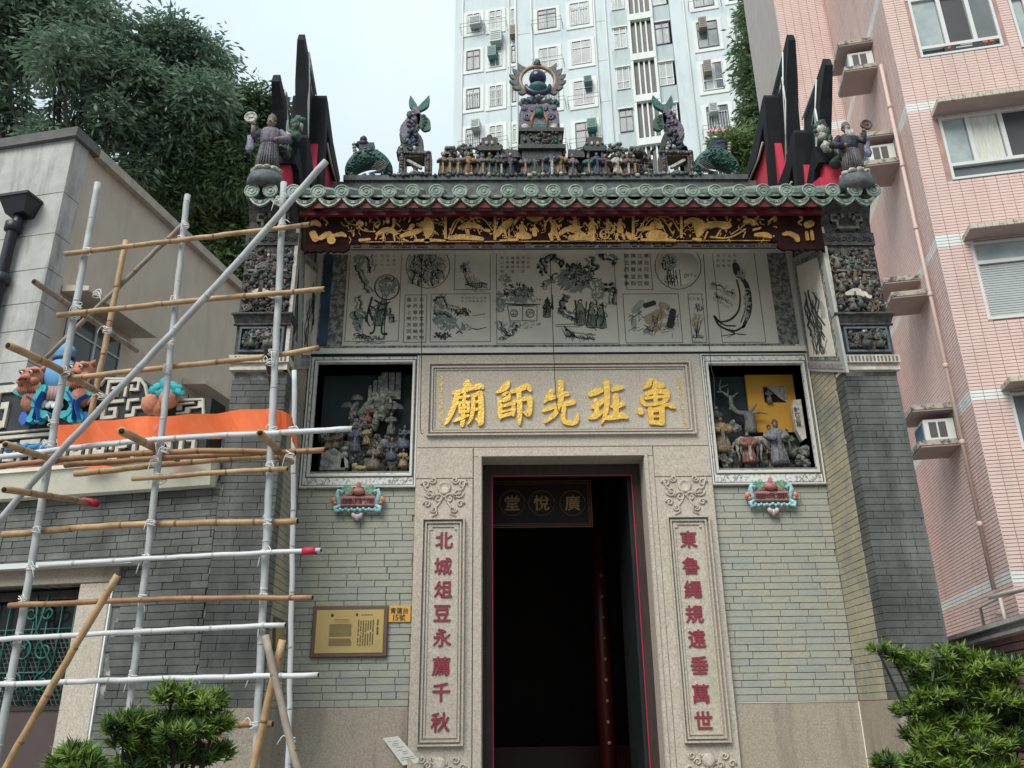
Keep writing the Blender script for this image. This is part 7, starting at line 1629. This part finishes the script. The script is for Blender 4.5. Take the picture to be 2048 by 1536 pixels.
bush('pruned podocarpus bush growing beside the bamboo scaffold', [(345,1400,38,-3.5),(410,1415,42,-3.5),(375,1435,36,-3.4),(250,1460,40,-3.6),(290,1480,26,-3.5),(400,1470,44,-3.5),(350,1480,36,-3.6),(330,1520,50,-3.5),(420,1520,44,-3.4),(245,1490,26,-3.6),(310,1455,26,-3.5),(365,1460,36,-3.45),(430,1455,34,-3.5),(300,1500,30,-3.5),(270,1540,40,-3.5)], (-1.35, -3.5, 0), 30, 1)
bush('small podocarpus tuft in front of the green gate', [(150,1520,34,-3.8),(165,1545,40,-3.8),(130,1545,30,-3.8)], (-1.9, -3.8, 0), 34, 2)
bush('large spreading podocarpus bush below the pink apartment block', [(1755,1300,14,-3.2),(1785,1315,24,-3.2),(1840,1335,36,-3.2),(1905,1320,36,-3.2),(1900,1360,44,-3.1),(1960,1345,44,-3.2),(2025,1345,44,-3.2),(1870,1400,44,-3.2),(1930,1400,44,-3.1),(2000,1405,50,-3.2),(1830,1425,34,-3.2),(2045,1420,40,-3.1),(1880,1500,48,-3.2),(1950,1500,50,-3.2),(2020,1500,52,-3.2),(1845,1530,36,-3.2),(1920,1545,50,-3.2),(1990,1550,50,-3.2),(1860,1370,36,-3.15),(1935,1372,40,-3.15),(1995,1375,44,-3.1),(1870,1455,40,-3.15),(1935,1452,46,-3.15),(2010,1450,48,-3.1),(1835,1475,32,-3.2),(1905,1425,40,-3.1),(1970,1430,44,-3.1),(1865,1540,44,-3.15),(2040,1480,44,-3.1)], (2.55, -3.1, 0), 24, 3)
bush('podocarpus sprig in front of the granite plinth right of the door', [(1775,1535,20,-3.6)], (1.75, -3.6, 0), 60, 4)

# ================================================================== bamboo scaffold
SF = Fr((-2.3, -2.15, 0), E1, E2)
scaf = thing('bamboo_scaffold', SF.pts([[0, 0, 0]])[0], 'tied bamboo scaffold with natural and grey-painted poles in front of the annex', 'scaffold')
BAM = M('bamboo', (.30,.18,.085), .45, scale=3, col2=(.50,.34,.18), c2pos=(.35,.65), stretch=(2,2,2), streak=(.16,.09,.05), streak_amt=.45); BAMB = M('bamboo_brown', (.235,.115,.055), .45, scale=4, col2=(.36,.20,.095), c2pos=(.35,.65)); SIL = M('bamboo_silver', (.33,.34,.345), .5, scale=5, col2=(.46,.48,.485), c2pos=(.35,.65), streak=(.28,.27,.24), streak_amt=.5); WHT = M('bamboo_white', (.56,.57,.58), .5, var=.06, scale=5, streak=(.42,.41,.38), streak_amt=.5); OLD = M('bamboo_old', (.20,.165,.13), .6, scale=6, col2=(.33,.28,.225), c2pos=(.35,.65)); NODE = S('bamboo_node', (.20,.115,.05), .6); DRK = S('hollow_shade', (.02,.015,.012), .9); DKP = M('bamboo_dark', (.055,.04,.03), .5, var=.3, scale=6)
def pole(pts, v, w, mat, ground=False, node=.34, label=None):
    P_ = []; vv = v if isinstance(v, (list, tuple)) else [v]*len(pts)
    for (px, py), q in zip(pts, vv): u, z = SF.uv(px, py, q); P_.append(SF.pts([[u, q, z]])[0])
    if ground:
        d = P_[-1]-P_[-2]; t = -P_[-1][2]/d[2]; P_.append(P_[-1]+d*t)
    P_ = np.array(P_); r0 = w*.80/2*fdist(P_[len(P_)//2])/FPX
    sp = smooth_path(P_, 6) if len(P_) > 2 else P_; seg = np.r_[0, np.cumsum(np.linalg.norm(np.diff(sp, axis=0), axis=1))]; n = max(6, int(seg[-1]/.085)); s = np.linspace(0, seg[-1], n)
    q = np.stack([np.interp(s, seg, sp[:, i]) for i in range(3)], 1)
    rg = random.Random(int(abs(pts[0][0])*7+pts[0][1])); q += np.array([[rg.uniform(-.0025, .0025) for _ in range(3)] for _ in range(n)])
    taper = np.linspace(1.04, .95, n); b = MB(); b.tube(q, r0*taper, 10); po_ = b.build('pole', mat, scaf)
    b = MB(); k = rg.uniform(.05, node)
    while k < seg[-1]:
        c = np.array([np.interp(k, seg, sp[:, i]) for i in range(3)]); c2 = np.array([np.interp(min(k+.02, seg[-1]), seg, sp[:, i]) for i in range(3)]); d = (c2-c)/(np.linalg.norm(c2-c)+1e-9)
        b.tube([c-d*.008, c-d*.003, c+d*.003, c+d*.008], [r0*1.0, r0*1.06, r0*1.06, r0*1.0], 10); k += node*rg.uniform(.75, 1.2)
    if b.n: b.build('node', NODE if mat in (BAM, BAMB, OLD) else S('node_grey', (.38,.38,.37), .6), po_, kind='stuff')
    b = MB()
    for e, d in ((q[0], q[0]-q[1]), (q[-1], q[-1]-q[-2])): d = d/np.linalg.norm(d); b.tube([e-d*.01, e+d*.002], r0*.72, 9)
    b.build('dark_end_disc', DRK, po_)  # dark discs stand in for the shade inside the open pole ends
    return po_
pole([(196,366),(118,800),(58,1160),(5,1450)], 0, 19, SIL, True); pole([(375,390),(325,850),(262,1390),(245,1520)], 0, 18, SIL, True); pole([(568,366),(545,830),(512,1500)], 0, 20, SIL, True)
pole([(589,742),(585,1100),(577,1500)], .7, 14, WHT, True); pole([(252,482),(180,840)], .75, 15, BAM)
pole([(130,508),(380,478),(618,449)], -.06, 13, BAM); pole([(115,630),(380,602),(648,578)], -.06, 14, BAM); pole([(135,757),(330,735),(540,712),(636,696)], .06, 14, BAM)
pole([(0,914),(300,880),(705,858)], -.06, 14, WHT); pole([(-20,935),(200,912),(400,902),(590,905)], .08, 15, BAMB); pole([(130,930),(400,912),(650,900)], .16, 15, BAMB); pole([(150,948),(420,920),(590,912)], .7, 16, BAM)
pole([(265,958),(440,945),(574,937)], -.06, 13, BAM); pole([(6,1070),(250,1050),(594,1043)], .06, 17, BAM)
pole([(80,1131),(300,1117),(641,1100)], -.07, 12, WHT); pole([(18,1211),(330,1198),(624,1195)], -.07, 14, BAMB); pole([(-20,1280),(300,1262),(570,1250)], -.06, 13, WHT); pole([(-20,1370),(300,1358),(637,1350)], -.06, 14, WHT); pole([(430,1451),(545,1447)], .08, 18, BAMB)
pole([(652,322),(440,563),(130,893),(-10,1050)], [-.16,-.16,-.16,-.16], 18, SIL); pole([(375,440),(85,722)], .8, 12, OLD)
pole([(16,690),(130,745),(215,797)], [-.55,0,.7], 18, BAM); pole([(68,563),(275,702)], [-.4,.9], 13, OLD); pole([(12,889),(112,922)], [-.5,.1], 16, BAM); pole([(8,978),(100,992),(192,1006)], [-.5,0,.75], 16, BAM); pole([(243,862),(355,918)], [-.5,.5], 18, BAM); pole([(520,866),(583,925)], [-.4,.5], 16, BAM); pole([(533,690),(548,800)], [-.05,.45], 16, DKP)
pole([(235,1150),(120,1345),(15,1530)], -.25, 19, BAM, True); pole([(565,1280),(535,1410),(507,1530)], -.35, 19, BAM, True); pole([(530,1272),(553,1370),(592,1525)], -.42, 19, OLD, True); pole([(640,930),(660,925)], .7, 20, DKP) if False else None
TIE = M('white_strap', (.70,.70,.68), .5, var=.06)
def tie(px, py, w=26, v=-.03, loose=1):
    u, z = SF.uv(px, py, v); s = w*.72*fdist(SF.pts([[u, v, z]])[0])/FPX/2; rg = random.Random(px*13+py); b = MB(SF)
    for k in range(3):
        a = rg.uniform(-.5, .5); c, sn = math.cos(a), math.sin(a); zz = z+(k-1)*s*.45
        b.tube([(u+c*s*.95*math.cos(t), v+s*.75*math.sin(t), zz+sn*s*math.cos(t)) for t in np.linspace(0, 6.28, 11)], .0034, 4, caps=False)
    for k in range(loose):
        a = rg.uniform(0, 6.28); L_ = s*rg.uniform(1.2, 2.8); b.tube(smooth_path([(u, v-s*.8, z), (u+L_*.5*math.cos(a), v-s, z+L_*.5*math.sin(a)+.02), (u+L_*math.cos(a), v-s, z+L_*math.sin(a)-.03)], 3), .0027, 4)
    b.build('tie', TIE, scaf)
for p in ((176,503),(155,612),(152,632),(132,745),(105,845),(100,890),(85,950),(73,1060),(62,1135),(45,1200),(35,1280),(18,1362),(363,478),(350,598),(340,685),(335,735),(312,880),(308,925),(303,1045),(292,1115),(285,1195),(275,1262),(265,1355),(370,450),(315,955),(563,455),(560,400),(555,590),(545,705),(540,725),(546,862),(540,930),(535,1045),(530,1105),(527,1193),(522,1253),(515,1352),(555,1375),(508,1450),(580,910),(195,588),(215,660),(325,960),(330,900),(205,793),(582,1480),(585,860)): tie(*p, loose=1 if (p[0]*7+p[1]) % 3 else 2)
b = MB(SF); RT = S('red_tape', (.45,.02,.05), .6)
for (pts, v, w) in ((((606,1103),(632,1101)), -.07, 14.5), (((165,1002),(194,1007)), .62, 19)):
    A, B2 = [SF.uv(*q, v) for q in pts]; r_ = w/2*5.4/FPX; b.tube([(A[0], v, A[1]), (B2[0], v, B2[1])], r_, 10)
b.build('red_tape', RT, scaf)
# orange sheet hung inside the scaffold
top = [(112,849),(220,840),(325,832),(430,825),(530,818),(566,822),(585,838),(593,870)]; bot = [(108,896),(220,888),(325,880),(430,872),(530,862),(566,866),(585,880),(592,905)]
dv = [.2,.2,.22,.24,.25,.27,.36,.55]; V = []; 
for (a, c, d) in zip(top, bot, dv): p, q = SF.uv(*a, d), SF.uv(*c, d); V += [(p[0], d, p[1]), (q[0], d+.02, q[1])]
b = MB(SF); n = len(top)
dv = dv
T_ = smooth_path([(*V[2*i], 0) for i in range(n)], 4)[:, :3]; B3 = smooth_path([(*V[2*i+1], 0) for i in range(n)], 4)[:, :3]; k = len(T_); wv = np.array([.018*math.sin(i*1.7)+.012*math.sin(i*.63+1) for i in range(k)]); T_[:,1] += wv; B3[:,1] += wv*1.6; B3[:,2] += .004*np.sin(np.arange(k)*2.1); vv = np.vstack([T_, B3, T_+[0,.006,0], B3+[0,.006,0]])
b.add(vv, [(i, k+i, k+i+1, i+1) for i in range(k-1)]+[(2*k+i+1, 3*k+i+1, 3*k+i, 2*k+i) for i in range(k-1)]+[(i+1, 2*k+i+1, 2*k+i, i) for i in range(k-1)]+[(k+i, 3*k+i, 3*k+i+1, k+i+1) for i in range(k-1)]+[(0,2*k,3*k,k),(k-1,2*k-1,4*k-1,3*k-1)])
b.build('orange_sheet', M('orange_plastic', (.85,.17,.05), .45, var=.12, scale=3, bump=.15, bscale=9), label='bright orange plastic sheet stretched along the scaffold', cat='banner')
for (x0, y0, x1, y1, lab) in ((165,943,225,936,'small orange plastic strip on the cream ledge below the sheet, left'), (335,932,402,926,'small orange plastic strip on the cream ledge below the sheet, right')):
    p, q = OB.uv(x0, y0, -.2), OB.uv(x1, y1, -.2); b = MB(OB); b.stroke([(p[0], p[1], .02), ((p[0]+q[0])/2, (p[1]+q[1])/2+.01, .05), (q[0], q[1], .02)], -.21, -.2); b.build('plastic_strip', M('orange_plastic', (.85,.16,.045)), label=lab, cat='plastic strip')
